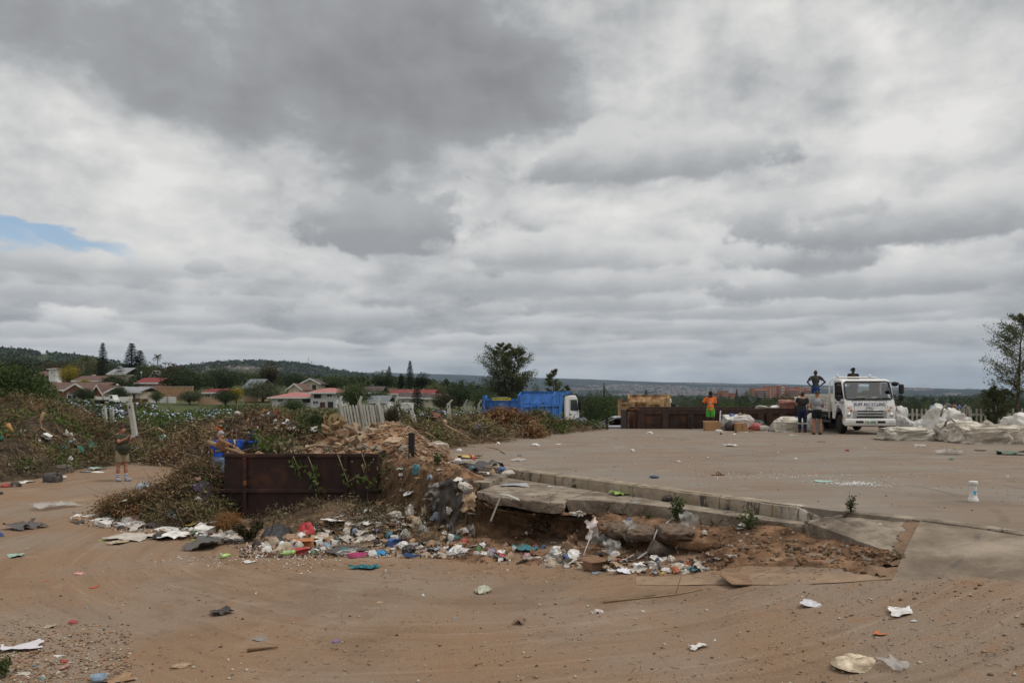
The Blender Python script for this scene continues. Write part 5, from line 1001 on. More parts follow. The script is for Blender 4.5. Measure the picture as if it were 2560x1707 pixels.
def casuarina(label,H,Wd,seed,n=5200,lo=.2,nl=34,ls=.5,thin=.055,trunk=.13,spread=1.0,multi=1):
 g = np.random.default_rng(seed); root = thing('casuarina_tree',label,'tree'); mb = MB(); C = []; ti = []; AX = []
 for s in range(multi):
  lean = np.array([g.uniform(-.1,.1),0,1]) if multi == 1 else np.array([(s - (multi - 1) / 2) * .22,g.uniform(-.05,.05),1]); hh = H * (1 if s == 0 else g.uniform(.75,.95))
  sp = [np.array([0,0,-.3])] + [lean * hh * t + np.array([.18 * math.sin(t * 7 + s),.1 * math.cos(t * 5),0]) * t for t in (.25,.5,.75,.97)]
  mb.tube([tuple(p) for p in sp],[trunk * 1.3,trunk,trunk * .75,trunk * .45,trunk * .12],7)
  for q in range(nl // multi):
   t = lo + (1 - lo) * (q + g.uniform(0,1)) / (nl // multi); t = min(t,.97); p0 = lean * hh * t + np.array([.18 * math.sin(t * 7 + s),.1 * math.cos(t * 5),0]) * t
   a = g.uniform(0,2 * math.pi); prof = math.sin(math.pi * min(1,(t - lo * .6) / (1 - lo * .6)) ** .8) * .85 + .18; ln = Wd * .5 * prof * g.uniform(.55,1.1) * spread
   d = np.array([math.cos(a),math.sin(a),g.uniform(.25,.75)]); e = p0 + d * ln; m = p0 + d * ln * .5 + np.array([0,0,-.06 * ln])
   mb.tube([tuple(p0),tuple(m),tuple(e)],[trunk * .32 * (1.1 - t),trunk * .2 * (1.1 - t) + .008,.01],5)
   kk = max(4,int(n / nl)); u = g.uniform(.3,1.08,(kk,1)); puff = p0 * (1 - u) + e * u + g.normal(size=(kk,3)) * ln * .11 * np.array([1,1,.8]) + np.array([0,0,-.05])
   C.append(puff); ti.append(np.clip(g.uniform(.0,.6) + g.uniform(0,.4,kk),0,1)); AX.append(np.tile(unit(d[None] * np.array([1,1,.2]) + np.array([0,0,.15]))[0],(kk,1)))
 C = np.concatenate(C); V,F = leaf_cloud(C,ls,thin,.2,0,seed,unit(np.concatenate(AX) + g.normal(size=C.shape) * .8)); mesh_np('crown',V,F,LF_CAS,root,tint=np.concatenate(ti)); mb.build('trunk',BARK,root); return root
def whorl_conifer(name,label,H,Wd,seed,tiers=17,lo=.08,dense=1.0,group=None,per=7,point=1.0):
 g = np.random.default_rng(seed); root = thing(name,label,'tree',(0,0,0),0,group); C = []; AX = []; ti = []
 for q in range(tiers):
  t = (q + .5) / tiers; z = H * (lo + (1 - lo) * t); r = Wd * .5 * (1 - t) ** (.75 * point) * g.uniform(.85,1.1) + .10
  for k in range(per):
   a = 2 * math.pi * (k + .5 * (q % 2)) / per + g.uniform(-.15,.15); d = np.array([math.cos(a),math.sin(a),.12]); kk = int(22 * dense); u = g.uniform(.1,1,(kk,1)) ** .7
   p = np.array([0,0,z]) + d * u * r + np.array([0,0,.22]) * u ** 2 * r * .5 + g.normal(size=(kk,3)) * np.array([.10,.10,.05]) * (H / 14)
   C.append(p); AX.append(np.tile(d,(kk,1))); ti.append(g.uniform(0,1,kk))
 C = np.concatenate(C); s = H / 14; V,F = leaf_cloud(C,.62 * s,.20 * s,.6,0,seed,np.concatenate(AX)); mesh_np('crown',V,F,LF_CON,root,tint=np.concatenate(ti))
 mb = MB(); mb.tube([(0,0,-.3),(0,0,H * .5),(0,0,H * .99)],[.018 * H,.011 * H,.003 * H],7); mb.build('trunk',BARK,root); return root
def palm(label,H,seed,n=26):
 g = np.random.default_rng(seed); root = thing('palm_tree',label,'tree'); C = []; AX = []
 for k in range(n):
  a = g.uniform(0,2 * math.pi); e = g.uniform(-.6,1.1); ln = 2.3
  for u in np.linspace(.1,1,16):
   p = np.array([math.cos(a) * ln * u * math.cos(e * .8),math.sin(a) * ln * u * math.cos(e * .8),ln * u * math.sin(e) - 1.0 * u * u]); s = np.array([-math.sin(a),math.cos(a),-.5])
   for w in (-1,1): C.append(p + s * w * .25); AX.append(s * w + np.array([math.cos(a),math.sin(a),-.3]) * .6)
 V,F = leaf_cloud(np.array(C) + np.array([0,0,H]),.62,.10,.2,0,seed,np.array(AX)); mesh_np('crown',V,F,LF_OLIVE,root,tint=g.uniform(0,1,len(C)))
 mb = MB(); mb.tube([(0,0,-.3),(.1,0,H * .5),(0,0,H)],[.28,.22,.26],8); mb.build('trunk',BARKP,root); return root
def put_tree(root,px,top,base,wpx,Y,H0,W0,rz=None):
 """scale a tree so that it spans the given photo rows at distance Y and stand it there"""
 b = P(px,base,Y); h = (base - top) / FPX * Y; w = wpx / FPX * Y
 root.location = b; root.scale = (w / W0,w / W0,h / H0); root.rotation_euler = (0,0,rz if rz is not None else RU(0,6.28)); return root
def base_for(px,Y): v = P(px,HOR,Y); z = float(terrain(v.x,v.y)); return HOR + (CAMZ - z) / Y * FPX
TREES = {}
def tproto(key,fn): TREES[key] = [fn,False]; kids(fn)
def T(key,px,top,base,wpx,Y,label,group=None,leaf=None):
 root,used = TREES[key]
 if used: o = dup(root,label=label); TREES[key][1] = True
 else: o = root; o['label'] = label; TREES[key][1] = True
 if group: o['group'] = group
 elif 'group' in o: del o['group']
 base = max(base,base_for(px,Y)) if base is None or Y > 40 else base
 b = P(px,base,Y); h = (base - top) / FPX * Y; w = wpx / FPX * Y; H0,W0 = root['span']
 o.location = b; o.scale = (w / W0,w / W0,h / H0); o.rotation_euler = (0,0,RU(0,6.28))
 if leaf:
  for c in o.children:
   if c.name.startswith('crown'): c.material_slots[0].link = 'OBJECT'; c.material_slots[0].material = leaf
 return o
def reg(key,root,H,Wd): root['span'] = (H,Wd); kids(root); TREES[key] = [root,False]
reg('dome1',blob_tree('broadleaf_tree','x',8,9,.22,LF_DARK,1,6200,.36,36,.08),8,9)
reg('dome2',blob_tree('broadleaf_tree','x',9,8,.22,LF_GREEN,2,6200,.34,38,.10),9,8)
reg('dome3',blob_tree('broadleaf_tree','x',8,10,.24,LF_OLIVE,3,6200,.38,38,.08),8,10)
reg('near',blob_tree('broadleaf_tree','x',4.2,6.6,.16,LF_GREEN,77,20000,.19,70,.04,flat=.9,loose=.22),4.2,6.6)
reg('round',blob_tree('rounded_tree','x',5,6,.16,LF_DARK,4,6000,.22,44,.12,flat=.9),5,6)
reg('tall',blob_tree('tall_tree','x',12,6.5,.24,LF_BROWN,5,5600,.34,34,.12,loose=.5),12,6.5)
reg('grey',blob_tree('willowy_tree','x',7,8,.18,LF_GREY,6,6200,.28,30,.15,loose=.6),7,8)
reg('norfolk',whorl_conifer('norfolk_pine','x',14,5.0,7,26,.03,1.0,None,9),14,5.0)
reg('conic',whorl_conifer('conical_conifer','x',10,4.2,8,22,.03,1.7,None,9,1.2),10,4.2)
reg('shrub',blob_tree('shrub','x',2.2,3.2,.05,LF_GREEN,9,3600,.17,26,.02,TWIG,.9,.25),2.2,3.2)
reg('shrub2',blob_tree('shrub','x',1.8,3.4,.05,LF_FADE,10,3600,.15,26,.02,TWIG,.9,.3),1.8,3.4)
for k in ('shrub','shrub2'): TREES[k][0]['category'] = 'shrub'
def add_flowers(root,seed,n=110):
 g = np.random.default_rng(seed); a = g.uniform(0,6.28,n); e = g.uniform(.15,1.3,n); C = np.c_[np.cos(a) * np.cos(e) * 1.5,np.sin(a) * np.cos(e) * 1.5,1.1 + np.sin(e) * 1.0]
 V,F = leaf_cloud(C,.11,.10,.9,0,seed); o = mesh_np('blossom',V,F,mat('pale_blue_blossom',(.50,.55,.72),.7,.1),root); o['kind'] = 'stuff'
reg('plumbago',blob_tree('flowering_shrub','x',2.2,3.2,.05,LF_FRESH,12,3600,.17,26,.02,TWIG,.9,.25),2.2,3.2); TREES['plumbago'][0]['category'] = 'shrub'; add_flowers(TREES['plumbago'][0],3); kids(TREES['plumbago'][0])
for a in [
 ('near',10,903,1045,230,56,'big bushy olive green tree at the far end of the garden waste heap',None,LF_GREEN),
 ('near',100,955,1030,130,60,'lower green tree beside the big bushy tree above the garden waste',None,LF_OLIVE),
 ('dome1',50,889,960,150,230,'dark broad tree on the skyline behind the big bushy tree',None,LF_DARK),('dome3',160,902,960,120,225,'brownish olive tree on the skyline left of the first norfolk pine',None,LF_BROWN),
 ('dome3',228,889,965,100,240,'tall olive crown just left of the single norfolk pine',None,LF_OLIVE),('dome2',172,909,958,54,165,'yellow blossoming tree beside the brown roofs',None,LF_YELL),('round',213,947,968,40,150,'small yellow bush above the long brown roof',None,LF_YELL),
 ('dome2',300,905,960,110,250,'green skyline tree between the norfolk pines',None,LF_DARK),
 ('norfolk',257,857,945,40,200,'single slim norfolk pine standing alone on the skyline'),('norfolk',329,858,955,62,190,'tallest broad norfolk pine of the skyline pair'),('norfolk',350,876,955,56,188,'shorter norfolk pine touching the taller one'),
 ('dome1',292,936,992,96,138,'dark dense tree behind the grey roofed bungalow',None,LF_DARK),('dome2',378,903,965,70,185,'green tree left of the palm',None,LF_GREEN),('dome1',350,925,985,70,165,'dark tree above the red brick house roof',None,LF_DARK),
 ('round',300,962,1012,46,112,'round headed street tree in front of the white perimeter wall',None,LF_DARK),('round',210,968,1006,58,112,'dense ball shaped tree in front of the brick gable',None,LF_DARK),('round',391,977,1008,36,109,'small round tree before the white wall panels',None,LF_GREEN),
 ('dome3',430,905,990,120,158,'large brown tinged tree behind the red roofed houses',None,LF_BROWN),('dome1',468,922,994,130,130,'very large dark green tree over the walled gardens',None,LF_DARK),('dome1',548,918,985,110,170,'dark tree mass right of the very large tree',None,LF_DARK),('dome2',612,925,960,80,200,'bright green tree on the slope below the town hill',None,LF_GREEN),
 ('round',473,975,1012,70,107,'wide low tree at the end of the white wall',None,LF_GREY),('round',564,971,1016,62,104,'dark rounded tree beside the peach wall',None,LF_DARK),('dome2',590,963,1010,36,108,'yellow green tree behind the dark rounded tree',None,LF_YELL),
 ('tall',672,895,985,58,175,'tall reddish dark tree standing above the slate roofs'),('grey',655,950,1010,120,116,'spreading grey green tree left of the pink roofed house'),('dome1',732,930,980,66,170,'dark tree between the tall tree and the cream gable',None,LF_DARK),('dome2',832,934,985,76,168,'green tree right of the cream gable',None,LF_GREEN),
 ('round',886,957,1024,92,98,'big round green tree right of the white house',None,LF_GREEN),('round',735,998,1030,66,92,'green rounded tree hiding the white wing of the house',None,LF_GREEN),('dome1',902,937,985,50,200,'small dark tree on the slope behind the big round tree',None,LF_DARK),('tall',955,919,990,58,165,'dark broad tree left of the three norfolk pines',None,LF_DARK),
 ('norfolk',973,916,975,26,190,'small norfolk pine peeping over the dark broad tree'),('norfolk',1003,934,985,30,182,'squat conifer left of the tallest slim norfolk pine'),('norfolk',1025,902,990,32,180,'slim tall norfolk pine above the long red roof'),('tall',1054,925,985,44,172,'airy dark tree right of the slim norfolk pine',None,LF_CON),
 ('conic',1043,948,1032,40,96,'dark pointed cypress in front of the townhouses'),('dome3',1090,957,1005,60,150,'olive tree right of the long red roof',None,LF_OLIVE),('dome1',1150,955,1015,92,130,'dark green tree group left of the tall casuarina',None,LF_DARK),('dome2',1205,966,1025,60,118,'green tree beside the casuarina trunk',None,LF_GREEN),('dome3',1110,978,1025,70,105,'low olive tree behind the fence posts',None,LF_BROWN),
 ('dome1',1345,973,1035,66,112,'low dark tree right of the casuarina',None,LF_DARK),('dome2',1430,975,1040,56,112,'dark green tree behind the lorry cab guard',None,LF_DARK),('dome2',1518,967,1075,92,86,'broad bright green tree right of the blue lorry',None,LF_GREEN),('dome1',1470,990,1070,70,84,'dark bush tree between lorry cab and silver car',None,LF_DARK),('norfolk',1510,957,1000,14,150,'tiny norfolk pine poking above the broad green tree'),('dome3',1570,1000,1070,60,95,'olive tree behind the swung skip door',None,LF_OLIVE),
 ('norfolk',1842,972,1000,15,620,'dark distant pine beside the smaller orange building'),('conic',1891,978,1004,11,700,'dark narrow conifer before the orange block'),('conic',1911,980,1004,9,700,'narrower conifer right of its taller twin before the orange block'),('norfolk',1615,973,1000,17,800,'distant rounded pine in the valley left of the man in orange'),
 ('dome1',1868,977,1000,42,600,'distant grey green tree left of the orange block',None,LF_GREY),('dome2',1815,992,1055,56,90,'light green tree above the skip right of the man in orange',None,LF_FRESH),('dome1',1860,1000,1050,70,130,'dark tree in front of the orange block',None,LF_DARK),('dome1',1960,985,1030,56,260,'dark tree at the right foot of the orange block',None,LF_DARK),('dome2',1990,992,1040,60,200,'green tree behind the heaped skip',None,LF_GREEN),('conic',1850,1003,1040,20,150,'dark upright conifer in the valley trees'),
 ('dome3',2316,997,1040,44,130,'olive tree behind the concrete picket fence',None,LF_OLIVE),('dome2',2245,1006,1040,60,150,'low green tree between the lorry mirror and the fence',None,LF_DARK),('dome1',2420,1004,1040,80,180,'low dark tree behind the fence left of the casuarina',None,LF_DARK)]: T(*a)
pt = palm('tall palm with a shaggy round head on the skyline',8,5); pt['span'] = (9.2,4.4); b = P(394,935,205); pt.location = b; h = 50 / FPX * 205; pt.scale = (h / 9.2,) * 3
for i in range(4):
 pass
pt2 = palm('dark palm near the brown roofs',6,6); pt2.location = P(208,945,210); pt2.scale = (.78,) * 3
ct = casuarina('tall feathery casuarina standing behind the blue lorry',9.6,6.4,21,20000,.10,110,.36,.085,.17,1.05,2); b = P(1272,1040,62); ct.location = b; s_ = (1040 - 858) / FPX * 62 / 9.6; ct.scale = (s_ * .98,s_ * .98,s_)
ct = casuarina('slim young casuarina right of the lorry cab guard',5,2.3,22,3600,.05,40,.42,.06,.08); b = P(1386,1030,74); ct.location = b; s_ = (1030 - 922) / FPX * 74 / 5; ct.scale = (s_,) * 3
ct = casuarina('small leaning casuarina shoot right of the slim young one',3,1.8,23,1500,.05,22,.4,.06,.05); ct.location = P(1408,1030,74); s_ = (1030 - 962) / FPX * 74 / 3; ct.scale = (s_,) * 3; ct.rotation_euler = (0,.12,0)
ct = casuarina('tall thin casuarina with sparse tufts by the right hand fence',6.4,4.6,31,7000,.24,70,.22,.045,.085,.92); b = P(2538,1062,40); ct.location = b; s_ = (1062 - 786) / FPX * 40 / 6.4; ct.scale = (s_,) * 3
ct = casuarina('bushy dark casuarina sapling left of the tall thin one',2.4,2.4,32,3400,.02,40,.28,.05,.05,1.0,2); b = P(2490,1062,41); ct.location = b; s_ = (1062 - 968) / FPX * 41 / 2.4; ct.scale = (s_,) * 3
HALF = lambda Y,m: 'farther' if Y > m else 'nearer'
def zone(px): return next(w for a,w in ((130,'at the far left'),(300,'by the single norfolk pine'),(420,'by the norfolk pine pair'),(560,'above the walled gardens'),(700,'by the slate roofed house'),(860,'above the pink roofed house'),(980,'right of the cream house'),(1130,'above the long red roof'),(1330,'by the tall casuarina'),(1500,'behind the blue lorry cab'),(1640,'behind the tan tipper'),(1800,'behind the man in orange'),(1900,'left of the orange block'),(2060,'before the orange block'),(2300,'right of the lorry mirror'),(9999,'behind the right hand fence')) if px < a)
def hue(l): return {'dark_leaves': 'dark','green_leaves': 'green','grey_green_leaves': 'grey green','brown_green_leaves': 'brownish','olive_leaves': 'olive','fading_olive_leaves': 'fading olive'}[l.name]
rs = random.Random(5)
for i in range(72):
 px = rs.uniform(1380,2060) if i % 4 else rs.uniform(2080,2640); Y = rs.uniform(150,520); k = rs.choice(['dome1','dome2','dome3','dome1']); top = 985 + rs.uniform(4,14) * (1 if Y > 250 else 1.7); wp = rs.uniform(3.5,7) / Y * FPX * 1.3
 lf = rs.choice([LF_DARK,LF_GREEN,LF_GREY,LF_DARK,LF_BROWN]); T(k,px,top,top + wp * .6,wp,Y,'%s %s bushy tree in the valley %s' % (HALF(Y,330),hue(lf),zone(px)),'trees in the valley beyond the skips',lf)
for i in range(125):
 px = rs.uniform(-260,1180); Y = rs.uniform(175,420); k = rs.choice(['dome1','dome2','dome3','dome1']); top = np.interp(px,[-260,0,200,400,700,900,1180],[895,898,902,916,938,950,968]) + rs.uniform(-3,12) + max(0,260 - Y) * .33; wp = rs.uniform(6,11) / Y * FPX * 1.3
 lf = rs.choice([LF_DARK,LF_GREEN,LF_DARK,LF_DARK,LF_BROWN]); T(k,px,top,top + wp * .6,wp,Y,'%s %s %s tree on the suburban slope %s' % (HALF(Y,280),hue(lf),{'dome1': 'broad','dome2': 'tall crowned','dome3': 'spreading'}[k],zone(px)),'trees on the suburban slope',lf)
for i in range(55):
 px = rs.uniform(110,1120); Y = rs.uniform(126,168); k = rs.choice(['dome1','dome2','round']); top = rs.uniform(958,975); wp = rs.uniform(2.6,4.5) / Y * FPX * 1.2
 lf = rs.choice([LF_DARK,LF_GREEN,LF_OLIVE,LF_DARK]); T(k,px,top + 14,top + wp * .6 + 20,wp,Y,'%s %s %s tree between the houses %s' % (HALF(Y,146),hue(lf),{'dome1': 'broad','dome2': 'tall crowned','round': 'rounded'}[k],zone(px)),'garden trees between the houses',lf)
for i in range(26):
 px = rs.uniform(345,560); Y = rs.uniform(44,58); T('plumbago',px,base_for(px,Y) - 2.0 / Y * FPX * rs.uniform(.8,1.1),0,rs.uniform(2.6,3.8) / Y * FPX,Y,'%s green shrub with pale blue blossom behind the tip %s' % (HALF(Y,51),zone(px)),'pale blue flowering shrubs behind the tip')
for i in range(30):
 px = rs.uniform(530,900); Y = rs.uniform(46,72); T(rs.choice(['shrub','shrub2']),px,max(base_for(px,Y) - 2.0 / Y * FPX * rs.uniform(.7,1.2),np.interp(px,[530,640,690,860],[995,1000,1014,1016])),0,rs.uniform(3,5) / Y * FPX,Y,'%s wild shrub behind the refuse mound %s' % (HALF(Y,58),zone(px)),'wild shrubs behind the refuse mound',rs.choice([LF_GREEN,LF_FADE,LF_OLIVE]))
for i in range(22):
 px = rs.uniform(60,340); Y = rs.uniform(48,66); T(rs.choice(['shrub','plumbago']),px,base_for(px,Y) - 2.3 / Y * FPX * rs.uniform(.8,1.2),0,rs.uniform(3,5) / Y * FPX,Y,'%s leafy shrub behind the garden waste heap %s' % (HALF(Y,57),zone(px)),'shrubs behind the garden waste heap',rs.choice([LF_GREEN,LF_DARK,LF_OLIVE]))
for i in range(26):
 px = rs.uniform(960,1330); Y = rs.uniform(44,62); T(rs.choice(['shrub','shrub2','plumbago']),px,base_for(px,Y) - 1.9 / Y * FPX * rs.uniform(.8,1.2),0,rs.uniform(2.6,4) / Y * FPX,Y,'%s leafy shrub along the fence line %s' % (HALF(Y,53),zone(px)),'shrubs along the fence line',rs.choice([LF_GREEN,LF_DARK,LF_FADE]))
for i in range(18):
 px = rs.uniform(1440,1660); Y = rs.uniform(56,75); T('shrub',px,base_for(px,Y) - 3.2 / Y * FPX,0,rs.uniform(3.5,5) / Y * FPX,Y,'dark leafy shrub behind the silver car','dark shrubs behind the silver car',rs.choice([LF_GREEN,LF_DARK]))
for i in range(14):
 px = rs.uniform(2230,2600); Y = rs.uniform(50,70); T('shrub',px,1014 + rs.uniform(0,12),0,rs.uniform(3.5,5) / Y * FPX,Y,'dark leafy shrub behind the concrete picket fence','dark shrubs behind the picket fence',LF_DARK)
T('shrub',805,1022,1110,100,34,'big dark bush trailing creepers left of the leaning fence',None,LF_DARK); T('shrub2',765,1040,1110,90,31,'tangled bush with trailing stems beside the refuse mound',None,LF_GREEN)
T('shrub2',985,1000,1075,60,30,'brown leaved branchy bush against the leaning fence',None,LF_BROWN)
# == houses,walls,far buildings
def plain(n,c,r=.85,v=.12,sc=1.0): return mat(n,c,r,v,sc,.15)
RF_BROWN = plain('brown_roof_tiles',(.125,.072,.058),.9,.2,1.2); RF_RED = plain('red_roof_sheet',(.17,.020,.017),.7,.15); RF_PINK = plain('pink_roof_tiles',(.36,.15,.135),.85,.15,1.5); RF_GREY = plain('grey_roof_sheet',(.24,.24,.25),.7,.12); RF_SLATE = plain('slate_roof',(.14,.155,.165),.8,.15); RF_DARK = plain('dark_roof_tiles',(.075,.055,.052),.9,.2)
WL_BRICK = plain('brick_wall',(.26,.105,.065),.9,.2,3); WL_WHITE = plain('white_wall',(.68,.67,.66),.85,.06); WL_BEIGE = plain('beige_wall',(.40,.34,.27),.9,.1); WL_CREAM = plain('cream_wall',(.58,.52,.40),.9,.08); WL_PEACH = plain('peach_wall',(.48,.32,.20),.9,.1); WL_PAT = plain('patchy_white_wall',(.60,.59,.58),.85,.16,.8)
M_FASC = plain('white_fascia',(.66,.65,.63)); M_PANE = mat('window_pane',(.035,.042,.050),.12,.3,2,spec=.7); M_SHADEFIT = plain('dark_shade_and_fittings',(.05,.045,.045))
def house(name,label,px0,px1,yr,ye,yb,Y,roofm,wallm,kind='ridge',wins=(),dep=7.0,over=.35,fascia=M_FASC,chim=None,rz=0.0,cat='house'):
 """px0..px1 facade, rows of ridge, eave and base at distance Y"""
 s = Y / FPX; w = (px1 - px0) * s; z0 = 0; he = (yb - ye) * s; hr = (yb - yr) * s
 root = thing(name,label,cat,P(px0,yb,Y),rz)
 mb = MB()
 if kind == 'gable': mb.prism([(0,-4),(w,-4),(w,he),(w / 2,hr - .08),(0,he)],0,dep,axis='y')
 else: mb.box((0,0,-4),(w,dep,he))
 mb.build('wall',wallm,root)
 o = over; t = .14
 mb = MB()
 if kind == 'gable':
  for a,b in (((-o,he - o * (hr - he) / (w / 2)),(w / 2,hr)),((w / 2,hr),(w + o,he - o * (hr - he) / (w / 2)))): mb.prism([a,b,(b[0],b[1] + t),(a[0],a[1] + t)],-o,dep + o,axis='y')
  mb.build('roof',roofm,root)
  for a,b in (((-o,he - o * (hr - he) / (w / 2)),(w / 2,hr)),((w / 2,hr),(w + o,he - o * (hr - he) / (w / 2)))): mb = MB(); mb.prism([(a[0],a[1] - .10),(b[0],b[1] - .10),(b[0],b[1] + t + .03),(a[0],a[1] + t + .03)],-o - .06,-o,axis='y'); mb.build('fascia',fascia,root)
 elif kind == 'hip':
  r0,r1 = min(w * .35,dep * .5),max(w - dep * .5,w * .65); V = [(-o,-o,he),(w + o,-o,he),(w + o,dep + o,he),(-o,dep + o,he),(r0,dep / 2,hr),(r1,dep / 2,hr)]
  mb.add(V,[(0,1,5,4),(1,2,5),(2,3,4,5),(3,0,4),(3,2,1,0)]); mb.build('roof',roofm,root)
  mb = MB(); mb.box((-o - .02,-o - .05,he - .16),(w + o + .02,-o,he + .03)); mb.build('fascia',fascia,root)
 elif kind == 'flat':
  mb.box((-o,-o,he),(w + o,dep + o,hr)); mb.build('roof',roofm,root)
 else:
  mb.prism([(-o,he - .05),(dep / 2,hr),(dep + o,he - .05),(dep + o,he + t - .05),(dep / 2,hr + t),(-o,he + t - .05)],-o,w + o,axis='x'); mb.build('roof',roofm,root)
  mb = MB(); mb.box((-o,-o - .05,he - .18),(w + o,-o,he + .06)); mb.build('fascia',fascia,root)
 for q in wins:
  u0,u1,v0,v1 = q[:4]; typ = q[4] if len(q) > 4 else 'window'
  a,b,c,d = u0 * w,u1 * w,(1 - v1) * he,(1 - v0) * he
  if typ == 'window':
   mb = MB(); f = .07
   for bx in (((a,-.05,c),(b,.0,c + f)),((a,-.05,d - f),(b,0,d)),((a,-.05,c + f),(a + f,0,d - f)),((b - f,-.05,c + f),(b,0,d - f)),(((a + b) / 2 - f / 2,-.045,c + f),((a + b) / 2 + f / 2,0,d - f))): mb.box(*bx)
   wn = mb.build('window',M_FASC,root); mb = MB(); mb.box((a + f,-.03,c + f),(b - f,-.01,d - f)); mb.build('pane',M_PANE,wn)
  elif typ == 'void': mb = MB(); mb.box((a,-.02,c),(b,-.006,d)); mb.build('opening',M_SHADEFIT,root)  # flat dark panel: the shade inside the opening is put into its colour
  elif typ == 'door': mb = MB(); mb.box((a,-.04,c),(b,0,d)); mb.build('door',mat('brown_door',(.10,.045,.03),.7),root)
  elif typ == 'garage':
   mb = MB(); mb.box((a,-.05,c),(b,0,d)); g = mb.build('garage_door',M_FASC,root)
   for k in range(1,4): mb = MB(); zz = c + (d - c) * k / 4; mb.box((a,-.055,zz),(b,-.051,zz + .05)); mb.build('groove',M_SHADEFIT,g)
 if chim:
  a,b,hh = chim; mb = MB(); mb.box((a * w,dep * .45,he),(b * w,dep * .6,hr + hh)); mb.build('chimney',wallm,root)
 return root
house('bungalow','long brick bungalow with brown tiled roof and white edged gables',84,245,957,974,1006,124,RF_BROWN,WL_BRICK,'ridge',[(.05,.16,.2,.6),(.24,.36,.2,.6)],9)
house('bungalow_wing','brick gabled wing with white garage front before the long bungalow',161,218,960,977,1008,119,RF_BROWN,WL_BRICK,'gable',[(.10,.9,.08,.22,'garage'),(.12,.55,.30,.8)],6,.2)
house('bungalow_wing','narrow brick gable at the right end of the long bungalow',236,254,964,978,1008,120,RF_BROWN,WL_BRICK,'gable',[(.3,.7,.4,.7)],6,.5)
house('cottage','beige cottage with grey roof and white gable edge behind the perimeter wall',266,318,968,981,1006,117,RF_GREY,WL_BEIGE,'gable',[(.15,.4,.3,.65)],7,.3)
house('cottage','beige cottage wing with white porch posts right of the grey roofed cottage',320,350,969,979,1004,116,RF_GREY,WL_BEIGE,'ridge',[(.05,.3,.25,.6),(.42,.58,.2,.9,'door'),(.7,.9,.25,.6)],6)
house('brick_house','brick house with bright red sheet roof and dark windows',341,393,945,957,985,140,RF_RED,WL_BRICK,'ridge',[(.04,.26,.15,.5),(.40,.62,.15,.5),(.75,.97,.15,.5)],8)
house('brown_house','brown roofed house half hidden in trees below the white tower',75,142,928,944,962,182,RF_BROWN,WL_BRICK,'ridge',[(.6,.75,.3,.7)],9)
house('tower_house','small white tower room with brown cap rising from the brown roofed house',122,139,918,922,945,180,RF_BROWN,WL_WHITE,'hip',[(.35,.55,.25,.6)],2.5,.3)
house('brown_house','house with long brown tiled roof behind the yellow bush',184,252,940,952,970,158,RF_BROWN,WL_BEIGE,'ridge',[(.7,.9,.2,.6)],8,chim=(.3,.36,.4))
house('grey_house','house with broad grey roof and small dormer below the norfolk pines',271,312,919,935,955,178,RF_GREY,WL_BEIGE,'ridge',[(.3,.5,.2,.6)],9)
mb = MB(); mb.prism([(0,0),(1.6,0),(.8,.75)],0,1.5,axis='y'); o = mb.build('dormer',RF_SLATE,bpy.data.objects['grey_house']); o.location = (1.0,.8,2.9)
house('white_house','white gabled roof peak left of the skyline palm foot',378,398,927,940,955,172,RF_GREY,WL_WHITE,'gable',[(.3,.7,.4,.8)],6)
house('red_house','low house with small red roof and beige walls behind the peach wall',511,549,973,981,1000,125,RF_RED,WL_BEIGE,'ridge',[(.05,.4,.2,.7)],7)
house('slate_house','steep slate roofed house between dark trees',612,646,948,968,990,142,RF_SLATE,WL_BRICK,'ridge',[(.2,.45,.3,.8),(.6,.75,.2,1,'door')],8)
house('flat_house','flat topped peach garage wall left of the grey green tree',608,644,985,988,1008,118,WL_BEIGE,WL_PEACH,'flat',[],5,.1)
WH = house('white_house','two storey white house with pink tiled hip roof and dark balcony opening',777,841,969,981,1021,104,RF_PINK,WL_PAT,'hip',[(.12,.40,.06,.36,'void'),(.62,.84,.06,.30),(.07,.30,.50,.74),(.36,.56,.60,1.0,'door'),(.66,.88,.58,1.0,'void')],8,.5)
house('white_wing','single storey white wing with pink tiled roof left of the two storey house',680,777,980,993,1018,106,RF_PINK,WL_PAT,'hip',[(.14,.28,.1,.5),(.78,.98,.12,.55,'void'),(.40,.52,.1,.55)],8,.5)
house('cream_house','cream gabled house with white columns on the slope',757,796,947,957,976,160,RF_DARK,WL_CREAM,'gable',[(.15,.4,.25,.9,'void'),(.6,.85,.25,.9,'void')],9,.6)
house('cream_house','small white edged gable in the trees left of the cream house',721,752,960,972,990,135,RF_BROWN,WL_CREAM,'gable',[(.3,.6,.4,.8)],7,.4)
house('dark_roof_house','dark brown roofed house right of the big round tree',910,949,967,981,1000,128,RF_DARK,WL_WHITE,'ridge',[(.3,.6,.3,.8)],8)
house('dark_roof_house','low grey roofed white outbuilding beside the leaning fence',924,966,991,1004,1018,101,RF_SLATE,WL_WHITE,'ridge',[(.3,.5,.1,.8,'void')],6)
house('red_house','long house with bright red roof behind the brown townhouses',974,1082,975,984,1004,128,RF_RED,WL_CREAM,'ridge',[],8,chim=(.34,.38,.15))
for i,(a,b,lb) in enumerate(((997,1022,'left of the cypress'),(1023,1052,'behind the cypress tip'),(1054,1082,'right of the cypress'),(1083,1110,'at the right end of the row'))):
 house('townhouse','cream townhouse with brown roof ' + lb,a,b,983 + i,993 + i,1015,112 + i * .4,RF_DARK,WL_CREAM,'ridge',[(.3,.62,.25,.6)],7,chim=(.8,.9,.2))
house('garden_wall_house','low white flat roofed outbuilding near the cypress foot',1001,1026,1008,1010,1020,92,WL_WHITE,WL_WHITE,'flat',[],3,.05)
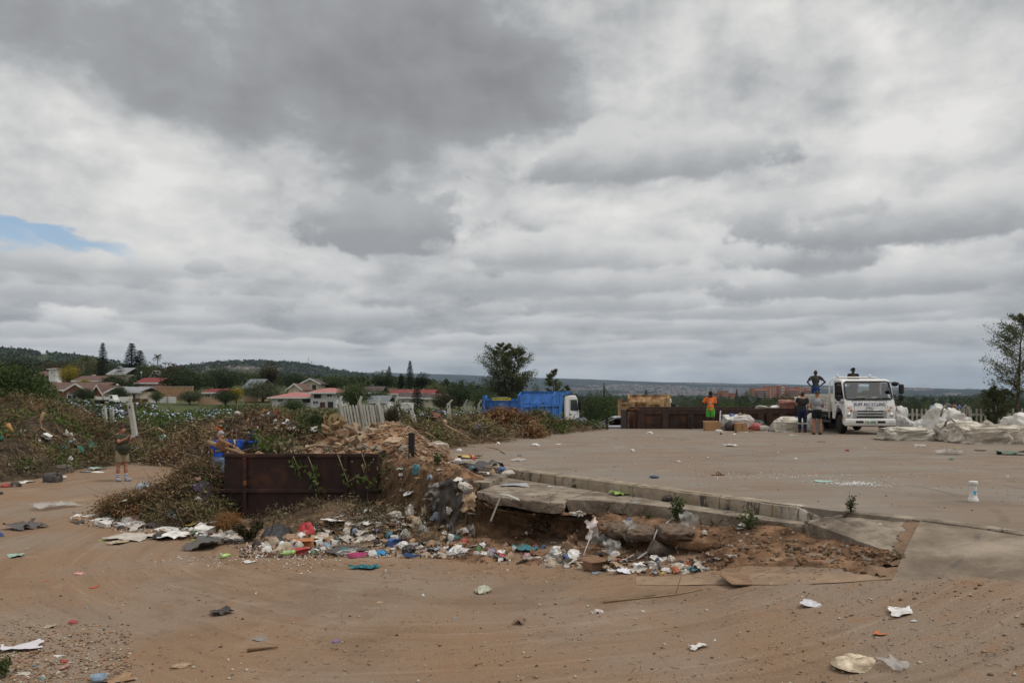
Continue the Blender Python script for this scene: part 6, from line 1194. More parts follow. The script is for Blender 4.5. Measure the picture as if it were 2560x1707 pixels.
house('hotel_annex','smaller stepped orange brick building left of the big orange block',1792,1841,983,985,1003,760,WL_BRICK,plain('orange_brick',(.36,.145,.09),.9,.15,.3),'flat',[(.1,.3,.2,.4),(.5,.7,.2,.4)],20,.3,cat='building')
house('hotel_annex','stepped upper storey of the smaller orange brick building',1806,1820,977,979,1003,758,WL_BRICK,plain('orange_brick',(.36,.145,.09),.9,.15,.3),'flat',[],20,.1,cat='building')
def hotel():
 Y = 820; s = Y / FPX; ob = plain('orange_brick',(.36,.145,.09),.9,.15,.3); root = thing('apartment_block','big orange brick apartment block with white balcony bands in the valley','building',P(1885,1002,Y))
 w = 146 * s; h = 33 * s
 for px0,px1,yt in ((0,36,970),(36,60,965),(60,84,964),(84,112,970),(112,126,967),(126,146,970)):
  mb = MB(); mb.box((px0 * s,(0 if px0 not in (60,) else -2),-8),(px1 * s,16,(1002 - yt) * s)); mb.build('wall',ob,root)
 for px0,px1 in ((2,34),(87,110),(128,145)):
  for k in range(4):
   zz = (1002 - 976 - k * 5.2) * s; mb = MB(); mb.box((px0 * s,-1.6,zz - .5 * s),(px1 * s,0,zz + .6 * s)); mb.build('balcony',plain('balcony_white',(.55,.50,.46)),root)
   mb = MB(); mb.box((px0 * s,-.1,zz - 2.6 * s),(px1 * s,-.02,zz - .7 * s)); mb.build('window_band',M_SHADEFIT,root)
 for px0 in (40,48,53,114,120):
  for k in range(5): zz = (1002 - 970 - k * 5.2) * s; mb = MB(); mb.box((px0 * s,-.2,zz - 1.6 * s),((px0 + 3) * s,-.02,zz)); mb.build('window',M_FASC,root)
 mb = MB(); mb.box((67 * s,-2.4,4 * s),(74 * s,-2.0,36 * s)); st = mb.build('stair_panel',plain('balcony_white',(.55,.50,.46)),root)
 for k in range(4): mb = MB(); mb.box((68.5 * s,-2.6,(8 + 7 * k) * s),(72.5 * s,-2.42,(11 + 7 * k) * s)); mb.build('window',M_PANE,st)
 mb = MB(); mb.tube([(70 * s,4,36 * s),(70 * s,4,43 * s)],.35,5); mb.build('mast',M_FASC,root)
hotel()
pw = thing('perimeter_wall','white panelled garden wall with beige pillars and brown gate','wall',P(238,1006,111)); s_ = 111 / FPX
for a,b in ((0,19),(20,40),(41,88),(134,158),(159,180),(181,202)): mb = MB(); mb.box((a * s_ + .12,-.06,-2),(b * s_ + .0,.06,14.5 * s_)); mb.build('wall_panel',WL_WHITE,pw)
for a in (-1,19,40,89,132,158,180): mb = MB(); mb.box((a * s_,-.15,-2),(a * s_ + .22,.15,16.5 * s_)); mb.build('pillar',WL_BEIGE,pw)
mb = MB(); mb.box((91 * s_,-.04,.05),(131 * s_,.04,9.5 * s_)); mb.build('gate',mat('brown_gate',(.095,.042,.034),.8,.2),pw)
tw = thing('retaining_wall','low tan brick retaining wall in front of the red roofed brick house','wall',P(350,990,121)); mb = MB(); mb.box((0,0,-2),(8.0,.3,1.4)); mb.build('wall_face',plain('tan_brick',(.36,.22,.13),.9,.25,3),tw); mb = MB(); mb.box((-.05,-.05,1.4),(8.05,.35,1.5)); mb.build('coping',WL_BEIGE,tw)
pw2 = thing('garden_wall','peach garden wall with low planting between two round trees','wall',P(495,1008,109)); mb = MB(); mb.box((0,0,-2),(3.0,.2,.85)); mb.build('wall_face',WL_PEACH,pw2); mb = MB(); mb.box((-.03,-.03,.85),(3.03,.23,.92)); mb.build('coping',WL_BEIGE,pw2)
for px,py,Y in ((293,962,119),(353,931,150),(592,973,124),(474,0,0)):
 if py: d = thing('satellite_dish',{293: 'white satellite dish on the grey roofed cottage',353: 'white satellite dish above the red roofed brick house',592: 'white satellite dish beside the yellow green tree'}[px],'dish',P(px,py,Y)); mb = MB(); mb.lathe([(.17,0),(.12,-.04),(.02,-.06)],12,0,Matrix.Rotation(R(75),4,'X')); mb.build('dish_bowl',WL_WHITE,d); mb = MB(); mb.tube([(0,0,0),(0,.1,-1.6)],.04,6); mb.build('mast',M_RIM,d)
ft = thing('pickup_truck','small white cab flatbed with dark load bed in front of the garden wall','truck',P(235,1009,106)); q = 106 / FPX
mb = MB(); mb.prism([(38 * q,.4),(51 * q,.4),(51 * q,1.1),(48.5 * q,1.3),(46.5 * q,2.1),(38 * q,2.1)],0,1.7,axis='y'); mb.build('cab',M_WHITE,ft,.04); mb = MB(); mb.prism([(40 * q,1.3),(46.3 * q,1.3),(45 * q,1.95),(40 * q,1.95)],-.02,-.005,axis='y'); mb.build('side_window',M_PANE,ft); mb = MB(); mb.box((0,0,.55),(37 * q,1.7,.95)); mb.build('load_bed',mat('dark_bed',(.045,.028,.022),.8),ft)
for xx in (8,44):
 for yy,oo in ((.05,-1),(1.6,1)): wheel(ft,xx * q,yy,.36,.22,oo)
ft.scale = (1,.8,.55)
for px,y0,y1,w in ((712,898,914,.5),(771,893,917,.6),(778,903,918,.9)):
 b = P(px,y1,1720); t = P(px,y0,1720); m = thing('radio_mast',{712: 'thin radio mast left on the town hill',771: 'tallest radio mast on the town hill',778: 'short thick radio mast beside the tallest one'}[px],'mast',b); mb = MB(); h = (t - b).z; mb.tube([(0,0,-6),(0,0,h)],[w,w * .6],4); mb.build('mast_pole',M_SHADEFIT,m); mb = MB(); mb.box((-w,-w,h * .55),(w,w,h * .62)); mb.build('antenna',WL_WHITE,m)
def far_houses(name,label,zat,spots,size,mats,seed):
 g = np.random.default_rng(seed); V = []; F = []; M_ = []
 for X,Y in spots:
  z = float(zat(np.array([X]),np.array([Y]))[0]); w,d,h = size * g.uniform(.6,1.6),size * g.uniform(.5,1.0),size * g.uniform(.28,.5); b = len(V)
  V += [(X - w / 2,Y - d / 2,z - 4),(X + w / 2,Y - d / 2,z - 4),(X + w / 2,Y + d / 2,z - 4),(X - w / 2,Y + d / 2,z - 4),(X - w / 2,Y - d / 2,z + h),(X + w / 2,Y - d / 2,z + h),(X + w / 2,Y + d / 2,z + h),(X - w / 2,Y + d / 2,z + h)]
  F += [tuple(b + i for i in f) for f in ((0,1,5,4),(1,2,6,5),(3,0,4,7),(4,5,6,7))]; M_ += [int(g.integers(len(mats)))] * 4
 o = mesh_np(name,V,F,mats,fmat=M_); tag(o,label,'houses',kind='stuff')
g = np.random.default_rng(4); TM4 = [plain('far_pink',(.17,.115,.095)),plain('far_tan',(.15,.12,.095)),plain('far_white',(.24,.225,.215)),plain('far_brown',(.16,.11,.09)),plain('far_grey',(.15,.15,.155))]
zat,D_,W_ = RIDGES['far_ridge']; sp = []
while len(sp) < 2000:
 px = g.uniform(1430,2640); Y = g.uniform(3000,5600); dens = fbm(np.array([[px / 160,Y / 900,0]]),3)[0]
 if dens > .46 + .12 * (Y > 4800) and (px < 2110 or px > 2190): sp.append(((px - 1280) / FPX * Y,Y))
far_houses('township_houses','pale pink and tan township houses spread over the foot of the far ridge',zat,sp,10,TM4,3)
zat,D_,W_ = RIDGES['town_hill']; sp = []
while len(sp) < 420:
 px = g.uniform(480,1010); Y = g.uniform(1150,1640)
 if fbm(np.array([[px / 60,Y / 200,0]]),3)[0] > .40: sp.append(((px - 1280) / FPX * Y,Y))
far_houses('hillside_houses','small pale houses scattered over the town hill',zat,sp,5.5,TM4,5)
def far_bush(name,label,zat,n,pxr,Yr,size,seed,thr=.45):
 g = np.random.default_rng(seed); px = g.uniform(*pxr,n); Y = g.uniform(*Yr,n); X = (px - 1280) / FPX * Y; z = zat(X,Y); C = np.c_[X,Y,z + size * .25]
 k = fbm(np.c_[px / 50,Y / 160,0 * Y],3) > thr; C = C[k]; n = len(C); C = np.repeat(C,7,0) + g.normal(size=(n * 7,3)) * size * np.array([.35,.3,.22]); V,F = leaf_cloud(C,size * .8,size * .55,.3,0,seed); o = mesh_np(name,V,F,LF_DARK,tint=g.uniform(0,.8,n * 7)); tag(o,label,'bush',kind='stuff')
far_bush('hill_bush','dark bush covering the town hill among its houses',RIDGES['town_hill'][0],2600,(430,1060),(1100,1720),8,8,.3)
far_bush('hill_bush','dark bush along the long wooded hill',RIDGES['hill'][0],2300,(-640,420),(900,1270),8,9,.35)
far_bush('valley_bush','dark distant wood filling the valley floor',terrain,5200,(1120,2650),(480,2400),9,10,.33)
g = np.random.default_rng(14); px = g.uniform(-260,1180,1500); Y = g.uniform(180,420,1500); X = (px - 1280) / FPX * Y; k = fbm(np.c_[px / 60,Y / 60,0 * Y],3) > .36; X,Y = X[k],Y[k]; C = np.c_[X,Y,terrain(X,Y) + 1.1]; n = len(C)
sz = np.repeat(g.uniform(.7,1.35,(n,1)),46,0); t_ = np.repeat(g.uniform(0,.6,n),46) + g.uniform(0,.4,n * 46); C = np.repeat(C,46,0) + unit(g.normal(size=(n * 46,3))) * g.uniform(.5,1,(n * 46,1)) * np.array([2.3,2.0,1.5]) * sz; V,F = leaf_cloud(C,.75,.5,.35,.1,14)
tag(mesh_np('slope_wood',V,F,LF_DARK,tint=t_),'dark mass of garden trees filling the suburban slope','wood',kind='stuff')
# == heaps
def mounds_h(x,y,ms):
 x = np.asarray(x,float); y = np.asarray(y,float); h = 0 * x
 for mx,my,rx,ry,hh in ms:
  d = np.sqrt(((x - mx) / rx) ** 2 + ((y - my) / ry) ** 2); h = np.maximum(h,hh * smooth01((1.12 - d) / 1.12) + 0 * h) + 0.18 * np.minimum(h,hh * smooth01((1.12 - d) / 1.12))
 return h
HEAPS = []
def heap_base(name,label,ms,base,core,cat='heap',rough=.35,step=.16):
 root = thing(name,label,cat); xs = [m[0] for m in ms]; ys = [m[1] for m in ms]; ex = max(m[2] for m in ms) * 1.15; ey = max(m[3] for m in ms) * 1.15
 X,Y = np.meshgrid(np.arange(min(xs) - ex,max(xs) + ex,step),np.arange(min(ys) - ey,max(ys) + ey,step),indexing='ij'); n,m = X.shape; x,y = X.ravel(),Y.ravel()
 h = mounds_h(x,y,ms); p = np.c_[x,y,0 * x]; nz = rough * (fbm(p * 1.6,4,.6) - .5) * smooth01(h * 4); z = (base(x,y) if callable(base) else base) - .06 + h + nz
 i,j = np.meshgrid(np.arange(n - 1),np.arange(m - 1),indexing='ij'); F = np.c_[(i * m + j).ravel(),((i + 1) * m + j).ravel(),((i + 1) * m + j + 1).ravel(),(i * m + j + 1).ravel()]; F = F[(h[F] > .02).any(1)]
 mesh_np('soil_core',np.c_[x,y,z],F,core,root,smooth=True)
 def surf(a,b): a = np.asarray(a,float); b = np.asarray(b,float); hh = mounds_h(a,b,ms); q = np.c_[np.atleast_1d(a),np.atleast_1d(b),0 * np.atleast_1d(a)]; return (base(a,b) if callable(base) else base) - .06 + hh + rough * (fbm(q * 1.6,4,.6) - .5) * smooth01(hh * 4),hh
 def sample(k,g,hmin=.06,inside=None):
  out = []
  while sum(len(o) for o in out) < k:
   a = g.uniform(min(xs) - ex,max(xs) + ex,4 * k); b = g.uniform(min(ys) - ey,max(ys) + ey,4 * k); zz,hh = surf(a,b); ok = hh > hmin
   if inside is not None: ok &= inside(a,b)
   if not ok.any(): return np.zeros((0,3))
   out.append(np.c_[a,b,zz][ok])
  return np.concatenate(out)[:k]
 root['surf'] = len(HEAPS); HEAPS.append((surf,sample,ms)); return root,surf,sample
def foliage(root,sample,n,L,Wd,leaf,seed,clump=.4,per=60,inside=None,name='foliage',lift=.12):
 g = np.random.default_rng(seed); c = sample(max(1,n // per),g,.08,inside)
 if not len(c): return
 k = np.repeat(np.arange(len(c)),per); C = c[k] + g.normal(size=(len(k),3)) * clump * np.array([.7,.7,.42]) + np.array([0,0,lift]); V,F = leaf_cloud(C,L,Wd,.4,.2,seed); t = np.clip(np.repeat(g.uniform(0,.65,len(c)),per) + g.uniform(0,.4,len(k)),0,1)
 o = mesh_np(name,V,F,leaf,root,tint=t); o['kind'] = 'stuff'
def twigs(root,sample,n,L,r,material,seed,flat=.5,inside=None,name='twig_tangle',lift=.05,hmin=.08):
 g = np.random.default_rng(seed); A = sample(n,g,hmin,inside); D = g.normal(size=(len(A),3)) * np.array([1,1,flat]); V,F = twig_cloud(A + np.array([0,0,lift]) - unit(D) * L * .4,D,L,r,.35,seed); o = mesh_np(name,V,F,material,root); o['kind'] = 'stuff'
def limb(pts,r,material,parent=None,name='branch',side=0,seed=1):
 rs = random.Random(seed); mb = MB(); n = len(pts); mb.tube(pts,[r * (1 - .6 * i / (n - 1)) for i in range(n)],6)
 for k in range(side):
  t = rs.uniform(.3,.95) * (n - 1); i = min(int(t),n - 2); p = Vector(pts[i]).lerp(Vector(pts[i + 1]),t - i); d = Vector((rs.uniform(-1,1),rs.uniform(-1,1),rs.uniform(-.3,1))).normalized() * rs.uniform(.3,.7); mb.tube([p,p + d * .5 + Vector((0,0,.04)),p + d],[r * .4,r * .3,r * .12],5)
 return mb.build(name,material,parent)
M_HUMUS = mat('dark_humus',(.045,.033,.022),.98,.4,3,.8,(.075,.055,.034)); M_BROWNSOIL = mat('brown_soil',(.11,.072,.045),.98,.4,3,.8,(.17,.115,.07)); M_ORSOIL = mat('orange_soil',(.25,.138,.075),.97,.3,2.5,1.0,(.33,.20,.115))
# --- garden waste heap along the left of the track
GH = [(-18.6,31,2.6,3.6,1.95),(-21,36,4,5,2.2),(-17.9,37,2.2,3.0,1.45),(-17.3,27.2,1.7,2.6,1.35),(-17.2,41,2.5,3,1.3),(-25,40,6,6,2.6),(-19.5,26,2.6,3.5,1.9),(-16.4,33,1.2,3.5,.7)]
gh,gsurf,gsamp = heap_base('garden_waste_heap','long heap of dumped hedge cuttings and branches along the left of the track',GH,terrain,M_HUMUS)
R1 = lambda a,b: (b > 33) & (a < -18.5 + 0 * b); R2 = lambda a,b: b < 32
MK = lambda k,lo,f=.45: (lambda a,b: fbm(np.c_[a * f + k,b * f,0 * a],2) > lo)
foliage(gh,gsamp,10000,.13,.08,LF_OLIVE,41,inside=MK(3,.48)); foliage(gh,gsamp,9000,.13,.075,LF_GREEN,42,inside=MK(11,.52)); foliage(gh,gsamp,15000,.12,.07,LF_FADE,43,inside=MK(27,.48)); foliage(gh,gsamp,16000,.16,.03,LF_STRAW,49,inside=MK(41,.46)); foliage(gh,gsamp,6000,.13,.07,LF_BROWN,40); foliage(gh,gsamp,7000,.16,.09,LF_RED,44,inside=R1); foliage(gh,gsamp,5200,.14,.07,LF_DRY,45,.35,inside=MK(55,.58))
foliage(gh,gsamp,7000,.16,.10,LF_FRESH,46,.40,50,inside=MK(66,.56)); twigs(gh,gsamp,5200,.9,.011,TWIG,47,.6); twigs(gh,gsamp,2400,1.1,.014,TWIGP,48,.5)
# --- brown brush heap behind the man with the phone
BH = [(-14.6,39.5,3.0,3.2,1.25),(-12.6,39,2.4,2.6,.95),(-16.4,44,3,3,1.5),(-12.8,35.2,1.6,1.8,.55)]
bh,bsurf,bsamp = heap_base('brush_heap','low heap of brown branches and brush across the end of the track',BH,terrain,M_BROWNSOIL)
foliage(bh,bsamp,4500,.15,.07,LF_STRAW,51); foliage(bh,bsamp,4000,.16,.09,LF_FADE,52); foliage(bh,bsamp,3500,.15,.08,LF_BROWN,53); twigs(bh,bsamp,1500,1.0,.012,TWIG,54,.45); twigs(bh,bsamp,380,1.5,.020,TWIGP,55,.35)
# --- refuse mound behind the people in blue
RM = [(-10.3,32,3.1,3.0,2.05),(-8.4,30.6,2.3,2.2,1.25),(-12.7,33,2.4,2.4,1.2),(-9.0,28.3,1.6,1.5,.5)]
rm,rsurf,rsamp = heap_base('refuse_mound','brown mound of dry brush and household rubbish behind the men in blue',RM,terrain,M_BROWNSOIL)
foliage(rm,rsamp,5000,.15,.06,LF_STRAW,61); foliage(rm,rsamp,4500,.15,.08,LF_BROWN,62); foliage(rm,rsamp,2000,.15,.08,LF_RED,63); twigs(rm,rsamp,2600,.9,.010,TWIG,64,.6); twigs(rm,rsamp,420,1.3,.017,TWIGP,65,.5)
# --- brush against the left end of the skip
SH = [(-7.25,18.5,1.15,1.4,1.18),(-7.9,18.2,1.1,1.0,.60),(-8.75,18.5,.95,.9,.36),(-7.0,17.1,.9,.7,.34)]
sh_,ssurf,ssamp = heap_base('skip_brush_heap','heap of dead brush and leaves against the left end of the big skip',SH,terrain,M_HUMUS,rough=.25,step=.08)
L9 = lambda a,b: a < -8.2; foliage(sh_,ssamp,3200,.060,.034,LF_BROWN,71,.20); foliage(sh_,ssamp,3600,.060,.034,LF_FADE,72,.20); foliage(sh_,ssamp,3600,.06,.035,LF_DRY,73,.20,50,L9); foliage(sh_,ssamp,2200,.10,.03,LF_STRAW,74,.22)
foliage(sh_,ssamp,1500,.085,.05,LF_OLIVE,77,.25,60,lambda a,b: a > -7.8); foliage(sh_,ssamp,2600,.07,.03,LF_DRY,78,.22,50); twigs(sh_,ssamp,1700,.55,.006,TWIG,75,.8); twigs(sh_,ssamp,420,.8,.009,TWIGP,76,.8)
# --- branch heaps along the far left edge of the yard
YH = [(-2.95,25,1.5,1.7,.72),(-1.75,28,1.8,1.9,.78),(-.35,31,1.8,1.9,.85),(1.0,34,1.6,1.7,.80),(2.3,35.6,1.3,1.2,.42),(-4.1,22.8,1.3,1.3,.55),(3.4,36.8,1.2,.8,.22)]
yh,ysurf,ysamp = heap_base('branch_heap','row of branch and palm frond heaps along the far left edge of the yard',YH,0.0,M_BROWNSOIL,rough=.22,step=.11)
E1 = lambda a,b: (b > 29.5) & (b < 33.2) & (a < 1.0); E2 = lambda a,b: b > 31.5; E3 = lambda a,b: b < 29
foliage(yh,ysamp,5200,.20,.09,LF_DRY,81,.30,50,E1); foliage(yh,ysamp,4200,.13,.07,LF_GREEN,82,.25,50,E2); foliage(yh,ysamp,5000,.12,.05,LF_HAY,83,.25,50); foliage(yh,ysamp,4600,.11,.06,LF_FADE,84,.25,50,E3); foliage(yh,ysamp,1500,.16,.09,LF_FRESH,88,.25,50)
twigs(yh,ysamp,1500,.9,.010,TWIG,85,.35); twigs(yh,ysamp,420,1.4,.016,TWIGP,86,.3); twigs(yh,ysamp,300,1.2,.012,WOOD,87,.3)
# --- rubble heap
CH = []
for s_ in range(9):
 rs = random.Random(100 + s_); bm = bmesh.new(); a,b,c = rs.uniform(.8,1.3),rs.uniform(.6,1.0),rs.uniform(.35,.7)
 for k in range(16):
  q = Vector((rs.choice((-1,1)) * rs.uniform(.55,1) * a,rs.choice((-1,1)) * rs.uniform(.55,1) * b,rs.choice((-1,1)) * rs.uniform(.6,1) * c)) * .5; bm.verts.new(q)
 r = bmesh.ops.convex_hull(bm,input=bm.verts); bmesh.ops.delete(bm,geom=[v for v in bm.verts if not v.link_faces],context='VERTS'); bmesh.ops.triangulate(bm,faces=bm.faces); bmesh.ops.subdivide_edges(bm,edges=bm.edges,cuts=2,use_grid_fill=True); cc = np.array([q.co[:] for q in bm.verts]); dd = (np.c_[fbm(cc * 4 + s_,3),fbm(cc * 4 + 9 + s_,3),fbm(cc * 4 + 21 + s_,3)] - .5) * .22
 for q,d_ in zip(bm.verts,dd): q.co += Vector(d_)
 me = bpy.data.meshes.new('rubble_chunk'); bm.to_mesh(me); bm.free(); me.materials.append(M_CONC); CH.append(me)
M_CHUNK = [mat('rubble_pink',(.34,.215,.145),.95,.25,3,.6),mat('rubble_tan',(.40,.29,.195),.95,.2,3,.6),mat('rubble_orange',(.28,.160,.095),.95,.25,3,.7),mat('rubble_grey',(.26,.21,.165),.95,.25,3,.6)]
def chunk(parent,loc,size,rs,mats=M_CHUNK,name='rubble_chunk',sq=1.0):
 o = bpy.data.objects.new(name,rs.choice(CH)); link(o,parent); o.location = loc; o.scale = (size * rs.uniform(.8,1.3),size * rs.uniform(.8,1.2),size * rs.uniform(.6,1.0) * sq); o.rotation_euler = (rs.uniform(-.6,.6),rs.uniform(-.6,.6),rs.uniform(0,6.28)); o.material_slots[0].link = 'OBJECT'; o.material_slots[0].material = rs.choice(mats); return o
RH = [(-3.15,20.4,1.6,1.7,.98),(-4.2,19.7,1.2,1.2,.50),(-4.95,19.1,.9,.7,.26),(-2.45,19.7,1.2,1.2,.66),(-2.25,18.7,.8,.8,.45),(-5.9,18.9,.6,.6,.12)]
rh,hsurf,hsamp = heap_base('rubble_heap','heap of orange soil and broken concrete tipped behind and into the skip',RH,-.02,M_ORSOIL,rough=.18,step=.07)
mb = MB(); mb.box((-6.42,18.08,-.9),(-3.15,19.66,.02)); mb.build('skip_fill',M_ORSOIL,rh)
mb = MB(); mb.prism([(-1.4,-1.2),(1.5,-1.2),(.9,-.02),(-.9,-.02)],19.7,22.2,axis='y',M4=Matrix.Translation((-3.2,0,0))); mb.build('soil_foot',M_ORSOIL,rh)
rs = random.Random(8); gg = np.random.default_rng(8)
for k,p in enumerate(hsamp(330,gg,.10)):
 if p[1] > 20.9 or (p[0] > -3.5 and p[2] > .45 and k % 5): continue
 size = rs.choice((.10,.13,.16,.20,.24,.30)) * (1.35 if p[0] < -3.3 else .8); chunk(rh,(p[0],p[1],p[2] + size * .10),size,rs)
for px,py,Y,sz in ((853,1082,19.3,.5),(880,1070,19.8,.6),(815,1070,19.2,.42),(925,1085,19.0,.5),(890,1098,18.6,.46),(850,1110,18.5,.42),(800,1112,18.4,.34),(955,1072,20.1,.5),(982,1100,18.9,.66),(905,1118,18.4,.34),(1015,1075,20.3,.28),(985,1062,20.6,.4),(940,1120,18.3,.3),(770,1120,18.4,.28),(870,1125,18.3,.26)): chunk(rh,P(px,py,Y),sz * .64,rs,[M_CHUNK[0],M_CHUNK[1],M_CHUNK[1],M_CHUNK[3]])
V_ = hsamp(2600,gg,.05); g3 = np.random.default_rng(3)
def pebble_mesh(name,C,size,mats,parent=None,seed=1,sq=.7):
 """many little angular stones in one object"""
 g = np.random.default_rng(seed); n = len(C); s = size * g.uniform(.4,1.5,(n,1,1)) ** 1.3; O = np.array([(1,0,0),(0,1,0),(-1,0,0),(0,-1,0),(0,0,sq),(0,0,-sq)])[None] * s * g.uniform(.6,1.3,(n,6,1)); a = g.uniform(0,6.28,n); ca,sa = np.cos(a)[:,None],np.sin(a)[:,None]
 O = np.stack([O[...,0] * ca - O[...,1] * sa,O[...,0] * sa + O[...,1] * ca,O[...,2]],-1); V = (C[:,None] + O).reshape(-1,3); T_ = np.array([(0,1,4),(1,2,4),(2,3,4),(3,0,4),(1,0,5),(2,1,5),(3,2,5),(0,3,5)]); F = (np.arange(n)[:,None,None] * 6 + T_[None]).reshape(-1,3)
 o = mesh_np(name,V,F,mats,parent,fmat=np.repeat(g.integers(0,len(mats),n),8)); o['kind'] = 'stuff'; return o
pebble_mesh('rubble_fines',V_ + np.array([0,0,.02]),.035,M_CHUNK,rh,5)
DR = [(4.28,8.70,.30,.16,.03),(4.62,8.36,.42,.13,.03),(5.0,8.02,.36,.12,.025),(5.28,10.28,.30,.32,.045),(5.05,9.92,.30,.34,.05),(4.82,9.58,.28,.34,.05),(4.60,9.22,.30,.30,.055),(4.35,8.92,.34,.26,.04),(3.9,9.1,.6,.25,.035)]
dr,_a,_b = heap_base('sand_drift','brown sand washed into the joint between block and apron',DR,lambda a,b: np.where(a < 4.1,low(a,b) + .03,-.385 + .385 * ((a - 4.12) * 1.21 + (b - 8.66) * 1.74) / 4.49 + .02),mat('washed_sand',(.20,.128,.08),.97,.25,5,.6),rough=.03,step=.05); dr['kind'] = 'structure'; del dr['category']
for px,py,w,h,lb in ((1543,1332,52,40,'left small rounded lump of broken concrete on the earth bank'),(1602,1328,72,42,'middle rounded lump of broken concrete on the earth bank'),(1690,1326,74,42,'right rounded lump of broken concrete beside the weed'),(1452,1300,95,26,'long crust of broken concrete under the slab edge')):
 p = bank_at(px,py); s = p.y / FPX; g = np.random.default_rng(px); bm = bmesh.new(); bmesh.ops.create_icosphere(bm,subdivisions=4,radius=1); v = np.array([q.co[:] for q in bm.verts]); v = np.sign(v) * np.abs(v) ** .55; v = v * (1 + .35 * (fbm(v * 1.5 + px,4,.6) - .5))[:,None] + (np.c_[fbm(v * 6,3),fbm(v * 6 + 9,3),fbm(v * 6 + 4,3)] - .5) * .26
 for q,c in zip(bm.verts,v): q.co = c
 me = bpy.data.meshes.new('concrete_lump'); bm.to_mesh(me); bm.free(); me.materials.append(mat('crumbling_concrete',(.19,.135,.095),.97,.35,3,.9)); me.polygons.foreach_set('use_smooth',[True] * len(me.polygons)); o = link(bpy.data.objects.new('concrete_lump',me)); o.location = p + Vector((0,.12,0)); o.scale = (w * s * .56,.40,h * s * .36); tag(o,lb,'concrete lump')
p = bank_at(1660,1378); o = chunk(None,p,.42,random.Random(3),[mat('block_grey',(.17,.14,.115),.95,.3,3,.6)],'concrete_block'); o.rotation_euler = (.3,.35,.6); tag(o,'angular grey concrete block tilted in the hollow under the bank','concrete block')
# --- leafy branches hanging over the skip
def leafy_branch(label,pts,r,n,L,leaf,seed,hang=.25,name='leafy_branch',bark=None,spread=.10):
 root = thing(name,label,'branch'); pts = [Vector(p) for p in pts]; g = np.random.default_rng(seed); limb([tuple(p) for p in pts],r,bark or TWIGP,root,'stem'); C = []; m = len(pts)
 for k in range(n): t = g.uniform(.25,1.0) * (m - 1); i = min(int(t),m - 2); q = pts[i].lerp(pts[i + 1],t - i); C.append(np.array(q) + g.normal(size=3) * spread + np.array([0,-.03,-g.uniform(0,hang)]))
 V,F = leaf_cloud(np.array(C),L,L * .5,.1,1.2,seed); o = mesh_np('leaf_spray',V,F,leaf,root,tint=g.uniform(0,1,n)); o['kind'] = 'stuff'; return root
YS = 17.88
leafy_branch('long bent branch lying over the skip rim from the rubble',[P(745,1128,17.9),P(790,1112,17.85),P(845,1118,17.85),P(880,1095,18.2),P(905,1082,18.4)],.035,26,.14,LF_FADE,201,.1)
leafy_branch('broad leaved spray drooping down the skip front below the bent branch',[P(770,1140,YS),P(782,1170,YS - .02),P(790,1200,YS - .03),P(797,1228,YS)],.010,34,.16,LF_FRESH,202,.05,spread=.07)
leafy_branch('green spray hanging over the rim left of the longest spray',[P(733,1140,YS),P(742,1160,YS),P(748,1185,YS)],.010,22,.13,LF_FRESH,203,.05,spread=.07)
leafy_branch('thin twig with few leaves trailing to the middle rail of the skip',[P(842,1130,YS),P(855,1165,YS),P(868,1200,YS),P(878,1228,YS)],.012,16,.12,LF_FRESH,204,.05,spread=.05)
leafy_branch('leafy branch arching out at the right end of the skip',[P(868,1205,YS),P(890,1192,YS - .1),P(915,1196,YS - .1),P(938,1215,YS)],.014,34,.12,LF_FRESH,205,.05,spread=.08)
leafy_branch('bushy olive branch spilling over the right corner of the skip',[P(905,1110,18.2),P(935,1125,18.0),P(960,1150,17.9),P(955,1180,17.9)],.016,60,.10,LF_OLIVE,206,.10,spread=.14)
leafy_branch('dry sprig hanging at the right of the skip',[P(905,1135,YS),P(915,1165,YS - .05),P(918,1200,YS)],.008,14,.10,LF_FADE,207,.05,spread=.05)
leafy_branch('green cuttings heaped on the left half of the skip',[P(625,1128,18.3),P(655,1118,18.3),P(690,1112,18.4),P(730,1105,18.5)],.012,220,.11,LF_FRESH,208,.05,spread=.13)
leafy_branch('fading grassy cuttings heaped in the skip beside the rubble',[P(670,1128,18.25),P(700,1122,18.3),P(745,1118,18.3)],.012,220,.13,LF_HAY,209,.05,spread=.12)
leafy_branch('drooping palm frond behind the person in the navy cap',[P(605,1080,20.6),P(640,1085,20.3),P(675,1105,20.0),P(690,1125,19.8)],.018,60,.22,LF_GREEN,210,.15,spread=.06)
leafy_branch('yellowing palm fronds behind the left of the rubble',[P(815,1085,22),P(825,1060,22.2),P(850,1052,22.4)],.02,60,.30,LF_STRAW,211,.1,spread=.14)
for px,py,lb,r in (((520,560,610),(1105,1118,1135),'split timber log sticking out of the left end of the skip',.06),((540,585,612),(1128,1122,1132),'bare branch lying across the left skip corner',.035),((575,592,607),(1112,1120,1133),'stripped pale branch stub on the left skip corner',.045)):
 tag(limb([tuple(P(a,b,18.25 - .15 * i)) for i,(a,b) in enumerate(zip(px,py))],r,WOOD,None,'branch',2 if r < .05 else 0,3),lb,'branch')
mb = MB(); M4 = Matrix.Translation(P(556,1112,18.1)) @ Euler((.2,.5,.4)).to_matrix().to_4x4(); mb.box((-.14,-.08,-.11),(.14,.08,.11),0,M4); tag(mb.build('wood_block',mat('cut_timber',(.24,.125,.06),.9,.3,5,.5),None,.02),'square cut timber block on the left skip corner','wood')
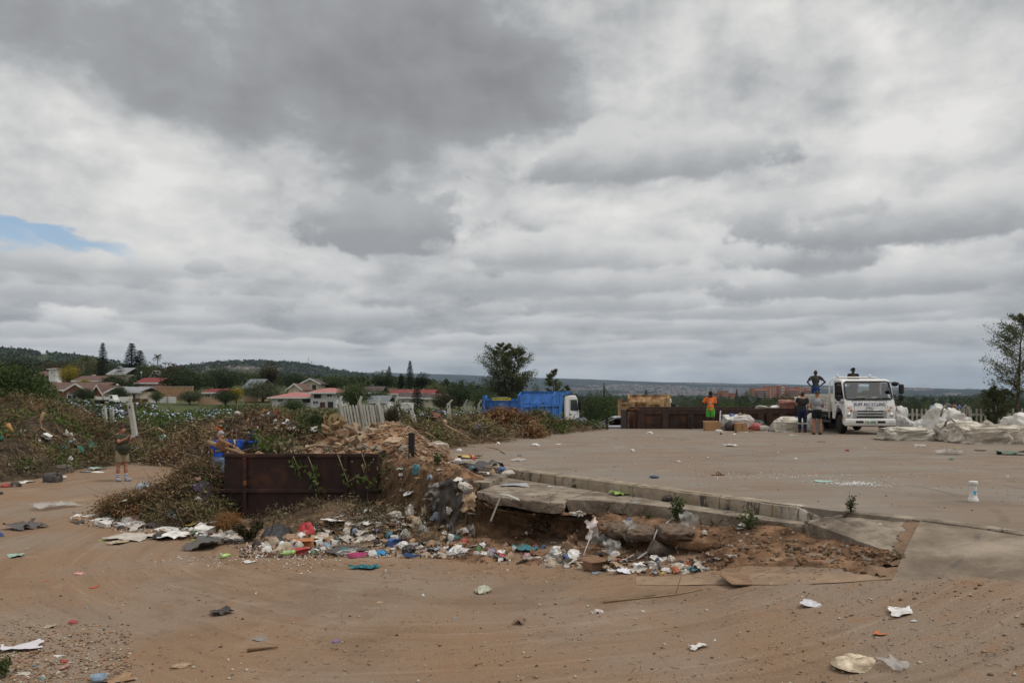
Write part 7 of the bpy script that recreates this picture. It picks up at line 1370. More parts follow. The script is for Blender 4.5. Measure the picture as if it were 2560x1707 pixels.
for px,py,hp,rr,mt,sd,lb in ((((110,100,103,130),(1030,1052,1070,1085)),0,29,.06,WOOD,1,'bare forked branch standing up in the garden waste heap'),(((18,24,32),(1061,1068,1080)),0,26.2,.09,mat('raw_pine',(.42,.22,.09),.9,.2),0,'broken orange pine stake in the garden waste heap'),
 (((275,292,312),(1100,1085,1086)),0,32,.04,WOOD,2,'arched bare branch left of the man with the phone'),(((345,365,390),(1085,1078,1066)),0,30,.03,TWIGP,1,'green stick rising right of the raised phone'),(((395,405,411),(1070,1076,1082)),0,36,.06,WOOD,0,'short pale log on the brown brush heap'),
 (((500,530,560),(1090,1078,1060)),0,31,.03,WOOD,1,'long stick on the left flank of the refuse mound'),(((640,652,662),(1034,1030,1024)),0,31,.03,WOOD,0,'stick poking from the top of the refuse mound'),(((613,618,622),(1060,1052,1046)),0,29.5,.06,WOOD,0,'pale wood piece on the refuse mound'),
 (((1145,1175,1200),(1076,1064,1050)),0,27.5,.06,WOOD,1,'thick pale palm stalk leaning on the branch heap'),(((1255,1300,1328),(1093,1085,1072)),0,31,.045,WOOD,2,'long curved dry branch at the edge of the branch heap'),(((1110,1145,1178),(1062,1080,1098)),0,24.5,.05,WOOD,0,'pale stalk lying down the near branch heap'),(((1310,1335,1358),(1058,1053,1048)),0,33,.035,mat('raw_pine',(.42,.22,.09),.9,.2),0,'orange brown stick on the far branch heap'),(((1062,1078,1090),(1080,1088,1094)),0,23.5,.03,WOOD,1,'grey bent stick on the near branch heap')):
 tag(limb([tuple(P(a,b,hp)) for a,b in zip(*px)],rr,mt,None,'branch',sd,int(hp * 10)),lb,'branch')
def stick_on(px,py,lv,r,material,label,side=0):
 pts = [G(a,b,lv) + Vector((0,0,r * .8)) for a,b in zip(px,py)]; tag(limb([tuple(p) for p in pts],r,material,None,'stick',side,5),label,'stick')
stick_on((1508,1570,1640,1700,1757),(1508,1502,1494,1487,1475),'low',.014,WOOD,'long thin stick lying across the road below the bank',1)
stick_on((1520,1580,1640),(1507,1498,1490),'low',.010,LF_FADE,'green leaf stalk beside the long thin stick')
stick_on((618,650,695),(1631,1627,1622),'low',.022,mat('rotten_stick',(.16,.09,.05),.95,.3,6),'short rotten brown stick on the near road')
stick_on((223,236,248),(1472,1469,1465),'low',.012,mat('red_paint_stick',(.52,.08,.03),.7),'thin red stick on the road at left')
stick_on((1262,1240,1215),(1135,1122,1118),'top',.012,LF_GREEN,'green reed lying at the foot of the branch heap')
def weed(label,p,h,w,leaf,seed,L=.05,n=160,lvl=None):
 g = np.random.default_rng(seed); root = thing('weed',label,'plant',p); mb = MB(); C = []
 for k in range(7): a = g.uniform(0,6.28); e = Vector((math.cos(a) * w * .4 * g.uniform(.3,1),math.sin(a) * w * .4 * g.uniform(.3,1),h * g.uniform(.5,1))); mb.tube([(0,0,0),e * .5 + Vector((0,0,h * .1)),e],[.006,.005,.002],4); C += [np.array(e) * t + g.normal(size=3) * .03 for t in g.uniform(.25,1.05,n // 7)]
 mb.build('stem',TWIG,root); V,F = leaf_cloud(np.array(C),L,L * .45,.5,0,seed); mesh_np('leaf_spray',V,F,leaf,root,tint=g.uniform(0,1,len(C)))['kind'] = 'stuff'; return root
weed('green weed growing from the slab edge beside the torn clear bag',bank_at(1693,1304) + Vector((0,.1,0)),.42,.35,LF_GREEN,301,.07,260); weed('leafy weed with white plastic caught in it below the slab end',bank_at(1872,1320) + Vector((0,.05,0)),.33,.45,LF_GREEN,302,.06,240)
weed('small grey green sprig growing at the end of the kerb',G(2127,1282,'top'),.24,.16,LF_GREY,303,.045,160); weed('low green tuft against the kerb face',G(1437,1218,'slab'),.08,.22,LF_GREEN,304,.04,120); weed('green weed growing in the lower corner of the near ground',G(14,1690,'low'),.22,.3,LF_GREEN,305,.05,200)
weed('green tuft under the slab near the weed',bank_at(1625,1290),.10,.22,LF_GREEN,306,.04,90); weed('small tuft under the concrete strip end',G(2070,1392,'low'),.06,.1,LF_GREEN,307,.03,50); weed('dead brush clump in front of the skip',G(625,1352,'low'),.42,1.0,LF_BROWN,308,.075,1100); weed('fresh green tuft on the earth bank top',bank_at(1098,1145),.2,.35,LF_GREEN,309,.07,150)
def roots_hang():
 """dry grass and roots hanging down the face of the earth bank"""
 g = np.random.default_rng(77); V = BANK; st = np.where((BANK_S > 2.2) & (BANK_S < 6.3))[0]; A = []
 for k in range(3200): i = g.choice(st); j = g.integers(8,34); A.append(V[i,j] + g.normal(size=3) * .03 + np.array([-.03,-.03,0]))
 A = np.array(A); D = g.normal(size=A.shape) * .35 + np.array([0,-.1,-1.0]); Vv,F = twig_cloud(A,D,.34,.004,.5,5); o = mesh_np('hanging_roots',Vv,F,mat('dry_roots',(.17,.115,.065),.95,.4,5)); tag(o,'dry grass and roots hanging down the earth bank','roots',kind='stuff')
 st = np.where((BANK_S > 6.6) & (BANK_S < 13))[0]; A = []
 for k in range(1100): i = g.choice(st); j = g.integers(2,40); A.append(V[i,j] + g.normal(size=3) * .02)
 A = np.array(A); D = g.normal(size=A.shape) * np.array([1,1,.5]) + np.array([0,-.2,-.1]); Vv,F = twig_cloud(A,D,.16,.003,.5,6); o = mesh_np('root_litter',Vv,F,mat('dry_roots',(.17,.115,.065),.95,.4,5)); tag(o,'dry roots and straw strewn over the earth bank','roots',kind='stuff')
 A = []
 for k in range(2200): i = g.integers(0,len(V)); j = g.integers(4,44); A.append(V[i,j])
 o = pebble_mesh('earth_clods',np.array(A),.030,[M_EARTH,M_BROWNSOIL,M_EARTH,M_CHUNK[3],M_BROWNSOIL],None,6); tag(o,'small clods and stones on the earth bank','clods',kind='stuff')
roots_hang()
# == litter,sacks,small things
def mesh_copyable(name,V,F,smooth=True,sub=None):
 me = bpy.data.meshes.new(name); me.from_pydata([tuple(v) for v in V],[],[tuple(f) for f in F]); me.polygons.foreach_set('use_smooth',[smooth] * len(me.polygons)); return me
def ico(sub):
 bm = bmesh.new(); bmesh.ops.create_icosphere(bm,subdivisions=sub,radius=1); v = np.array([q.co[:] for q in bm.verts]); f = [[q.index for q in p.verts] for p in bm.faces]; bm.free(); return v,f
IV3,IF3 = ico(3); IV4,IF4 = ico(4); IV5,IF5 = ico(5)
def ridged(p,o=3): return 1 - np.abs(2 * fbm(p,o,.55) - 1)
def bag_mesh(seed,amp=.45,freq=2.2,box=.85,v=None,f=None):
 v = IV3 if v is None else v; f = IF3 if f is None else f
 q = np.sign(v) * np.abs(v) ** box; k = 1 + amp * (ridged(v * freq + seed * 3.7,3) - .62) + .35 * (fbm(v * 1.2 + seed,2) - .5); q = q * k[:,None] + (np.c_[fbm(v * 5 + seed,2),fbm(v * 5 + 8 + seed,2),fbm(v * 5 + 3 + seed,2)] - .5) * amp * .5
 q[:,2] = np.where(q[:,2] < -.55,-.55 + (q[:,2] + .55) * .15,q[:,2]); q[:,2] += .55; q *= .5; return q,f
def sheet_mesh(seed,n=9,fold=.22,torn=.10):
 g = np.random.default_rng(seed); a,b = np.meshgrid(np.linspace(-.5,.5,n),np.linspace(-.5,.5,n),indexing='ij'); x,y = a.ravel(),b.ravel(); p = np.c_[x,y,0 * x]; z = fold * (ridged(p * 2.3 + seed * 5,2) - .5) + fold * .7 * (fbm(p * 4 + seed,2) - .5)
 e = np.maximum(np.abs(x),np.abs(y)) > .46; x = x + g.uniform(-torn,torn,n * n) * e * .6 + (fbm(p * 3 + 7 + seed,2) - .5) * .35; y = y + g.uniform(-torn,torn,n * n) * e * .6 + (fbm(p * 3 + 2 + seed,2) - .5) * .35; z = z - z.min() + .01
 i,j = np.meshgrid(np.arange(n - 1),np.arange(n - 1),indexing='ij'); F = np.c_[(i * n + j).ravel(),((i + 1) * n + j).ravel(),((i + 1) * n + j + 1).ravel(),(i * n + j + 1).ravel()]; return np.c_[x,y,z],F
def flat_mesh(seed,n=11):
 g = np.random.default_rng(seed); P2 = [(.5 * math.cos(2 * math.pi * i / n) * g.uniform(.7,1.2),.5 * math.sin(2 * math.pi * i / n) * g.uniform(.7,1.2)) for i in range(n)]; V = [(0,0,.06)] + [(a,b,.05 + .10 * math.sin(3 * a + seed) * b) for a,b in P2]; V += [(a,b,c - .02) for a,b,c in V]; m = n + 1
 F = [(0,1 + i,1 + (i + 1) % n) for i in range(n)] + [(m,m + 1 + (i + 1) % n,m + 1 + i) for i in range(n)] + [(1 + i,m + 1 + i,m + 1 + (i + 1) % n,1 + (i + 1) % n) for i in range(n)]; return V,F
def crumple_mesh(seed,n=12):
 V,F = sheet_mesh(seed,n,.35,.2); r2 = (V[:,0] ** 2 + V[:,1] ** 2) * 4; p = V * 3 + seed * 3; k = 1 - .35 * smooth01(r2) * vn(p * 1.3)
 z = .62 * np.clip(1 - r2,0,1) ** .6 * (.55 + .8 * ridged(p,2)) + .10 * vn(p * 2); return np.c_[V[:,0] * k,V[:,1] * k,z],F
PROTO = {'bag': [mesh_copyable('plastic_bag',*crumple_mesh(s),smooth=False) for s in range(7)] + [mesh_copyable('plastic_bag',*bag_mesh(s,.75,3.0),smooth=False) for s in range(2)],'sheet': [mesh_copyable('sheet',*sheet_mesh(s),smooth=False) for s in range(6)],'flat': [mesh_copyable('flat_scrap',*flat_mesh(s),smooth=False) for s in range(5)],
   'limp': [mesh_copyable('limp_bag',*sheet_mesh(20 + s,13,.42,.14),smooth=True) for s in range(4)],'sack': [mesh_copyable('sack',*bag_mesh(40 + s,.34,1.7,.52,IV5,IF5)) for s in range(5)],'lump': [mesh_copyable('lump',*bag_mesh(60 + s,.5,2.8,.9)) for s in range(4)]}
def folded(seed,n=34):
 a,b = np.meshgrid(np.linspace(-.5,.5,n),np.linspace(-.5,.5,n),indexing='ij'); x,y = a.ravel(),b.ravel(); p = np.c_[x,y,0 * x]; ang = np.arctan2(y,x); rim = .40 + .16 * vn(np.c_[np.cos(ang) * 1.6 + seed,np.sin(ang) * 1.6,0 * x]); r = np.maximum(np.abs(x),np.abs(y)) / .5
 q = np.c_[np.cos(ang) * r * rim,np.sin(ang) * r * rim,0 * x]; z = .30 * np.clip(1 - r ** 2.2,0,1) ** .75 * (.2 + 1.1 * fbm(p * 2.6 + seed * 3,2)) + np.clip(1 - r ** 6,0,1) * (.34 * (ridged(p * 2.6 + seed,2) - .45) + .10 * ridged(p * 7 + seed,2)); q[:,2] = np.maximum(z,0) + .005
 i,j = np.meshgrid(np.arange(n - 1),np.arange(n - 1),indexing='ij'); return q,np.c_[(i * n + j).ravel(),((i + 1) * n + j).ravel(),((i + 1) * n + j + 1).ravel(),(i * n + j + 1).ravel()]
PROTO['folded'] = [mesh_copyable('folded_sack',*folded(s)) for s in range(6)]
def mb_mesh(fn,name):
 mb = MB(); fn(mb); o = mb.build(name,MATS['lamp_lens']); me = o.data; bpy.data.objects.remove(o); return me
def _bottle(mb): M4 = Matrix.Translation((-.5,0,.17)) @ Matrix.Rotation(R(90),4,'Y'); mb.lathe([(.10,0),(.16,.03),(.17,.3),(.155,.45),(.17,.6),(.15,.72),(.07,.85),(.06,.90),(.075,.91),(.075,1.0)],12,0,M4)
def _tray(mb): mb.box((-.5,-.3,0),(.5,.3,.03)); mb.box((-.5,-.3,.03),(.5,-.26,.22)); mb.box((-.5,.26,.03),(.5,.3,.22)); mb.box((-.5,-.26,.03),(-.46,.26,.22)); mb.box((.46,-.26,.03),(.5,.26,.22))
def _carton(mb): mb.box((-.5,-.32,0),(.5,.32,.45)); mb.add([(-.5,-.32,.45),(.5,-.32,.45),(.46,-.56,.60),(-.44,-.54,.58)],[(0,1,2,3)]); mb.add([(-.5,.32,.45),(.5,.32,.45),(.47,.6,.52),(-.47,.58,.55)],[(0,1,2,3)])
def _cup(mb): mb.lathe([(.34,0),(.5,.9),(.46,.9),(.31,.05),(.01,.05)],12)
def _slab(mb): mb.box((-.5,-.35,0),(.5,.35,.16))
PROTO['bottle'] = [mb_mesh(_bottle,'bottle')]; PROTO['tray'] = [mb_mesh(_tray,'tray')]; PROTO['carton'] = [mb_mesh(_carton,'carton')]; PROTO['cup'] = [mb_mesh(_cup,'cup')]; PROTO['slab'] = [mb_mesh(_slab,'slab')]
for L_ in PROTO.values():
 for me in L_:
  if not me.materials: me.materials.append(M_WHITE)
LC = dict(white=(.70,.685,.66),offwhite=(.50,.455,.40),cream=(.40,.325,.235),grey=(.23,.22,.215),darkgrey=(.075,.072,.07),black=(.016,.016,.018),blue=(.05,.125,.32),paleblue=(.24,.33,.42),teal=(.045,.20,.24),green=(.07,.20,.085),lime=(.28,.42,.09),red=(.38,.05,.045),orange=(.50,.16,.055),yellow=(.50,.38,.09),pink=(.58,.09,.25),purple=(.19,.13,.32),brown=(.20,.11,.06),card=(.32,.20,.115),tan=(.38,.26,.16),silver=(.48,.48,.48),mint=(.34,.50,.42),dkgreen=(.05,.13,.095),denim=(.045,.075,.14))
def lmat(c,kind):
 soft = kind in ('bag','limp','lump'); return mat('litter_%s_%s' % (c,'film' if soft else 'solid'),tuple(.70 * q + .30 * d for q,d in zip(LC[c],(.20,.13,.085))),.45 if soft else .75,.15,3.2,.3,LC[c],.45 if soft else .25)
M_FILM = mat('clear_film',(.56,.54,.51),.3,.15,4,.3,None,.6,alpha=.45)
NAMES = dict(bag='plastic_bag',sheet='paper_sheet',flat='scrap',limp='plastic_sheet',sack='sack',bottle='bottle',tray='tray',carton='carton',cup='cup',slab='slab',lump='bundle',folded='sack')
CATS = dict(bag='plastic bag',sheet='paper',flat='scrap',limp='plastic sheet',sack='sack',bottle='bottle',tray='tray',carton='carton',cup='cup',slab='board',lump='bundle',folded='sack')
def put_lit(kind,p,w,d,h,color,label,name=None,cat=None,group=None,rz=None,tilt=0.0,rs=random):
 o = bpy.data.objects.new(name or NAMES[kind],rs.choice(PROTO[kind])); link(o); o.location = p; o.scale = (w,d,h); o.rotation_euler = (rs.uniform(-tilt,tilt),rs.uniform(-tilt,tilt),rs.uniform(0,6.28) if rz is None else rz)
 o.material_slots[0].link = 'OBJECT'; o.material_slots[0].material = M_FILM if color == 'clear' else (lmat(color,kind) if isinstance(color,str) else color); return tag(o,label,cat or CATS[kind],group)
def lit(kind,px,py,wpx,hpx,color,label,where='low',name=None,cat=None,rz=None,tilt=.05,dep=.7,Y=None):
 """one piece of litter resting where the photo row py shows its foot; wpx, hpx its size in photo pixels"""
 p = P(px,py,Y) if Y else (bank_at(px,py) if where == 'bank' else (G(px,py,where)))
 s = p.y / FPX; vis = (CAMZ - p.z) / p.y; w = wpx * s
 d = w * dep; h = max(.012,hpx * s - d * vis * .6)
 if kind in ('sheet','limp','flat','tray','carton','slab'):
  d = min(w * 1.4,max(w * .35,hpx * s / max(.05,vis) * .8)) if where in ('low','top','slab') and not Y else w * dep; h = {'sheet': w * .55,'limp': w * .6,'flat': w * .9,'tray': w * .9,'carton': w * .75,'slab': w * .5}[kind]
 elif kind in ('bag','lump','sack','folded'): h = max(h,hpx * s * .75)
 elif kind == 'bottle': d = h = w
 elif kind == 'cup': w = d = wpx * s; h = hpx * s
 return put_lit(kind,p,w,d,h,color,label,name,cat,None,rz,tilt)
for a in [
 ('folded',2140,1658,150,52,'tan_sack','large stained cream sack crumpled on the near road','low','sack','sack'),('limp',2235,1664,78,26,'clear','clear plastic strip trailing from the stained sack'),('sheet',2257,1530,64,22,'white','torn white paper sheet on the near road'),('flat',2288,1553,20,8,'silver','round clear lid near the torn white paper','low','lid','lid'),('sheet',2200,1583,42,11,'orange','orange and cream crumpled wrapper above the stained sack','low','wrapper','wrapper'),('flat',2196,1594,12,7,'cream','small pale crust beside the orange wrapper'),
 ('sheet',2028,1511,44,20,'newsprint','crumpled red and blue printed newspaper on the near road','low','newspaper','newspaper'),('limp',1744,1622,42,11,'white','crumpled white tissue on the near road','low','tissue','tissue'),('bag',1495,1531,36,17,'redclear','clear packet with a red stripe on the road','low','packet','packet'),('limp',1298,1557,42,10,'brown','curled brown leaf on the road','low','dead_leaf','leaf'),('bag',1208,1479,46,20,'foil','torn silver and yellow foil packet on the road','low','packet','packet'),('bag',1057,1491,13,8,'white','small white crumpled scrap left of the foil packet'),('sheet',949,1505,17,9,'tan','small pale pink scrap on the road'),
 ('bag',840,1606,19,8,'purple','small purple clear tub on the near road','low','tub','tub'),('flat',648,1598,36,12,'grey','broken grey slate piece on the near road','low','slate','slate'),('lump',452,1666,42,13,'tan','tan foam lump on the near road','low','foam','foam'),('limp',552,1536,50,14,'black','black torn plastic on the road','low','plastic_scrap','plastic'),('bag',182,1557,28,12,'red','crumpled red crisp packet on the road','low','packet','packet'),('limp',125,1568,26,8,'cream','cream paper scrap left of the red packet'),('sheet',52,1620,86,26,'ribbed','white ribbed cloth folded on the ground at the left edge','low','cloth','cloth'),('flat',85,1628,30,10,'brown','brown bark piece beside the ribbed cloth','low','bark','bark'),
 ('bottle',162,1672,30,20,'rosy','pinkish brown jar lying near the bottom left corner','low','jar','jar'),('flat',207,1612,24,8,'card','pale wood chip on the near ground','low','wood_chip','wood'),('sheet',143,1640,16,10,'white','small white paper knot on the near ground'),('cup',246,1704,40,20,'paleblue','pale blue pot at the bottom edge','low','pot','pot'),('sheet',298,1700,62,20,'card','torn brown cardboard at the bottom edge','low','cardboard','cardboard'),('sheet',58,1682,34,12,'offwhite','grey white rag beside the green weed','low','rag','rag'),('flat',30,1690,36,14,'card','tan card scrap under the green weed','low','cardboard','cardboard'),('sheet',332,1697,24,10,'cream','cream paper beside the torn brown cardboard'),
 ('sheet',200,1434,24,6,'pinkpaper','pink and white wrapper on the dusty road','low','wrapper','wrapper'),('flat',118,1453,12,5,'red','small red scrap on the dusty road'),('sheet',41,1392,40,8,'mint','green and white flattened carton on the road','low','carton','carton'),('bag',3,1341,16,16,'blue','blue plastic thing at the left edge of the road'),('flat',68,1372,8,4,'lime','tiny lime scrap on the road'),
 ('limp',912,1420,46,18,'tealdark','dark teal crumpled cloth in front of the litter','low','cloth','cloth'),('bag',964,1426,10,6,'silver','crushed silver can beside the teal cloth','low','can','can'),('flat',980,1412,16,6,'brown','brown bark stub right of the teal cloth','low','bark','bark'),('bottle',563,1393,30,9,'greenlabel','clear bottle with green label in front of the brush','low'),('bottle',720,1390,36,10,'greenlabel','white and green tube bottle at the edge of the litter','low'),('sheet',622,1407,26,7,'white','white crumpled paper on the road below the grey mat'),
 ('limp',132,1270,70,20,'clear','sheet of clear plastic lying on the track'),('limp',62,1320,78,15,'darkgrey','dark grey cloth spread on the track','low','cloth','cloth'),('flat',95,1310,36,7,'darkgrey','flat dark board piece behind the grey cloth'),('bag',199,1310,26,12,'black','small black knotted bag left of the litter'),('bag',265,1313,42,18,'black','black bag at the left end of the litter'),('slab',300,1313,40,12,'white','white styrofoam block with dark top edge','low','styrofoam_block','styrofoam'),('sheet',330,1346,86,24,'offwhite','open cream cardboard lying flat in front of the litter','low','cardboard','cardboard'),('sheet',300,1356,60,10,'cream','bent cream cardboard flap on the ground','low','cardboard','cardboard'),('flat',257,1352,22,5,'lime','lime green plastic strip on the ground'),
 ('bag',385,1318,62,20,'black','black bag with a blue strap in the left litter'),('limp',470,1314,60,20,'yellow','bright yellow plastic bag in the left litter'),('bag',402,1347,62,24,'black','long black bag beside the open box'),('limp',515,1366,98,18,'darkgrey','grey brown mat lying in front of the straw ball','low','mat','mat'),('bag',522,1354,86,22,'black','black torn bag behind the grey mat'),('bag',573,1340,34,20,'grey','grey white knotted bag beside the dead brush','low'),('limp',300,1293,36,16,'blue','royal blue plastic on the left litter'),('bag',338,1276,32,20,'paleblue','blue bag sitting on a white box in the left litter'),('slab',338,1283,32,12,'white','white box under the blue bag','low','box','box'),('bag',362,1222,48,22,'paleblue','pale blue bag caught in the brown brush'),('bottle',353,1214,18,6,'white','white cardboard tube beside the pale blue bag','low','tube','tube'),
 ('slab',522,1152,34,14,'white','white styrofoam lid behind the skip corner','low','styrofoam_block','styrofoam'),('flat',480,1350,20,5,'lime','green tray lid at the front of the left litter'),('limp',445,1345,60,16,'white','white plastic sheet in front of the left litter'),('sheet',190,1300,20,8,'teal','teal scrap at the far left of the litter'),
 ('sack',131,1205,38,32,'greysack','grey sack standing at the foot of the garden waste heap'),('sack',153,1182,46,26,'greysack2','pale grey sack lying behind the standing grey sack'),('bag',37,1216,34,18,'black','black bag at the foot of the garden waste heap'),('bag',14,1217,20,12,'red','red plastic beside the black bag at the heap foot'),('sheet',61,1206,32,12,'white','white plastic on the cuttings at the heap foot'),('limp',181,1172,20,10,'white','white bag right of the pale grey sack'),('sheet',215,1180,20,12,'paleblue','pale blue cloth at the edge of the track','low','cloth','cloth'),('limp',242,1174,30,8,'mint','pale green sheet beside the pale blue cloth'),('sheet',335,1160,20,8,'cream','cream card behind the man with the phone','low','card','card'),('bag',378,1145,36,14,'darkgrey','dark grey bag at the end of the track'),('flat',245,1181,26,4,'white','white strip on the track edge'),('bottle',160,1197,22,6,'white','short white pipe at the foot of the sacks','low','pipe','pipe'),('flat',119,1206,14,5,'white','white shard at the foot of the sack'),('lump',3,1235,12,10,'black','black lump at the left edge of the track')]:
 a = list(a); cm = {'tan_sack': lambda: mat('stained_sack',(.36,.27,.17),.8,.3,2.5,.4,(.62,.52,.39)),'newsprint': lambda: mat('newsprint',(.55,.54,.58),.8,.35,14,.2),'redclear': lambda: mat('red_striped_film',(.50,.42,.38),.4,.3,6),'foil': lambda: mat('foil_packet',(.50,.48,.38),.3,.3,8,.4,metal=.5),'ribbed': lambda: mat('ribbed_cloth',(.58,.55,.58),.9,.12,18),'rosy': lambda: mat('rosy_jar',(.33,.17,.14),.3,.2,5,spec=.6),'pinkpaper': lambda: mat('pink_paper',(.60,.28,.28),.8,.3,9),'tealdark': lambda: mat('dark_teal_cloth',(.02,.055,.065),.8,.6,7,.3,(.02,.16,.19)),'greenlabel': lambda: mat('green_label',(.36,.52,.18),.5,.4,3),'greysack': lambda: mat('grey_sack',(.085,.078,.076),.8,.2,3,.4),'greysack2': lambda: mat('pale_grey_sack',(.16,.14,.12),.85,.2,3,.4)}
 if a[5] in cm: a[5] = cm[a[5]]()
 lit(*a)
def lit_at(kind,px,py,Y,wpx,hpx,color,label,name=None,cat=None,tilt=.4,dep=.8): return lit(kind,px,py,wpx,hpx,color,label,'low',name,cat,None,tilt,dep,Y)
def heap_front(surf,px,py,y0,y1):
 Y = np.arange(y0,y1,.06); X = (px - 1280) / FPX * Y; z = CAMZ - (py - HOR) / FPX * Y; k = np.where(z <= surf(X,Y)[0] + .02)[0]
 return Y[k[0]] - .1 if len(k) else (y0 + y1) / 2
for a in [('bag',225,1124,28,24,'net','green net sack in the garden waste heap'),('bag',205,1138,28,30,'net','lower green net sack beside the first in the garden waste heap'),('bag',5,1098,14,12,'net','green dome of plastic at the left edge of the heap'),('bag',168,1088,16,18,'white','white bottle shaped bag high on the garden waste heap'),('bag',177,1160,22,28,'white','white and red bag low on the garden waste heap'),('bag',93,1104,12,9,'white','white cup on the garden waste heap'),('limp',55,1078,14,12,'white','white rag on the left of the garden waste heap'),('limp',175,1106,26,16,'paleblue','blue and white plastic mid way on the garden waste heap'),('bag',160,1122,18,10,'blue','small blue plastic low on the garden waste heap'),('bag',22,1090,12,8,'red','small red plastic on the garden waste heap'),('limp',140,1092,18,10,'tan','tan cloth on the garden waste heap'),('bag',79,1018,8,16,'white','small white plastic high in the brown brush'),('limp',335,1122,26,28,'grey','grey plastic sheet behind the man with the phone')]:
 a = list(a); a[5] = mat('green_net',(.03,.19,.13),.7,.3,12,.4) if a[5] == 'net' else a[5]; lit_at(a[0],a[1],a[2],heap_front(gsurf,a[1],a[2],24,44),*a[3:])
for a in [('limp',395,1100,40,14,'mint','pale green netting strip on the brown brush heap'),('limp',430,1105,34,8,'mint','thin pale green strip right of the netting'),('bag',375,1112,14,10,'paleblue','small pale blue bag at the foot of the brown brush'),('bag',440,1132,20,10,'blue','blue plastic at the end of the track'),('bag',395,1128,40,10,'darkgrey','dark plastic heap at the end of the track'),('sheet',425,1120,18,8,'white','white sheet at the foot of the brown brush heap')]: lit_at(a[0],a[1],a[2],heap_front(bsurf,a[1],a[2],30,46),*a[3:])
for a in [('bag',687,1057,14,14,'white','big white plastic high on the refuse mound'),('limp',675,1040,30,16,'white','torn white sheet strung over the refuse mound top'),('bag',689,1034,8,14,'red','red plastic bottle at the top of the refuse mound'),('bag',593,1036,18,12,'redclear','red and white bag at the left top of the refuse mound'),('bag',718,1068,22,18,'paleblue','pale blue plastic on the right flank of the refuse mound'),('limp',740,1074,34,12,'white','white plastic sheets on the right flank of the refuse mound'),('bag',573,1068,8,10,'green','green plastic left on the refuse mound'),('flat',567,1052,20,10,'cream','cream board on the left of the refuse mound'),('bag',617,1075,14,16,'offwhite','pale bag at the middle of the refuse mound')]:
 a = list(a); a[5] = 'offwhite' if a[5] == 'redclear' else a[5]; lit_at(a[0],a[1],a[2],heap_front(rsurf,a[1],a[2],26,36),*a[3:])
for a in [
 ('folded',767,1340,66,74,'redbag','bright red torn plastic bag standing in front of the skip'),('folded',692,1342,112,70,'blacksack','large glossy black refuse bag against the skip'),('limp',780,1298,38,18,'white','jagged white styrofoam piece in front of the skip','low','styrofoam','styrofoam'),('tray',893,1392,40,12,'pink','bright pink tray at the front of the litter'),('bag',925,1383,30,11,'teal','turquoise bag beside the pink tray'),('bag',951,1387,40,18,'bluebag','blue knotted bag at the front of the litter'),('bag',1022,1384,44,30,'black','black crumpled bag at the front of the litter right of the blue one'),('sheet',858,1380,84,20,'darkgrey','dark board propped in front of the litter','low','board','board'),('tray',866,1386,40,12,'white','white foam tray left of the pink one'),('carton',943,1324,34,24,'card','brown carton on the litter slope'),('carton',885,1263,24,14,'white','white box on the upper litter slope'),('cup',894,1295,32,30,'offwhite','white translucent tub on the litter slope','low','tub','tub'),('carton',760,1368,44,20,'orangecard','orange brown carton at the foot of the red bag'),('bag',782,1385,26,14,'green','green and white can bag in front of the litter'),('limp',760,1377,32,8,'red','red wrapper in front of the litter','low','wrapper','wrapper'),('bag',816,1372,32,24,'paleblue','pale blue clear bag in front of the litter'),('sheet',928,1362,50,16,'magazine','colourful open magazine on the litter','low','magazine','magazine'),('sheet',992,1352,48,16,'card','flat brown cardboard on the litter slope','low','cardboard','cardboard'),('flat',850,1340,36,12,'white','white card with a pink patch on the litter'),('bag',845,1352,18,12,'dkgreen','dark green bottle end with red cap in the litter'),('limp',800,1345,46,12,'offwhite','white folded cloth on the litter','low','cloth','cloth'),('bag',855,1308,14,8,'bluebag','small bright blue packet on the litter slope'),
 ('slab',1158,1386,46,10,'white','long white foam bar at the foot of the bank','low','foam_bar','foam'),('flat',1150,1378,34,18,'grey','grey tile leaning at the foot of the bank','low','tile','tile'),('limp',1190,1388,24,6,'red','red torn wrapper beside the white foam bar','low','wrapper','wrapper')]:
 a = list(a); cm = {'redbag': lambda: mat('red_bag',(.42,.045,.05),.5,.25,3,.3),'blacksack': lambda: mat('black_sack',(.017,.017,.019),.32,.2,6,.5,spec=.6),'bluebag': lambda: mat('sky_blue_bag',(.02,.22,.46),.5,.2,4),'orangecard': lambda: mat('orange_card',(.40,.165,.07),.9,.2,4),'magazine': lambda: mat('magazine_print',(.58,.44,.28),.6,.45,22)}
 if a[5] in cm: a[5] = cm[a[5]]()
 o = lit(*a)
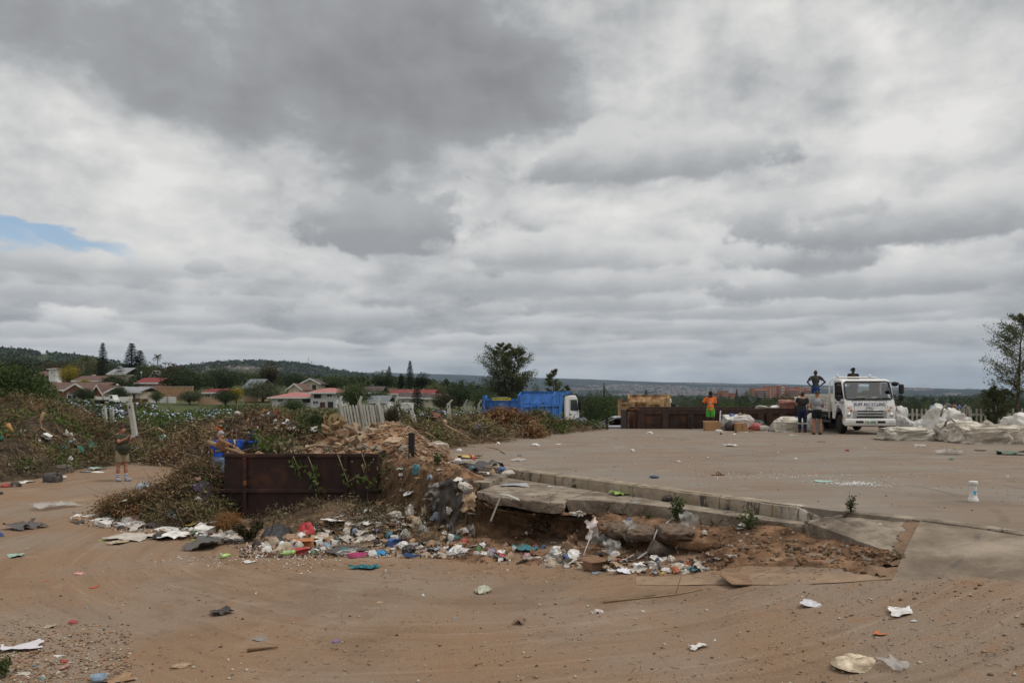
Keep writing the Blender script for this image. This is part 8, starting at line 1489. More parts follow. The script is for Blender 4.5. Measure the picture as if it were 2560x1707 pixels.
for a in [('limp',953,1232,66,36,'black','black plastic draped over the bank at the skip end'),('bag',1038,1180,20,30,'teal','blue teal net bag hanging below the steel post'),('limp',1003,1168,22,12,'mint','mint green sheet on the bank left of the steel post'),('slab',1040,1190,24,14,'tan','pale broken brick on top of the bank','bank','brick','brick'),('limp',1122,1235,52,60,'black','large torn black sheet hanging on the bank'),('limp',1108,1300,22,80,'black','long black plastic strip hanging down the bank'),('limp',1085,1215,24,22,'grey','grey plastic caught on the bank top'),('limp',1145,1268,40,70,'black','black plastic hanging right of the long strip'),('limp',1130,1330,20,60,'darkgrey','lower grey black strip hanging to the bank foot'),('limp',1090,1255,30,50,'darkgrey','crumpled dark plastic left of the hanging black sheet'),('limp',1165,1205,44,26,'darkgrey','dark plastic over the broken slab corner'),('limp',1028,1300,24,60,'offwhite','dirty white plastic strands hanging on the bank'),('limp',1010,1310,36,30,'offwhite','speckled white bag on the bank foot'),('flat',1023,1266,20,14,'red','red and tan round lid on the bank','bank','lid','lid'),('limp',1055,1290,12,50,'cream','cream rag hanging at the right of the bank','bank','rag','rag'),('limp',1172,1250,30,40,'tan','brown striped cloth hanging at the slab end','bank','cloth','cloth'),('limp',1185,1320,14,26,'offwhite','torn clear film hanging in the hollow'),('bag',1142,1340,26,18,'teal','turquoise rag at the foot of the bank','bank','rag','rag'),('bag',1160,1352,34,16,'red','dull red rag beside the turquoise one','bank','rag','rag'),
 ('limp',1470,1320,30,44,'leaflet','white and red leaflet standing among the bank litter','bank','leaflet','leaflet'),('limp',1498,1345,44,50,'clear','clear plastic sheet hanging below the concrete crust'),('limp',1530,1375,40,50,'clear','lower clear plastic sheet hanging below the lumps'),('limp',1572,1320,34,46,'clear','wispy clear film on the left concrete lump'),('bag',1565,1303,14,12,'blue','small dark blue wrapper on the left lump','bank','wrapper','wrapper'),('limp',1722,1310,44,62,'clearwarm','long torn clear bag hanging from the green weed'),('limp',1862,1305,38,26,'white','white plastic caught in the leafy weed'),('limp',1850,1318,24,16,'offwhite','lower white plastic under the leafy weed'),('bag',1432,1282,24,10,'offwhite','crumpled pale film on the concrete crust'),('limp',1448,1275,14,14,'white','small white curl on the concrete crust'),('limp',1430,1350,26,40,'brown','brown dead leaf cluster under the crust','bank','dead_leaves','leaf'),('bag',1545,1365,20,24,'offwhite','dirty white cup bag in the hollow'),('limp',1830,1385,30,20,'clear','clear strip below the earth slope'),('flat',1940,1392,38,14,'card','torn tan card on the slope beside the block','bank','cardboard','cardboard'),('bag',1765,1328,22,14,'offwhite','pale scrap beneath the slab end'),('limp',1795,1402,22,10,'grey','grey film right of the orange packet')]:
 a = list(a); a[5] = {'leaflet': lambda: mat('leaflet_print',(.62,.54,.52),.6,.3,9),'clearwarm': lambda: M_FILM}.get(a[5],lambda: a[5])()
 if len(a) < 8: a = a[:7] + ['bank']
 o = lit(*a)
 if a[0] == 'limp' and a[4] > a[3] * .9:    
  s = o.location.y / FPX; o.scale = (a[3] * s,a[4] * s * 1.1,.30); o.rotation_euler = (R(78),0,RU(-.4,.4)); o.location += Vector((0,-.06,.02))
for a in [
 ('carton',1492,1424,60,16,'brown','dark open cardboard tray full of paper'),('sheet',1460,1404,46,24,'white','heap of white paper sheets beside the cardboard tray'),('limp',1560,1430,40,20,'cloth','white cloth lying at the front of the litter','low','cloth','cloth'),('limp',1520,1424,26,16,'cloth','second white cloth beside the cardboard tray','low','cloth','cloth'),('sheet',1525,1400,46,14,'cyan','cyan and white printed packet on the litter','low','packet','packet'),('flat',1490,1434,20,9,'paleblue','small flattened pale blue can','low','can','can'),('flat',1374,1417,24,7,'darkgrey','dark grey shoe sole on the road','low','shoe_sole','shoe sole'),('bag',1410,1408,22,14,'yellowpale','pale yellow cup bag left of the paper heap'),('slab',1750,1411,60,18,'packet','orange red biscuit packet at the foot of the bank','low','packet','packet'),('limp',1742,1427,36,10,'teal','teal packet below the orange red one','low','packet','packet'),('limp',1768,1423,36,12,'clear','clear film beside the teal packet'),('sheet',1668,1427,40,22,'newsprint2','crumpled comic page among the litter','low','paper_sheet','paper'),('bag',1655,1437,18,9,'yellow','yellow packet in front of the crumpled page','low','packet','packet'),('bag',1640,1428,30,24,'clear','clear bag left of the crumpled page'),('limp',1605,1427,44,16,'offwhite','pale film bag at the front of the litter'),('bag',1678,1405,22,20,'offwhite','upright dirty white tub near the black bag','low','tub','tub'),('bag',1700,1410,34,14,'black','black torn bag under the angular block'),('bag',1643,1408,20,18,'denim','dark blue wrapper under the angular block','low','wrapper','wrapper'),('sheet',1572,1398,14,12,'white','small white folded rag in the litter','low','rag','rag'),('bag',1445,1390,10,8,'pink','small pink wrapper above the paper heap','low','wrapper','wrapper'),('limp',1400,1388,16,14,'white','white curled paper left of the pink wrapper'),
 ('limp',1315,1378,60,12,'teal','long teal plastic strip in the litter below the hollow'),('bag',1340,1372,18,14,'red','red can in the litter below the hollow','low','can','can'),('bag',1360,1372,16,12,'blue','blue packet beside the red can','low','packet','packet'),('bag',1250,1362,18,14,'blue','blue bag in the litter below the slab end'),('bag',1265,1370,18,18,'cream','pale crumpled paper beside the blue bag'),('bag',1318,1392,28,14,'pinkish','pink and blue striped packet in the litter','low','packet','packet'),('limp',1383,1358,14,12,'white','white scrap high below the hollow'),('bag',1232,1398,20,8,'white','white and purple box at the foot of the bank'),('sheet',1357,1405,18,7,'cream','cream tub lid on the road edge','low','lid','lid'),
 ('flat',1857,1452,130,36,'tornboard','large torn brown cardboard lying on the concrete strip','low','cardboard','cardboard'),('flat',2115,1410,20,7,'green','green bottle lying near the sloping block','low','bottle','bottle'),('flat',2057,1437,18,4,'red','red plastic strip on the concrete strip'),('flat',2150,1416,16,8,'card','tan card scrap near the sloping block','low','cardboard','cardboard')]:
 a = list(a); cm = {'cloth': lambda: mat('white_cloth',(.66,.66,.70),.9,.08,4),'cyan': lambda: mat('cyan_print',(.40,.50,.55),.6,.4,8),'yellowpale': lambda: mat('pale_yellow',(.55,.50,.28),.7,.1),'packet': lambda: mat('orange_red_print',(.62,.10,.035),.5,.2,4,.2),'newsprint2': lambda: mat('comic_print',(.56,.52,.50),.7,.4,16),'pinkish': lambda: mat('pink_print',(.50,.24,.28),.6,.4,9),'tornboard': lambda: mat('torn_board',(.24,.150,.092),.95,.25,4,.4)}
 if a[5] in cm: a[5] = cm[a[5]]()
 lit(*a)
for a in [('limp',1200,1174,84,26,'black','black plastic sheet spread over the kerb end'),('bag',1182,1178,36,20,'teal','dark teal bag on the litter at the kerb end'),('lump',1095,1128,46,34,'clearwarm','dusty clear sack on the bank top',0.1),('slab',1098,1110,30,12,'white','white styrofoam corner on the dusty sack',.45,'styrofoam_block','styrofoam'),('limp',1172,1145,40,18,'yellow','yellow cloth on the litter at the kerb end','top','cloth','cloth'),('bag',1145,1156,36,16,'white','white plastic left of the yellow cloth'),('limp',1143,1160,30,18,'darkgrey','grey plastic flap beside the white plastic','top'),('slab',1028,1092,42,8,'white','white and orange box lid behind the steel post',.25,'box','box'),('bag',1256,1180,30,18,'blue','blue and clear bottles bag against the kerb'),('bag',1270,1186,30,14,'offwhite','dirty white bag against the kerb end'),('sheet',1286,1214,50,13,'foilsheet','crumpled silver foil sheet on the slab','slab','foil','foil'),('flat',1378,1216,16,4,'white','white card on the slab','slab','card','card'),('limp',1315,1196,22,9,'white','white cup fragment on the slab','slab'),('bag',1678,1252,40,22,'black','black bundled bag on the slab by the weed','slab'),('slab',1746,1258,48,12,'slate','dark grey roof tile on the slab','slab','roof_tile','tile'),('flat',1592,1256,26,6,'grey','grey flat tile piece on the slab','slab','tile','tile'),('limp',1548,1236,36,14,'lime','lime green leaf strips on the slab','slab','palm_leaf','leaf'),('limp',1622,1241,36,8,'purple','purple ribbon on the slab by the kerb','slab','ribbon','ribbon'),('limp',1590,1236,20,6,'pink','pink petals on the slab by the kerb','slab','petals','petal'),('limp',1905,1272,28,9,'white','white plastic scrap at the slab end','slab'),
 ('slab',1261,1162,20,9,'card','single brown brick on the yard','top','brick','brick'),('limp',1295,1152,30,6,'clear','clear plastic scrap right of the brown brick','top'),('bag',1245,1110,17,8,'white','white plastic on the yard below the branch heap','top'),('bag',1338,1114,26,8,'white','white plastic with black end on the yard','top'),('flat',1395,1110,14,3,'white','white card right of the white plastic on the yard','top','card','card'),('bag',1148,1127,22,9,'white','white crumpled paper at the bank top edge','top','paper_ball','paper'),('bag',1625,1083,19,6,'white','white bag on the yard before the long skip','top'),('bag',1581,1127,16,6,'white','white plastic in the middle of the yard','top'),('flat',1538,1097,8,5,'black','small black scrap on the far yard','top'),('lump',1635,1194,30,10,'denim','dark blue rolled cloth on the yard behind the kerb','top','cloth','cloth'),('sheet',2055,1204,32,11,'mint','pale greenish rag on the yard with white crumbs','top','rag','rag'),('limp',2530,1136,46,14,'dkgreen','dark green cloth on the yard at the right edge','top','cloth','cloth'),('flat',2450,1126,30,4,'black','flat black scrap left of the green cloth','top'),('flat',2394,1119,14,4,'yellow','yellow stick on the yard','top','stick','stick'),('limp',2300,1116,26,8,'clear','clear film on the right yard','top'),('limp',2380,1135,56,5,'clear','flattened clear film strip on the right yard','top'),('flat',2052,1104,16,4,'darkgrey','dark leaf on the yard before the lorry','top','dead_leaf','leaf'),('bag',2238,1139,12,6,'cream','small cream scrap on the right yard','top'),('bag',1441,1178,8,6,'tan','small pale ball on the yard','top','ball','ball'),('limp',1824,1115,24,4,'white','white sheet on the yard before the cartons','top'),('flat',1985,1088,20,3,'white','white strip at the feet of the man in overalls','top'),('limp',2200,1310,10,4,'white','small white foam bit on the sand beside the block',.0)]:
 a = list(a); a[5] = {'foilsheet': lambda: mat('silver_foil',(.55,.55,.55),.3,.2,8,.4,metal=.7),'slate': lambda: mat('roof_slate',(.055,.055,.06),.8,.15),'clearwarm': lambda: mat('dusty_film',(.34,.25,.18),.5,.25,4,.3)}.get(a[5],lambda: a[5])()
 if len(a) < 8: a = a[:7] + ['top']
 lit(*a)
def sandal(p):
 root = thing('sandal','brown flip flop lying on the yard behind the kerb','sandal',p,.2); m = mat('brown_rubber',(.17,.075,.035),.8,.2); mb = MB(); mb.prism([(-.14,-.03),(-.05,-.05),(.06,-.045),(.14,-.02),(.145,.02),(.06,.05),(-.06,.035),(-.14,.03)],0,.022,axis='z'); mb.build('sole',m,root,.006); mb = MB(); mb.tube([(-.02,-.045,.02),(.0,-.03,.07),(.08,.0,.025),(.0,.03,.07),(-.02,.04,.02)],.009,6); mb.build('strap',m,root)
sandal(G(1795,1188,'top'))
def cleaner():
 p = G(2433,1254,'top'); s = p.y / FPX; H = 52 * s; w = 10.5 * s; root = thing('white_container','white flared plastic container with blue label standing on the yard','container',p,.1)
 m = mat('white_plastic',(.66,.65,.62),.45,.08,6); mb = MB(); mb.lathe([(w * 1.15,0),(w * 1.2,H * .05),(w * 1.1,H * .17),(w * .90,H * .21),(w * .80,H * .5),(w * .76,H * .74),(w * .78,H * .80)],20); mb.build('bottle_body',m,root); mb = MB(); mb.lathe([(w * .80,H * .80),(w * .98,H * .83),(w * 1.0,H * .97),(w * .9,H)],20); mb.build('cap',m,root)
 mb = MB(); n = 7; V = []
 for i in range(n): a = -math.pi / 2 - .5 + 1.35 * i / (n - 1); V += [(w * .885 * math.cos(a),w * .885 * math.sin(a),H * .36),(w * .835 * math.cos(a),w * .835 * math.sin(a),H * .54)]
 mb.add(V,[(2 * i,2 * i + 2,2 * i + 3,2 * i + 1) for i in range(n - 1)]); mb.build('label',mat('label_blue',(.05,.34,.55),.5),root)
 mb = MB(); V = []
 for i in range(5): a = -math.pi / 2 + .1 + .55 * i / 4; V += [(w * .90 * math.cos(a),w * .90 * math.sin(a),H * .34),(w * .86 * math.cos(a),w * .86 * math.sin(a),H * .47)]
 mb.add(V,[(2 * i,2 * i + 2,2 * i + 3,2 * i + 1) for i in range(4)]); mb.build('emblem',mat('label_white',(.66,.62,.60),.5),root)
 mb = MB(); V = []
 for i in range(4): a = -math.pi / 2 + .22 + .3 * i / 3; V += [(w * .91 * math.cos(a),w * .91 * math.sin(a),H * .37),(w * .885 * math.cos(a),w * .885 * math.sin(a),H * .42)]
 mb.add(V,[(2 * i,2 * i + 2,2 * i + 3,2 * i + 1) for i in range(3)]); mb.build('emblem',mat('label_orange',(.62,.16,.05),.5),root)
cleaner()
def bar(pts,r,label,material,name='metal_bracket',cat='bracket',sq=True): mb = MB(); mb.tube(pts,r,4 if sq else 7,0,True,not sq); tag(mb.build(name,material),label,cat)
wm = mat('white_metal',(.62,.61,.58),.5,.1)
a = P(1253,1236,13.75); bar([tuple(P(1227,1301,13.95)),tuple(a),tuple(P(1272,1238,13.5)),tuple(P(1298,1249,13.3))],.020,'bent white metal bracket hanging over the broken slab edge',wm)
pv = mat('grey_conduit',(.42,.40,.39),.6,.1)
bar([tuple(bank_at(1678,1292) + Vector((0,-.03,.05))),tuple(bank_at(1640,1330) + Vector((0,-.1,.06))),tuple(bank_at(1634,1342) + Vector((0,-.12,.05))),tuple(bank_at(1618,1368) + Vector((0,-.2,.04))),tuple(bank_at(1592,1392) + Vector((0,-.15,.04)))],.014,'bent grey conduit pipe running down the bank between the lumps',pv,'conduit','pipe',False)
bar([tuple(bank_at(1480,1340) + Vector((0,-.1,.08))),tuple(bank_at(1452,1390) + Vector((0,-.12,.03)))],.010,'straight grey rod leaning in the bank litter',pv,'rod','rod',False)
bar([tuple(P(1175,1137,16.9)),tuple(P(1186,1148,16.7))],.022,'red tube on the litter at the kerb end',mat('red_tube',(.5,.04,.05),.5),'tube','tube',False)
lp = P(2127 - 1090,0,1)
# -- sacks,cartons and bags on the yard
SCK = mat('white_woven_sack',(.54,.515,.48),.75,.16,2.5,.8,(.62,.60,.57),bscale=9); SCKD = mat('dirty_woven_sack',(.36,.31,.245),.85,.35,2.5,.9,(.50,.45,.38),bscale=9); SCKC = mat('cream_woven_sack',(.45,.40,.33),.8,.28,2.5,.8,(.55,.51,.44),bscale=9)
def sack(px,pyb,wpx,hpx,Y,material,label,kind='sack',name='sack',cat='sack',dep=.75,rz=None,z=None,loops=0,fill=None):
 p = P(px,pyb,Y); p.z = 0.0 if z is None else z; s = Y / FPX; o = put_lit(kind,p,wpx * s * 1.02,wpx * s * dep,hpx * s * 1.0,material,label,name,cat,None,rz if rz is not None else RU(-.3,.3),0)
 o.data = o.data.copy()
 if kind == 'folded': o.scale = (wpx * s * 1.15,wpx * s * dep * 1.2,hpx * s * 1.3); wpx = 0
 if wpx == 0: return o
 v = np.zeros(len(o.data.vertices) * 3); o.data.vertices.foreach_get('co',v); v = v.reshape(-1,3); sd = abs(hash(label)) % 50 if False else len(label); lo,hi = v.min(0),v.max(0); v = (v - (lo + hi) / 2 * np.array([1,1,0])) / np.array([hi[0] - lo[0],hi[1] - lo[1],hi[2]]); wr = ridged(v * np.array([3,3,4.5]) + sd,3) - .5
 wr2 = ridged(v * np.array([7,7,9]) + sd * 2,3) - .5; lop = (fbm(v * 1.7 + sd,2) - .5); v = v + v * np.array([1,1,.45]) * (wr * .20 + wr2 * .07)[:,None]; v[:,2] *= 1 + lop * .7 * (v[:,2] > 0); o.data.vertices.foreach_set('co',v.ravel().astype(np.float32)); o.data.update()
 for k in range(loops):
  mb = MB(); x = (-.35 + .6 * k); mb.tube([(x - .12,-.42,.80),(x - .10,-.46,1.05),(x,-.44,1.18),(x + .10,-.40,1.02),(x + .14,-.36,.72)],.028,5); mb.build('handle_loop',mat('grey_webbing',(.20,.18,.17),.8),o)
 return o
for a in [(2246,1083,40,64,33.2,SCK,'bulging clean white sack behind the lorry front wheel',1),(2287,1072,62,40,31.5,mat('clear_bottle_sack',(.47,.45,.44),.5,.45,9,.5),'clear sack full of crushed bottles beside the fence',0),(2265,1098,122,30,28.8,SCKC,'collapsed cream sack flat in front of the lorry',0),(2366,1096,100,72,29.2,SCK,'tall upright white bulk bag with two handle loops',2),(2402,1098,104,48,27.9,SCKC,'rounded dirty cream sack in front of the tall bulk bag',1),(2452,1110,120,44,26.9,SCKD,'crumpled dirty sack lying lowest in the right hand pile',0),(2505,1108,90,48,26.8,SCKD,'brown stained sack right of the lowest crumpled one',0),(2556,1102,84,66,27.2,SCK,'large white sack leaning in from the right edge',0),(2330,1090,50,30,29.6,SCKC,'small open sack between the flat sack and the bulk bag',0),(2470,1080,70,26,29.4,SCKC,'pale sack bulging behind the dirty pile',0),(2437,1062,44,24,30.6,mat('printed_bag',(.52,.46,.52),.5,.25,5),'white and purple printed bag on the pile',0),(2310,1064,26,26,31.0,SCK,'small torn white bag left of the bulk bag',0),
   (1842,1077,72,38,36.6,SCK,'white sack spilling rubbish left of the cartons heap',0),(1974,1082,80,30,35.2,SCKC,'cream sack lying before the heaped skip',0),(2036,1081,36,40,36.0,SCK,'white sack half hidden behind the man in grey',0),(2005,1078,30,26,36.0,SCKC,'small cream sack between the two men',0)]:
 sack(*a[:7],loops=a[7])
for k,(px,py,c,lb) in enumerate(((2345,1018,'white','white packet poking out of the bulk bag'),(2368,1017,'black','black bag tied on top of the bulk bag'),(2398,1022,'blue','blue plastic corner on the bulk bag'),(2330,1022,'paleblue','pale blue packet in the mouth of the bulk bag'),(2385,1020,'brown','brown bag lying on the bulk bag'),(1830,1043,'blue','blue packet in the spilling white sack'),(1850,1040,'card','carton in the spilling white sack'),(1862,1044,'yellow','pale yellow tub in the spilling white sack'),(1960,1052,'red','red packet on the cream sack'),(1990,1050,'blue','blue packet on the cream sack'),(1975,1050,'white','white packet on the cream sack'))):
 Y = 29.2 if px > 2200 else (36.4 if px < 1900 else 35.1); lit('bag',px,py,18 if px > 2200 else 14,12,c,lb,'top',None,None,None,.3,.8,Y)
sack(1828,1080,34,27,36.0,lmat('black','bag'),'grey black refuse bag between sack and carton','lump','refuse_bag','refuse bag'); sack(1888,1080,32,21,36.0,lmat('red','bag'),'red bag right of the cartons','lump','plastic_bag','plastic bag'); sack(1893,1069,36,26,36.8,mat('dark_green_bag',(.018,.035,.026),.4,.3,5),'dark green bag behind the red bag','lump','refuse_bag','refuse bag'); sack(1910,1080,22,14,35.8,lmat('offwhite','bag'),'pale mixed rubbish bag beside the red bag','lump','plastic_bag','plastic bag'); sack(1928,1081,24,10,35.8,lmat('paleblue','bag'),'flat pale blue and white bag left of the cream sack','lump','plastic_bag','plastic bag'); sack(1918,1071,20,12,36.2,lmat('black','bag'),'small black bag behind the mixed rubbish','lump','plastic_bag','plastic bag')
def carton_box(px,pyb,wpx,hpx,Y,label,d=.4,rz=0.0,material=None,z=0.0):
 s = Y / FPX; w,h = wpx * s,hpx * s; p = P(px,pyb,Y); p.z = z; root = thing('carton',label,'carton',p,rz); m = material or mat('carton_brown',(.34,.195,.095),.9,.12,3); t = .012; mb = MB(); mb.box((-w / 2,-d / 2,0),(w / 2,-d / 2 + t,h)); mb.box((-w / 2,d / 2 - t,0),(w / 2,d / 2,h)); mb.box((-w / 2,-d / 2 + t,0),(-w / 2 + t,d / 2 - t,h)); mb.box((w / 2 - t,-d / 2 + t,0),(w / 2,d / 2 - t,h)); mb.box((-w / 2 + t,-d / 2 + t,0),(w / 2 - t,d / 2 - t,t)); mb.build('carton_wall',m,root)
 mb = MB(); mb.add([(-w / 2,d / 2,h),(w / 2,d / 2,h),(w / 2,d / 2 + .12,h + .03),(-w / 2,d / 2 + .12,h + .03)],[(0,1,2,3)]); mb.build('flap',m,root); return root
carton_box(1780,1077,38,22,36.05,'large brown carton in front of the man in orange',.45); cb = carton_box(1852,1082,26,19,35.6,'smaller brown carton right of the grey black bag',.4,.1)
mb = MB(); mb.box((-.02,-.204,.10),(.02,-.201,.26)); mb.build('carton_print',mat('carton_ink',(.16,.08,.04),.9),cb)
bx = carton_box(2455,1060,86,26,31.4,'long tan carton with red print behind the sacks',.5,0,mat('carton_tan',(.42,.28,.175),.9,.1,3),.0)
for x0 in (.10,.36): mb = MB(); mb.box((x0,-.254,.02),(x0 + (.20 if x0 < .2 else .07),-.251,.27)); mb.build('carton_print',mat('red_ink',(.40,.03,.03),.8),bx)
tb = lit('bag',1798,1080,16,8,'white','white bag at the foot of the large carton','top')
sk = P(1968,1020,39.0); sack(1968,1020,42,22,39.0,mat('pink_bundle_cloth',(.30,.15,.11),.9,.2,4,.3),'pinkish brown bundle on top of the heaped skip','sack','bundle','bundle',.8,0,.92); sack(2012,1018,44,32,39.2,SCKC,'cream sack on top of the heaped skip',z=.92); sack(1990,1020,22,14,38.8,lmat('black','bag'),'black bag between bundle and sack on the heaped skip','lump','refuse_bag','refuse bag',z=.92); sack(2030,1020,30,30,39.4,SCK,'white sack on the heaped skip beside the lorry bed',z=.92); sack(1905,1022,30,8,38.9,SCKC,'flat pale sack at the left end of the heaped skip',z=.92); sack(1940,1022,30,9,39.0,lmat('white','bag'),'white plastic on the heaped skip','lump','plastic_bag','plastic bag',z=.92)
mb = MB(); mb.box((12.25,38.55,-.9),(15.55,40.3,.86),0);
o = mb.build('skip_load',M_BROWNSOIL,bpy.data.objects['skip.002'] if 'skip.002' in bpy.data.objects else None)
if o.parent: o.matrix_parent_inverse = Matrix.Translation(-o.parent.location)
pipe = lit_at('limp',1090,1040,27.5,34,24,mat('rusty_drum',(.14,.055,.035),.8,.3),'rusty brown torn metal sheet on the near branch heap','metal_sheet','metal sheet')
lit_at('lump',1112,1060,27,12,14,'tan','pale round log end on the near branch heap','log','log'); lit_at('bag',1195,1072,26.6,28,18,'black','black bag in the branch heap'); lit_at('limp',1240,1052,31,30,8,'brown','pinkish brown palm sheath on the branch heap','palm_sheath','palm sheath')
st = thing('straw_ball','ball of dead palm straw in front of the skip','straw',G(572,1325,'low')); g = np.random.default_rng(9); d = unit(g.normal(size=(900,3))); d[:,2] = np.abs(d[:,2]); A = d * g.uniform(.05,.27,(900,1)) * np.array([1,.8,1.2]); V,F = twig_cloud(A,np.cross(d,g.normal(size=(900,3))),.28,.006,.6,9); mesh_np('straw',V,F,mat('palm_straw',(.24,.125,.05),.9,.3,5),st)['kind'] = 'stuff'
# -- countable anonymous litter by place
PAL = [('white',32),('offwhite',24),('cream',10),('grey',6),('black',8),('blue',2),('paleblue',4),('teal',2),('red',3),('yellow',1),('green',1),('card',12),('brown',9),('tan',8),('clear',12),('pink',1),('orange',1),('purple',1)]
PN = [c for c,w in PAL for _ in range(w)]; KN = ['bag'] * 26 + ['sheet'] * 30 + ['limp'] * 18 + ['flat'] * 12 + ['bottle'] * 6 + ['carton'] * 4 + ['tray'] * 3 + ['cup'] * 4
CW = dict(offwhite='dirty white',paleblue='pale blue',card='cardboard brown',clear='clear plastic',darkgrey='dark grey')
def crowd(n,region,where,place,group,sz,seed,fn=None,KN=KN,PN=PN):
 rs = random.Random(seed); k = 0
 while k < n:
  px,py = region(rs)
  p = fn(px,py) if fn else (bank_at(px,py) if where == 'bank' else G(px,py,where)); s = p.y / FPX; kind = rs.choice(KN); c = rs.choice(PN)
  if kind in ('carton','tray','bottle','cup') and c in ('black','clear'): c = 'white'
  w = sz * rs.uniform(.5,1.5) * s * {'cup': .5,'bottle': 1.0}.get(kind,1); h = {'bag': w * rs.uniform(.35,.8),'sheet': w * .7,'limp': w * .7,'flat': w * .8,'bottle': w,'carton': w * .8,'tray': w * .8,'cup': w * 1.2}[kind]
  put_lit(kind,p + Vector((0,0,-.005 - rs.uniform(0,.12) * w)),w,w * rs.uniform(.55,.9) if kind != 'bottle' else w,h,c,'%s %s %s' % (CW.get(c,c),{'bag': 'crumpled bag','sheet': 'paper sheet','limp': 'plastic sheet','flat': 'flat scrap','bottle': 'bottle','carton': 'open carton','tray': 'tray','cup': 'cup'}[kind],place),None,None,group,None,.5 if where == 'bank' else .22,rs); k += 1
def tri(rs,x0,x1,top,bot):
 px = rs.uniform(x0,x1); a = np.interp(px,*top); b = np.interp(px,*bot); return px,a + (b - a) * rs.random()
FH = [(-3.7,16.9,1.7,1.2,.55),(-2.4,15.9,1.4,1.1,.42),(-5.0,17.2,1.2,.8,.22),(-1.4,14.6,1.4,.8,.12)]
fh,fsurf,fsamp = heap_base('litter_slope','slope of earth and trodden rubbish in front of the skip end',FH,lambda a,b: low(a,b),M_BROWNSOIL,rough=.12,step=.07)
fh['kind'] = 'structure'; del fh['category']; foliage(fh,fsamp,2600,.07,.022,LF_HAY,91,.16,40); foliage(fh,fsamp,1200,.07,.035,LF_BROWN,92,.14,40); twigs(fh,fsamp,700,.4,.005,TWIG,93,.6)
def litter_ground(px,py):
 dx,dz = (px - 1280) / FPX,-(py - HOR) / FPX; Y = np.arange(9,20,.05); zz,hh = fsurf(dx * Y,Y); zz = np.where(hh > .02,zz,low(dx * Y,Y)); k = np.where(CAMZ + dz * Y <= zz)[0]
 return Vector((dx * Y[k[0]],Y[k[0]],zz[k[0]])) if len(k) else G(px,py)
crowd(66,lambda rs: tri(rs,190,600,([190,300,450,600],[1290,1282,1285,1330]),([190,300,450,600],[1306,1325,1345,1365])),'low','in the litter left of the skip','litter left of the skip',32,501)
crowd(290,lambda rs: tri(rs,640,1150,([640,760,860,960,1060,1150],[1368,1340,1285,1255,1280,1370]),([640,760,900,1060,1150],[1378,1388,1392,1392,1392])),'low','on the litter slope in front of the skip','litter on the slope in front of the skip',30,502,litter_ground)
PALE = ['white'] * 5 + ['offwhite'] * 5 + ['clear'] * 4 + ['cream'] * 2 + ['card','black']; BIG = ['limp'] * 5 + ['sheet'] * 3 + ['bag']
crowd(70,lambda rs: tri(rs,640,1150,([640,760,860,960,1060,1150],[1366,1342,1290,1262,1285,1370]),([640,760,900,1060,1150],[1376,1386,1390,1390,1390])),'low','among the larger pieces in front of the skip','larger litter in front of the skip',44,520,litter_ground,BIG,PALE)
crowd(34,lambda rs: tri(rs,220,600,([220,300,450,600],[1288,1284,1290,1335]),([220,300,450,600],[1306,1322,1342,1362])),'low','among the larger pieces left of the skip','larger litter left of the skip',44,521,None,BIG,PALE)
crowd(34,lambda rs: tri(rs,1100,1760,([1100,1300,1500,1760],[1365,1372,1385,1400]),([1100,1500,1760],[1394,1426,1428])),'bank','among the larger pieces along the bank foot','larger litter along the bank foot',38,522,None,BIG,PALE)
crowd(60,lambda rs: tri(rs,1100,1420,([1100,1250,1420],[1345,1365,1375]),([1100,1250,1420],[1394,1398,1410])),'bank','in the litter under the slab end','litter under the slab end',27,503)
crowd(64,lambda rs: tri(rs,1400,1780,([1400,1520,1780],[1370,1378,1400]),([1400,1520,1780],[1420,1432,1430])),'bank','in the litter below the concrete lumps','litter below the concrete lumps',27,504)
crowd(56,lambda rs: tri(rs,955,1180,([955,1180],[1180,1200]),([955,1180],[1330,1370])),'bank','caught on the earth bank','litter caught on the earth bank',26,505)
crowd(24,lambda rs: tri(rs,300,520,([300,520],[1235,1190]),([300,520],[1290,1290])),'low','in the brush left of the skip','litter in the brush left of the skip',18,516,lambda a,b: P(a,b,heap_front(ssurf,a,b,15.5,20)))
p = P(514,1255,17.7); o = put_lit('limp',p,.26,.95,.3,'black','tall black plastic hanging against the left end of the skip',tilt=0); o.rotation_euler = (R(80),0,.1)
p = P(483,1240,17.9); o = put_lit('flat',p,.5,.28,.4,'card','brown cardboard sheet standing in the brush left of the skip','cardboard','cardboard'); o.rotation_euler = (R(70),R(75),0)
crowd(26,lambda rs: tri(rs,1055,1240,([1055,1240],[1130,1160]),([1055,1240],[1170,1190])),.08,'on the bank top by the kerb end','litter on the bank top',20,506)
crowd(26,lambda rs: tri(rs,1300,1900,([1300,1900],[1275,1318]),([1300,1900],[1345,1400])),'bank','on the earth below the slab','litter on the earth below the slab',13,507)
crowd(60,lambda rs: tri(rs,1150,2540,([1150,2540],[1084,1112]),([1150,1700,2540],[1160,1215,1240])),'top','scattered over the yard','scraps scattered over the yard',10,508)
crowd(60,lambda rs: tri(rs,40,2500,([40,1000,2500],[1390,1410,1470]),([40,2500],[1690,1690])),'low','scattered over the road','scraps scattered over the road',9,509)
crowd(30,lambda rs: tri(rs,0,240,([0,240],[1585,1690]),([0,240],[1695,1700])),'low','at the near left edge','scraps at the near left edge',14,510)
def on_heap(surf,y0,y1): return lambda px,py: P(px,py,heap_front(surf,px,py,y0,y1))
crowd(66,lambda rs: tri(rs,545,790,([545,640,790],[1055,1035,1065]),([545,790],[1110,1110])),'bank','on the refuse mound','litter on the refuse mound',13,511,on_heap(rsurf,25,36))
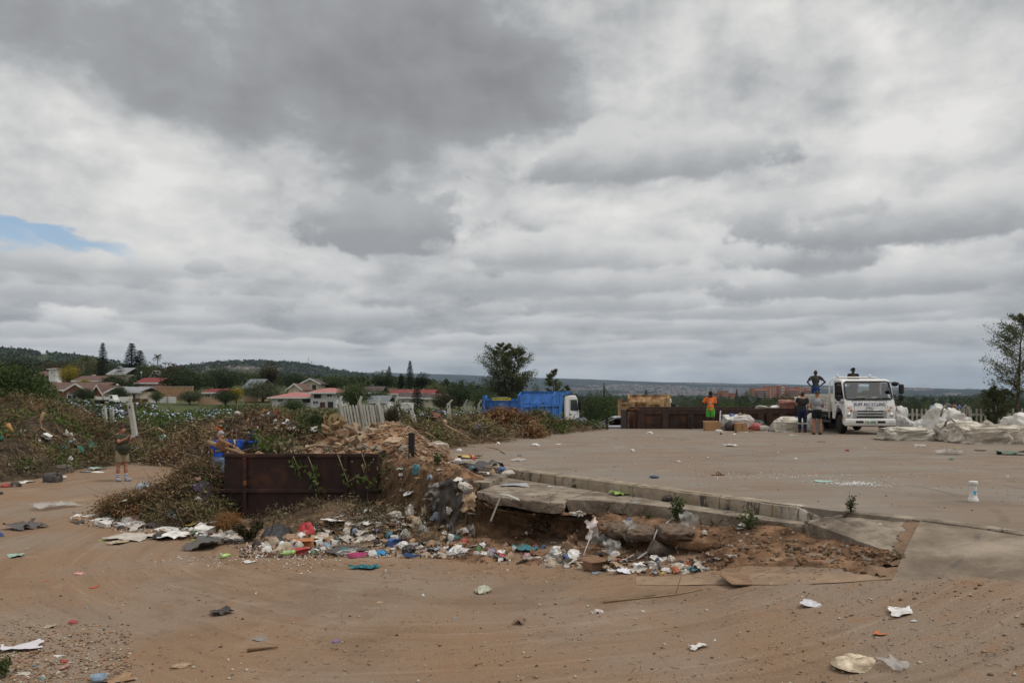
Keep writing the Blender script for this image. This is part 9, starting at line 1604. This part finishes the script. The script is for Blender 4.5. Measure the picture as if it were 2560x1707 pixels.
crowd(28,lambda rs: tri(rs,0,260,([0,260],[1060,1060]),([0,260],[1195,1160])),'bank','in the garden waste heap','litter in the garden waste heap',14,512,on_heap(gsurf,23,44))
crowd(34,lambda rs: tri(rs,330,480,([330,480],[1100,1110]),([330,480],[1150,1135])),'low','at the end of the track','litter at the end of the track',13,513)
crowd(26,lambda rs: tri(rs,2200,2560,([2200,2560],[1075,1080]),([2200,2560],[1098,1112])),'top','among the white sacks','litter among the white sacks',14,514)
crowd(20,lambda rs: tri(rs,1800,2020,([1800,2020],[1070,1072]),([1800,2020],[1086,1086])),'top','among the sacks by the skip','litter among the sacks by the skip',11,515)
# -- what nobody could count: grit,crumbs,trodden scraps
def specks(name,label,C,size,mats,seed,cat='grit',sq=.6): o = pebble_mesh(name,C,size,mats,None,seed,sq); tag(o,label,cat); return o
g = np.random.default_rng(31)
def road_pts(n,x0,x1,y0,y1,pw=1.0):
 px = g.uniform(x0,x1,n); py = y0 + (y1 - y0) * g.random(n) ** pw; out = []
 for a,b in zip(px,py):
  dx,dz = (a - 1280) / FPX,-(b - HOR) / FPX; Y = (CAMZ + 1.0) / -dz
  for _ in range(6): Y = (CAMZ - float(low(dx * Y,Y))) / -dz
  out.append((dx * Y,Y,0))
 out = np.array(out); out[:,2] = low(out[:,0],out[:,1]) + bumps(out[:,0],out[:,1]); return out
RD = road_pts(9000,-100,2660,1395,1740); dens = fbm(np.c_[RD[:,0] * .7,RD[:,1] * 1.3,0 * RD[:,0]],3); RD = RD[dens > .44]
specks('gravel','fine stones and grit over the near road',RD,.007,[mat('grit_pale',(.42,.36,.29),.9),mat('grit_tan',(.28,.19,.12),.9),mat('grit_brown',(.13,.08,.05),.9),mat('grit_dark',(.06,.042,.033),.9),mat('grit_tan',(.28,.19,.12),.9)],1)
LR = road_pts(1500,-40,330,1560,1720); specks('gravel_edge','crumbled stones and earth along the near left edge',LR + np.array([0,0,.005]),.013,[mat('grit_tan',(.28,.19,.12),.9),mat('grit_brown',(.13,.08,.05),.9),mat('grit_pale',(.42,.36,.29),.9),mat('grit_orange',(.32,.16,.08),.9)],2)
YP = np.c_[g.uniform(-3,20,5200),g.uniform(9,37,5200),np.zeros(5200)]; ok = (YP[:,1] > 18.2 - (YP[:,0] + .36) * 1.388) & (YP[:,0] < YP[:,1] * .66) & (YP[:,1] > 10.6); specks('yard_grit','fine stones and crumbs over the yard',YP[ok] + np.array([0,0,.002]),.010,[mat('grit_pale',(.42,.36,.29),.9),mat('grit_tan',(.28,.19,.12),.9),mat('grit_dark',(.06,.042,.033),.9)],3)
c0 = G(2110,1209,'top'); CR = np.c_[c0.x + g.normal(size=420) * .28 + .15,c0.y + g.normal(size=420) * .22,np.full(420,.004)]; c1 = G(1960,1190,'top'); CR2 = np.c_[c1.x + g.normal(size=200) * 1.2,c1.y + g.normal(size=200) * .35,np.full(200,.004)]; specks('foam_crumbs','white foam crumbs spilled on the yard',np.r_[CR,CR2],.012,[mat('foam_white',(.66,.65,.63),.8)],4,'crumbs')
c2 = [G(a,b) for a,b in ((640,1400),(690,1405),(560,1398),(730,1400),(480,1395),(800,1415))]; ST = road_pts(420,-60,2600,1400,1720); specks('stones','loose stones lying on the near road',ST + np.array([0,0,.004]),.018,[mat('grit_tan',(.28,.19,.12),.9),mat('grit_brown',(.13,.08,.05),.9),mat('grit_pale',(.42,.36,.29),.9)],15)
CR = np.concatenate([np.c_[c.x + g.normal(size=90) * .5,c.y + g.normal(size=90) * .22,np.full(90,c.z + .004)] for c in c2]); specks('paper_crumbs','pale crumbs trodden into the road before the litter',CR,.014,[mat('foam_white',(.66,.65,.63),.8),mat('grit_pale',(.42,.36,.29),.9),mat('grit_tan',(.28,.19,.12),.9)],5,'crumbs')
def trodden(name,label,pts,size,seed):
 gg = np.random.default_rng(seed); V,F = leaf_cloud(pts,size,size * .7,.8,0,seed); cs = [lmat(c,'sheet') for c in ('white','offwhite','card','brown','black','paleblue','red','cream','grey','tan')]; o = mesh_np(name,V,F,cs,fmat=gg.choice(len(cs),len(pts),p=[.13,.19,.15,.19,.10,.03,.02,.07,.05,.07])); tag(o,label,'litter',kind='stuff')
FP = np.array([tuple(litter_ground(*tri(random,600,1160,([600,760,860,960,1060,1160],[1372,1335,1280,1250,1280,1360]),([600,1160],[1396,1396])))) for _ in range(4200)]); trodden('trodden_litter','small torn scraps trodden into the litter slope',FP + np.array([0,0,.02]),.06,7)
FP = np.array([tuple(bank_at(*tri(random,1080,1800,([1080,1800],[1340,1385]),([1080,1500,1800],[1396,1430,1430])))) for _ in range(1100)]); trodden('trodden_litter','small torn scraps along the foot of the bank',FP + np.array([0,0,.015]),.05,8)
FP = np.array([tuple(G(*tri(random,180,620,([180,620],[1280,1330]),([180,620],[1312,1375])))) for _ in range(900)]); trodden('trodden_litter','small torn scraps left of the skip',FP + np.array([0,0,.012]),.055,9)
FP = rsamp(1500,g,.1,lambda a,b: b < 31.5) + g.normal(size=(1500,3)) * .05 + np.array([0,0,.08]); trodden('trodden_litter','small torn scraps all over the refuse mound',FP,.10,10)
GP = road_pts(2600,900,2050,1330,1450); ok = [(float(low(*q[:2]))) for q in GP]; V,F = twig_cloud(GP[:900] + np.array([0,0,.012]),g.normal(size=(900,3)) * np.array([1,1,.08]),.11,.0025,.4,12); o = mesh_np('straw_bits',V,F,mat('dry_roots',(.17,.115,.065),.95,.4,5)); tag(o,'dry straw bits over the road before the bank','straw',kind='stuff')
RS = road_pts(600,-60,2600,1400,1700); V,F = twig_cloud(RS + np.array([0,0,.006]),g.normal(size=(600,3)) * np.array([1,1,.04]),.07,.0022,.4,13); o = mesh_np('twig_bits',V,F,mat('dark_twig_bits',(.07,.045,.03),.95,.4,5)); tag(o,'small dark twig bits over the near road','twigs',kind='stuff')
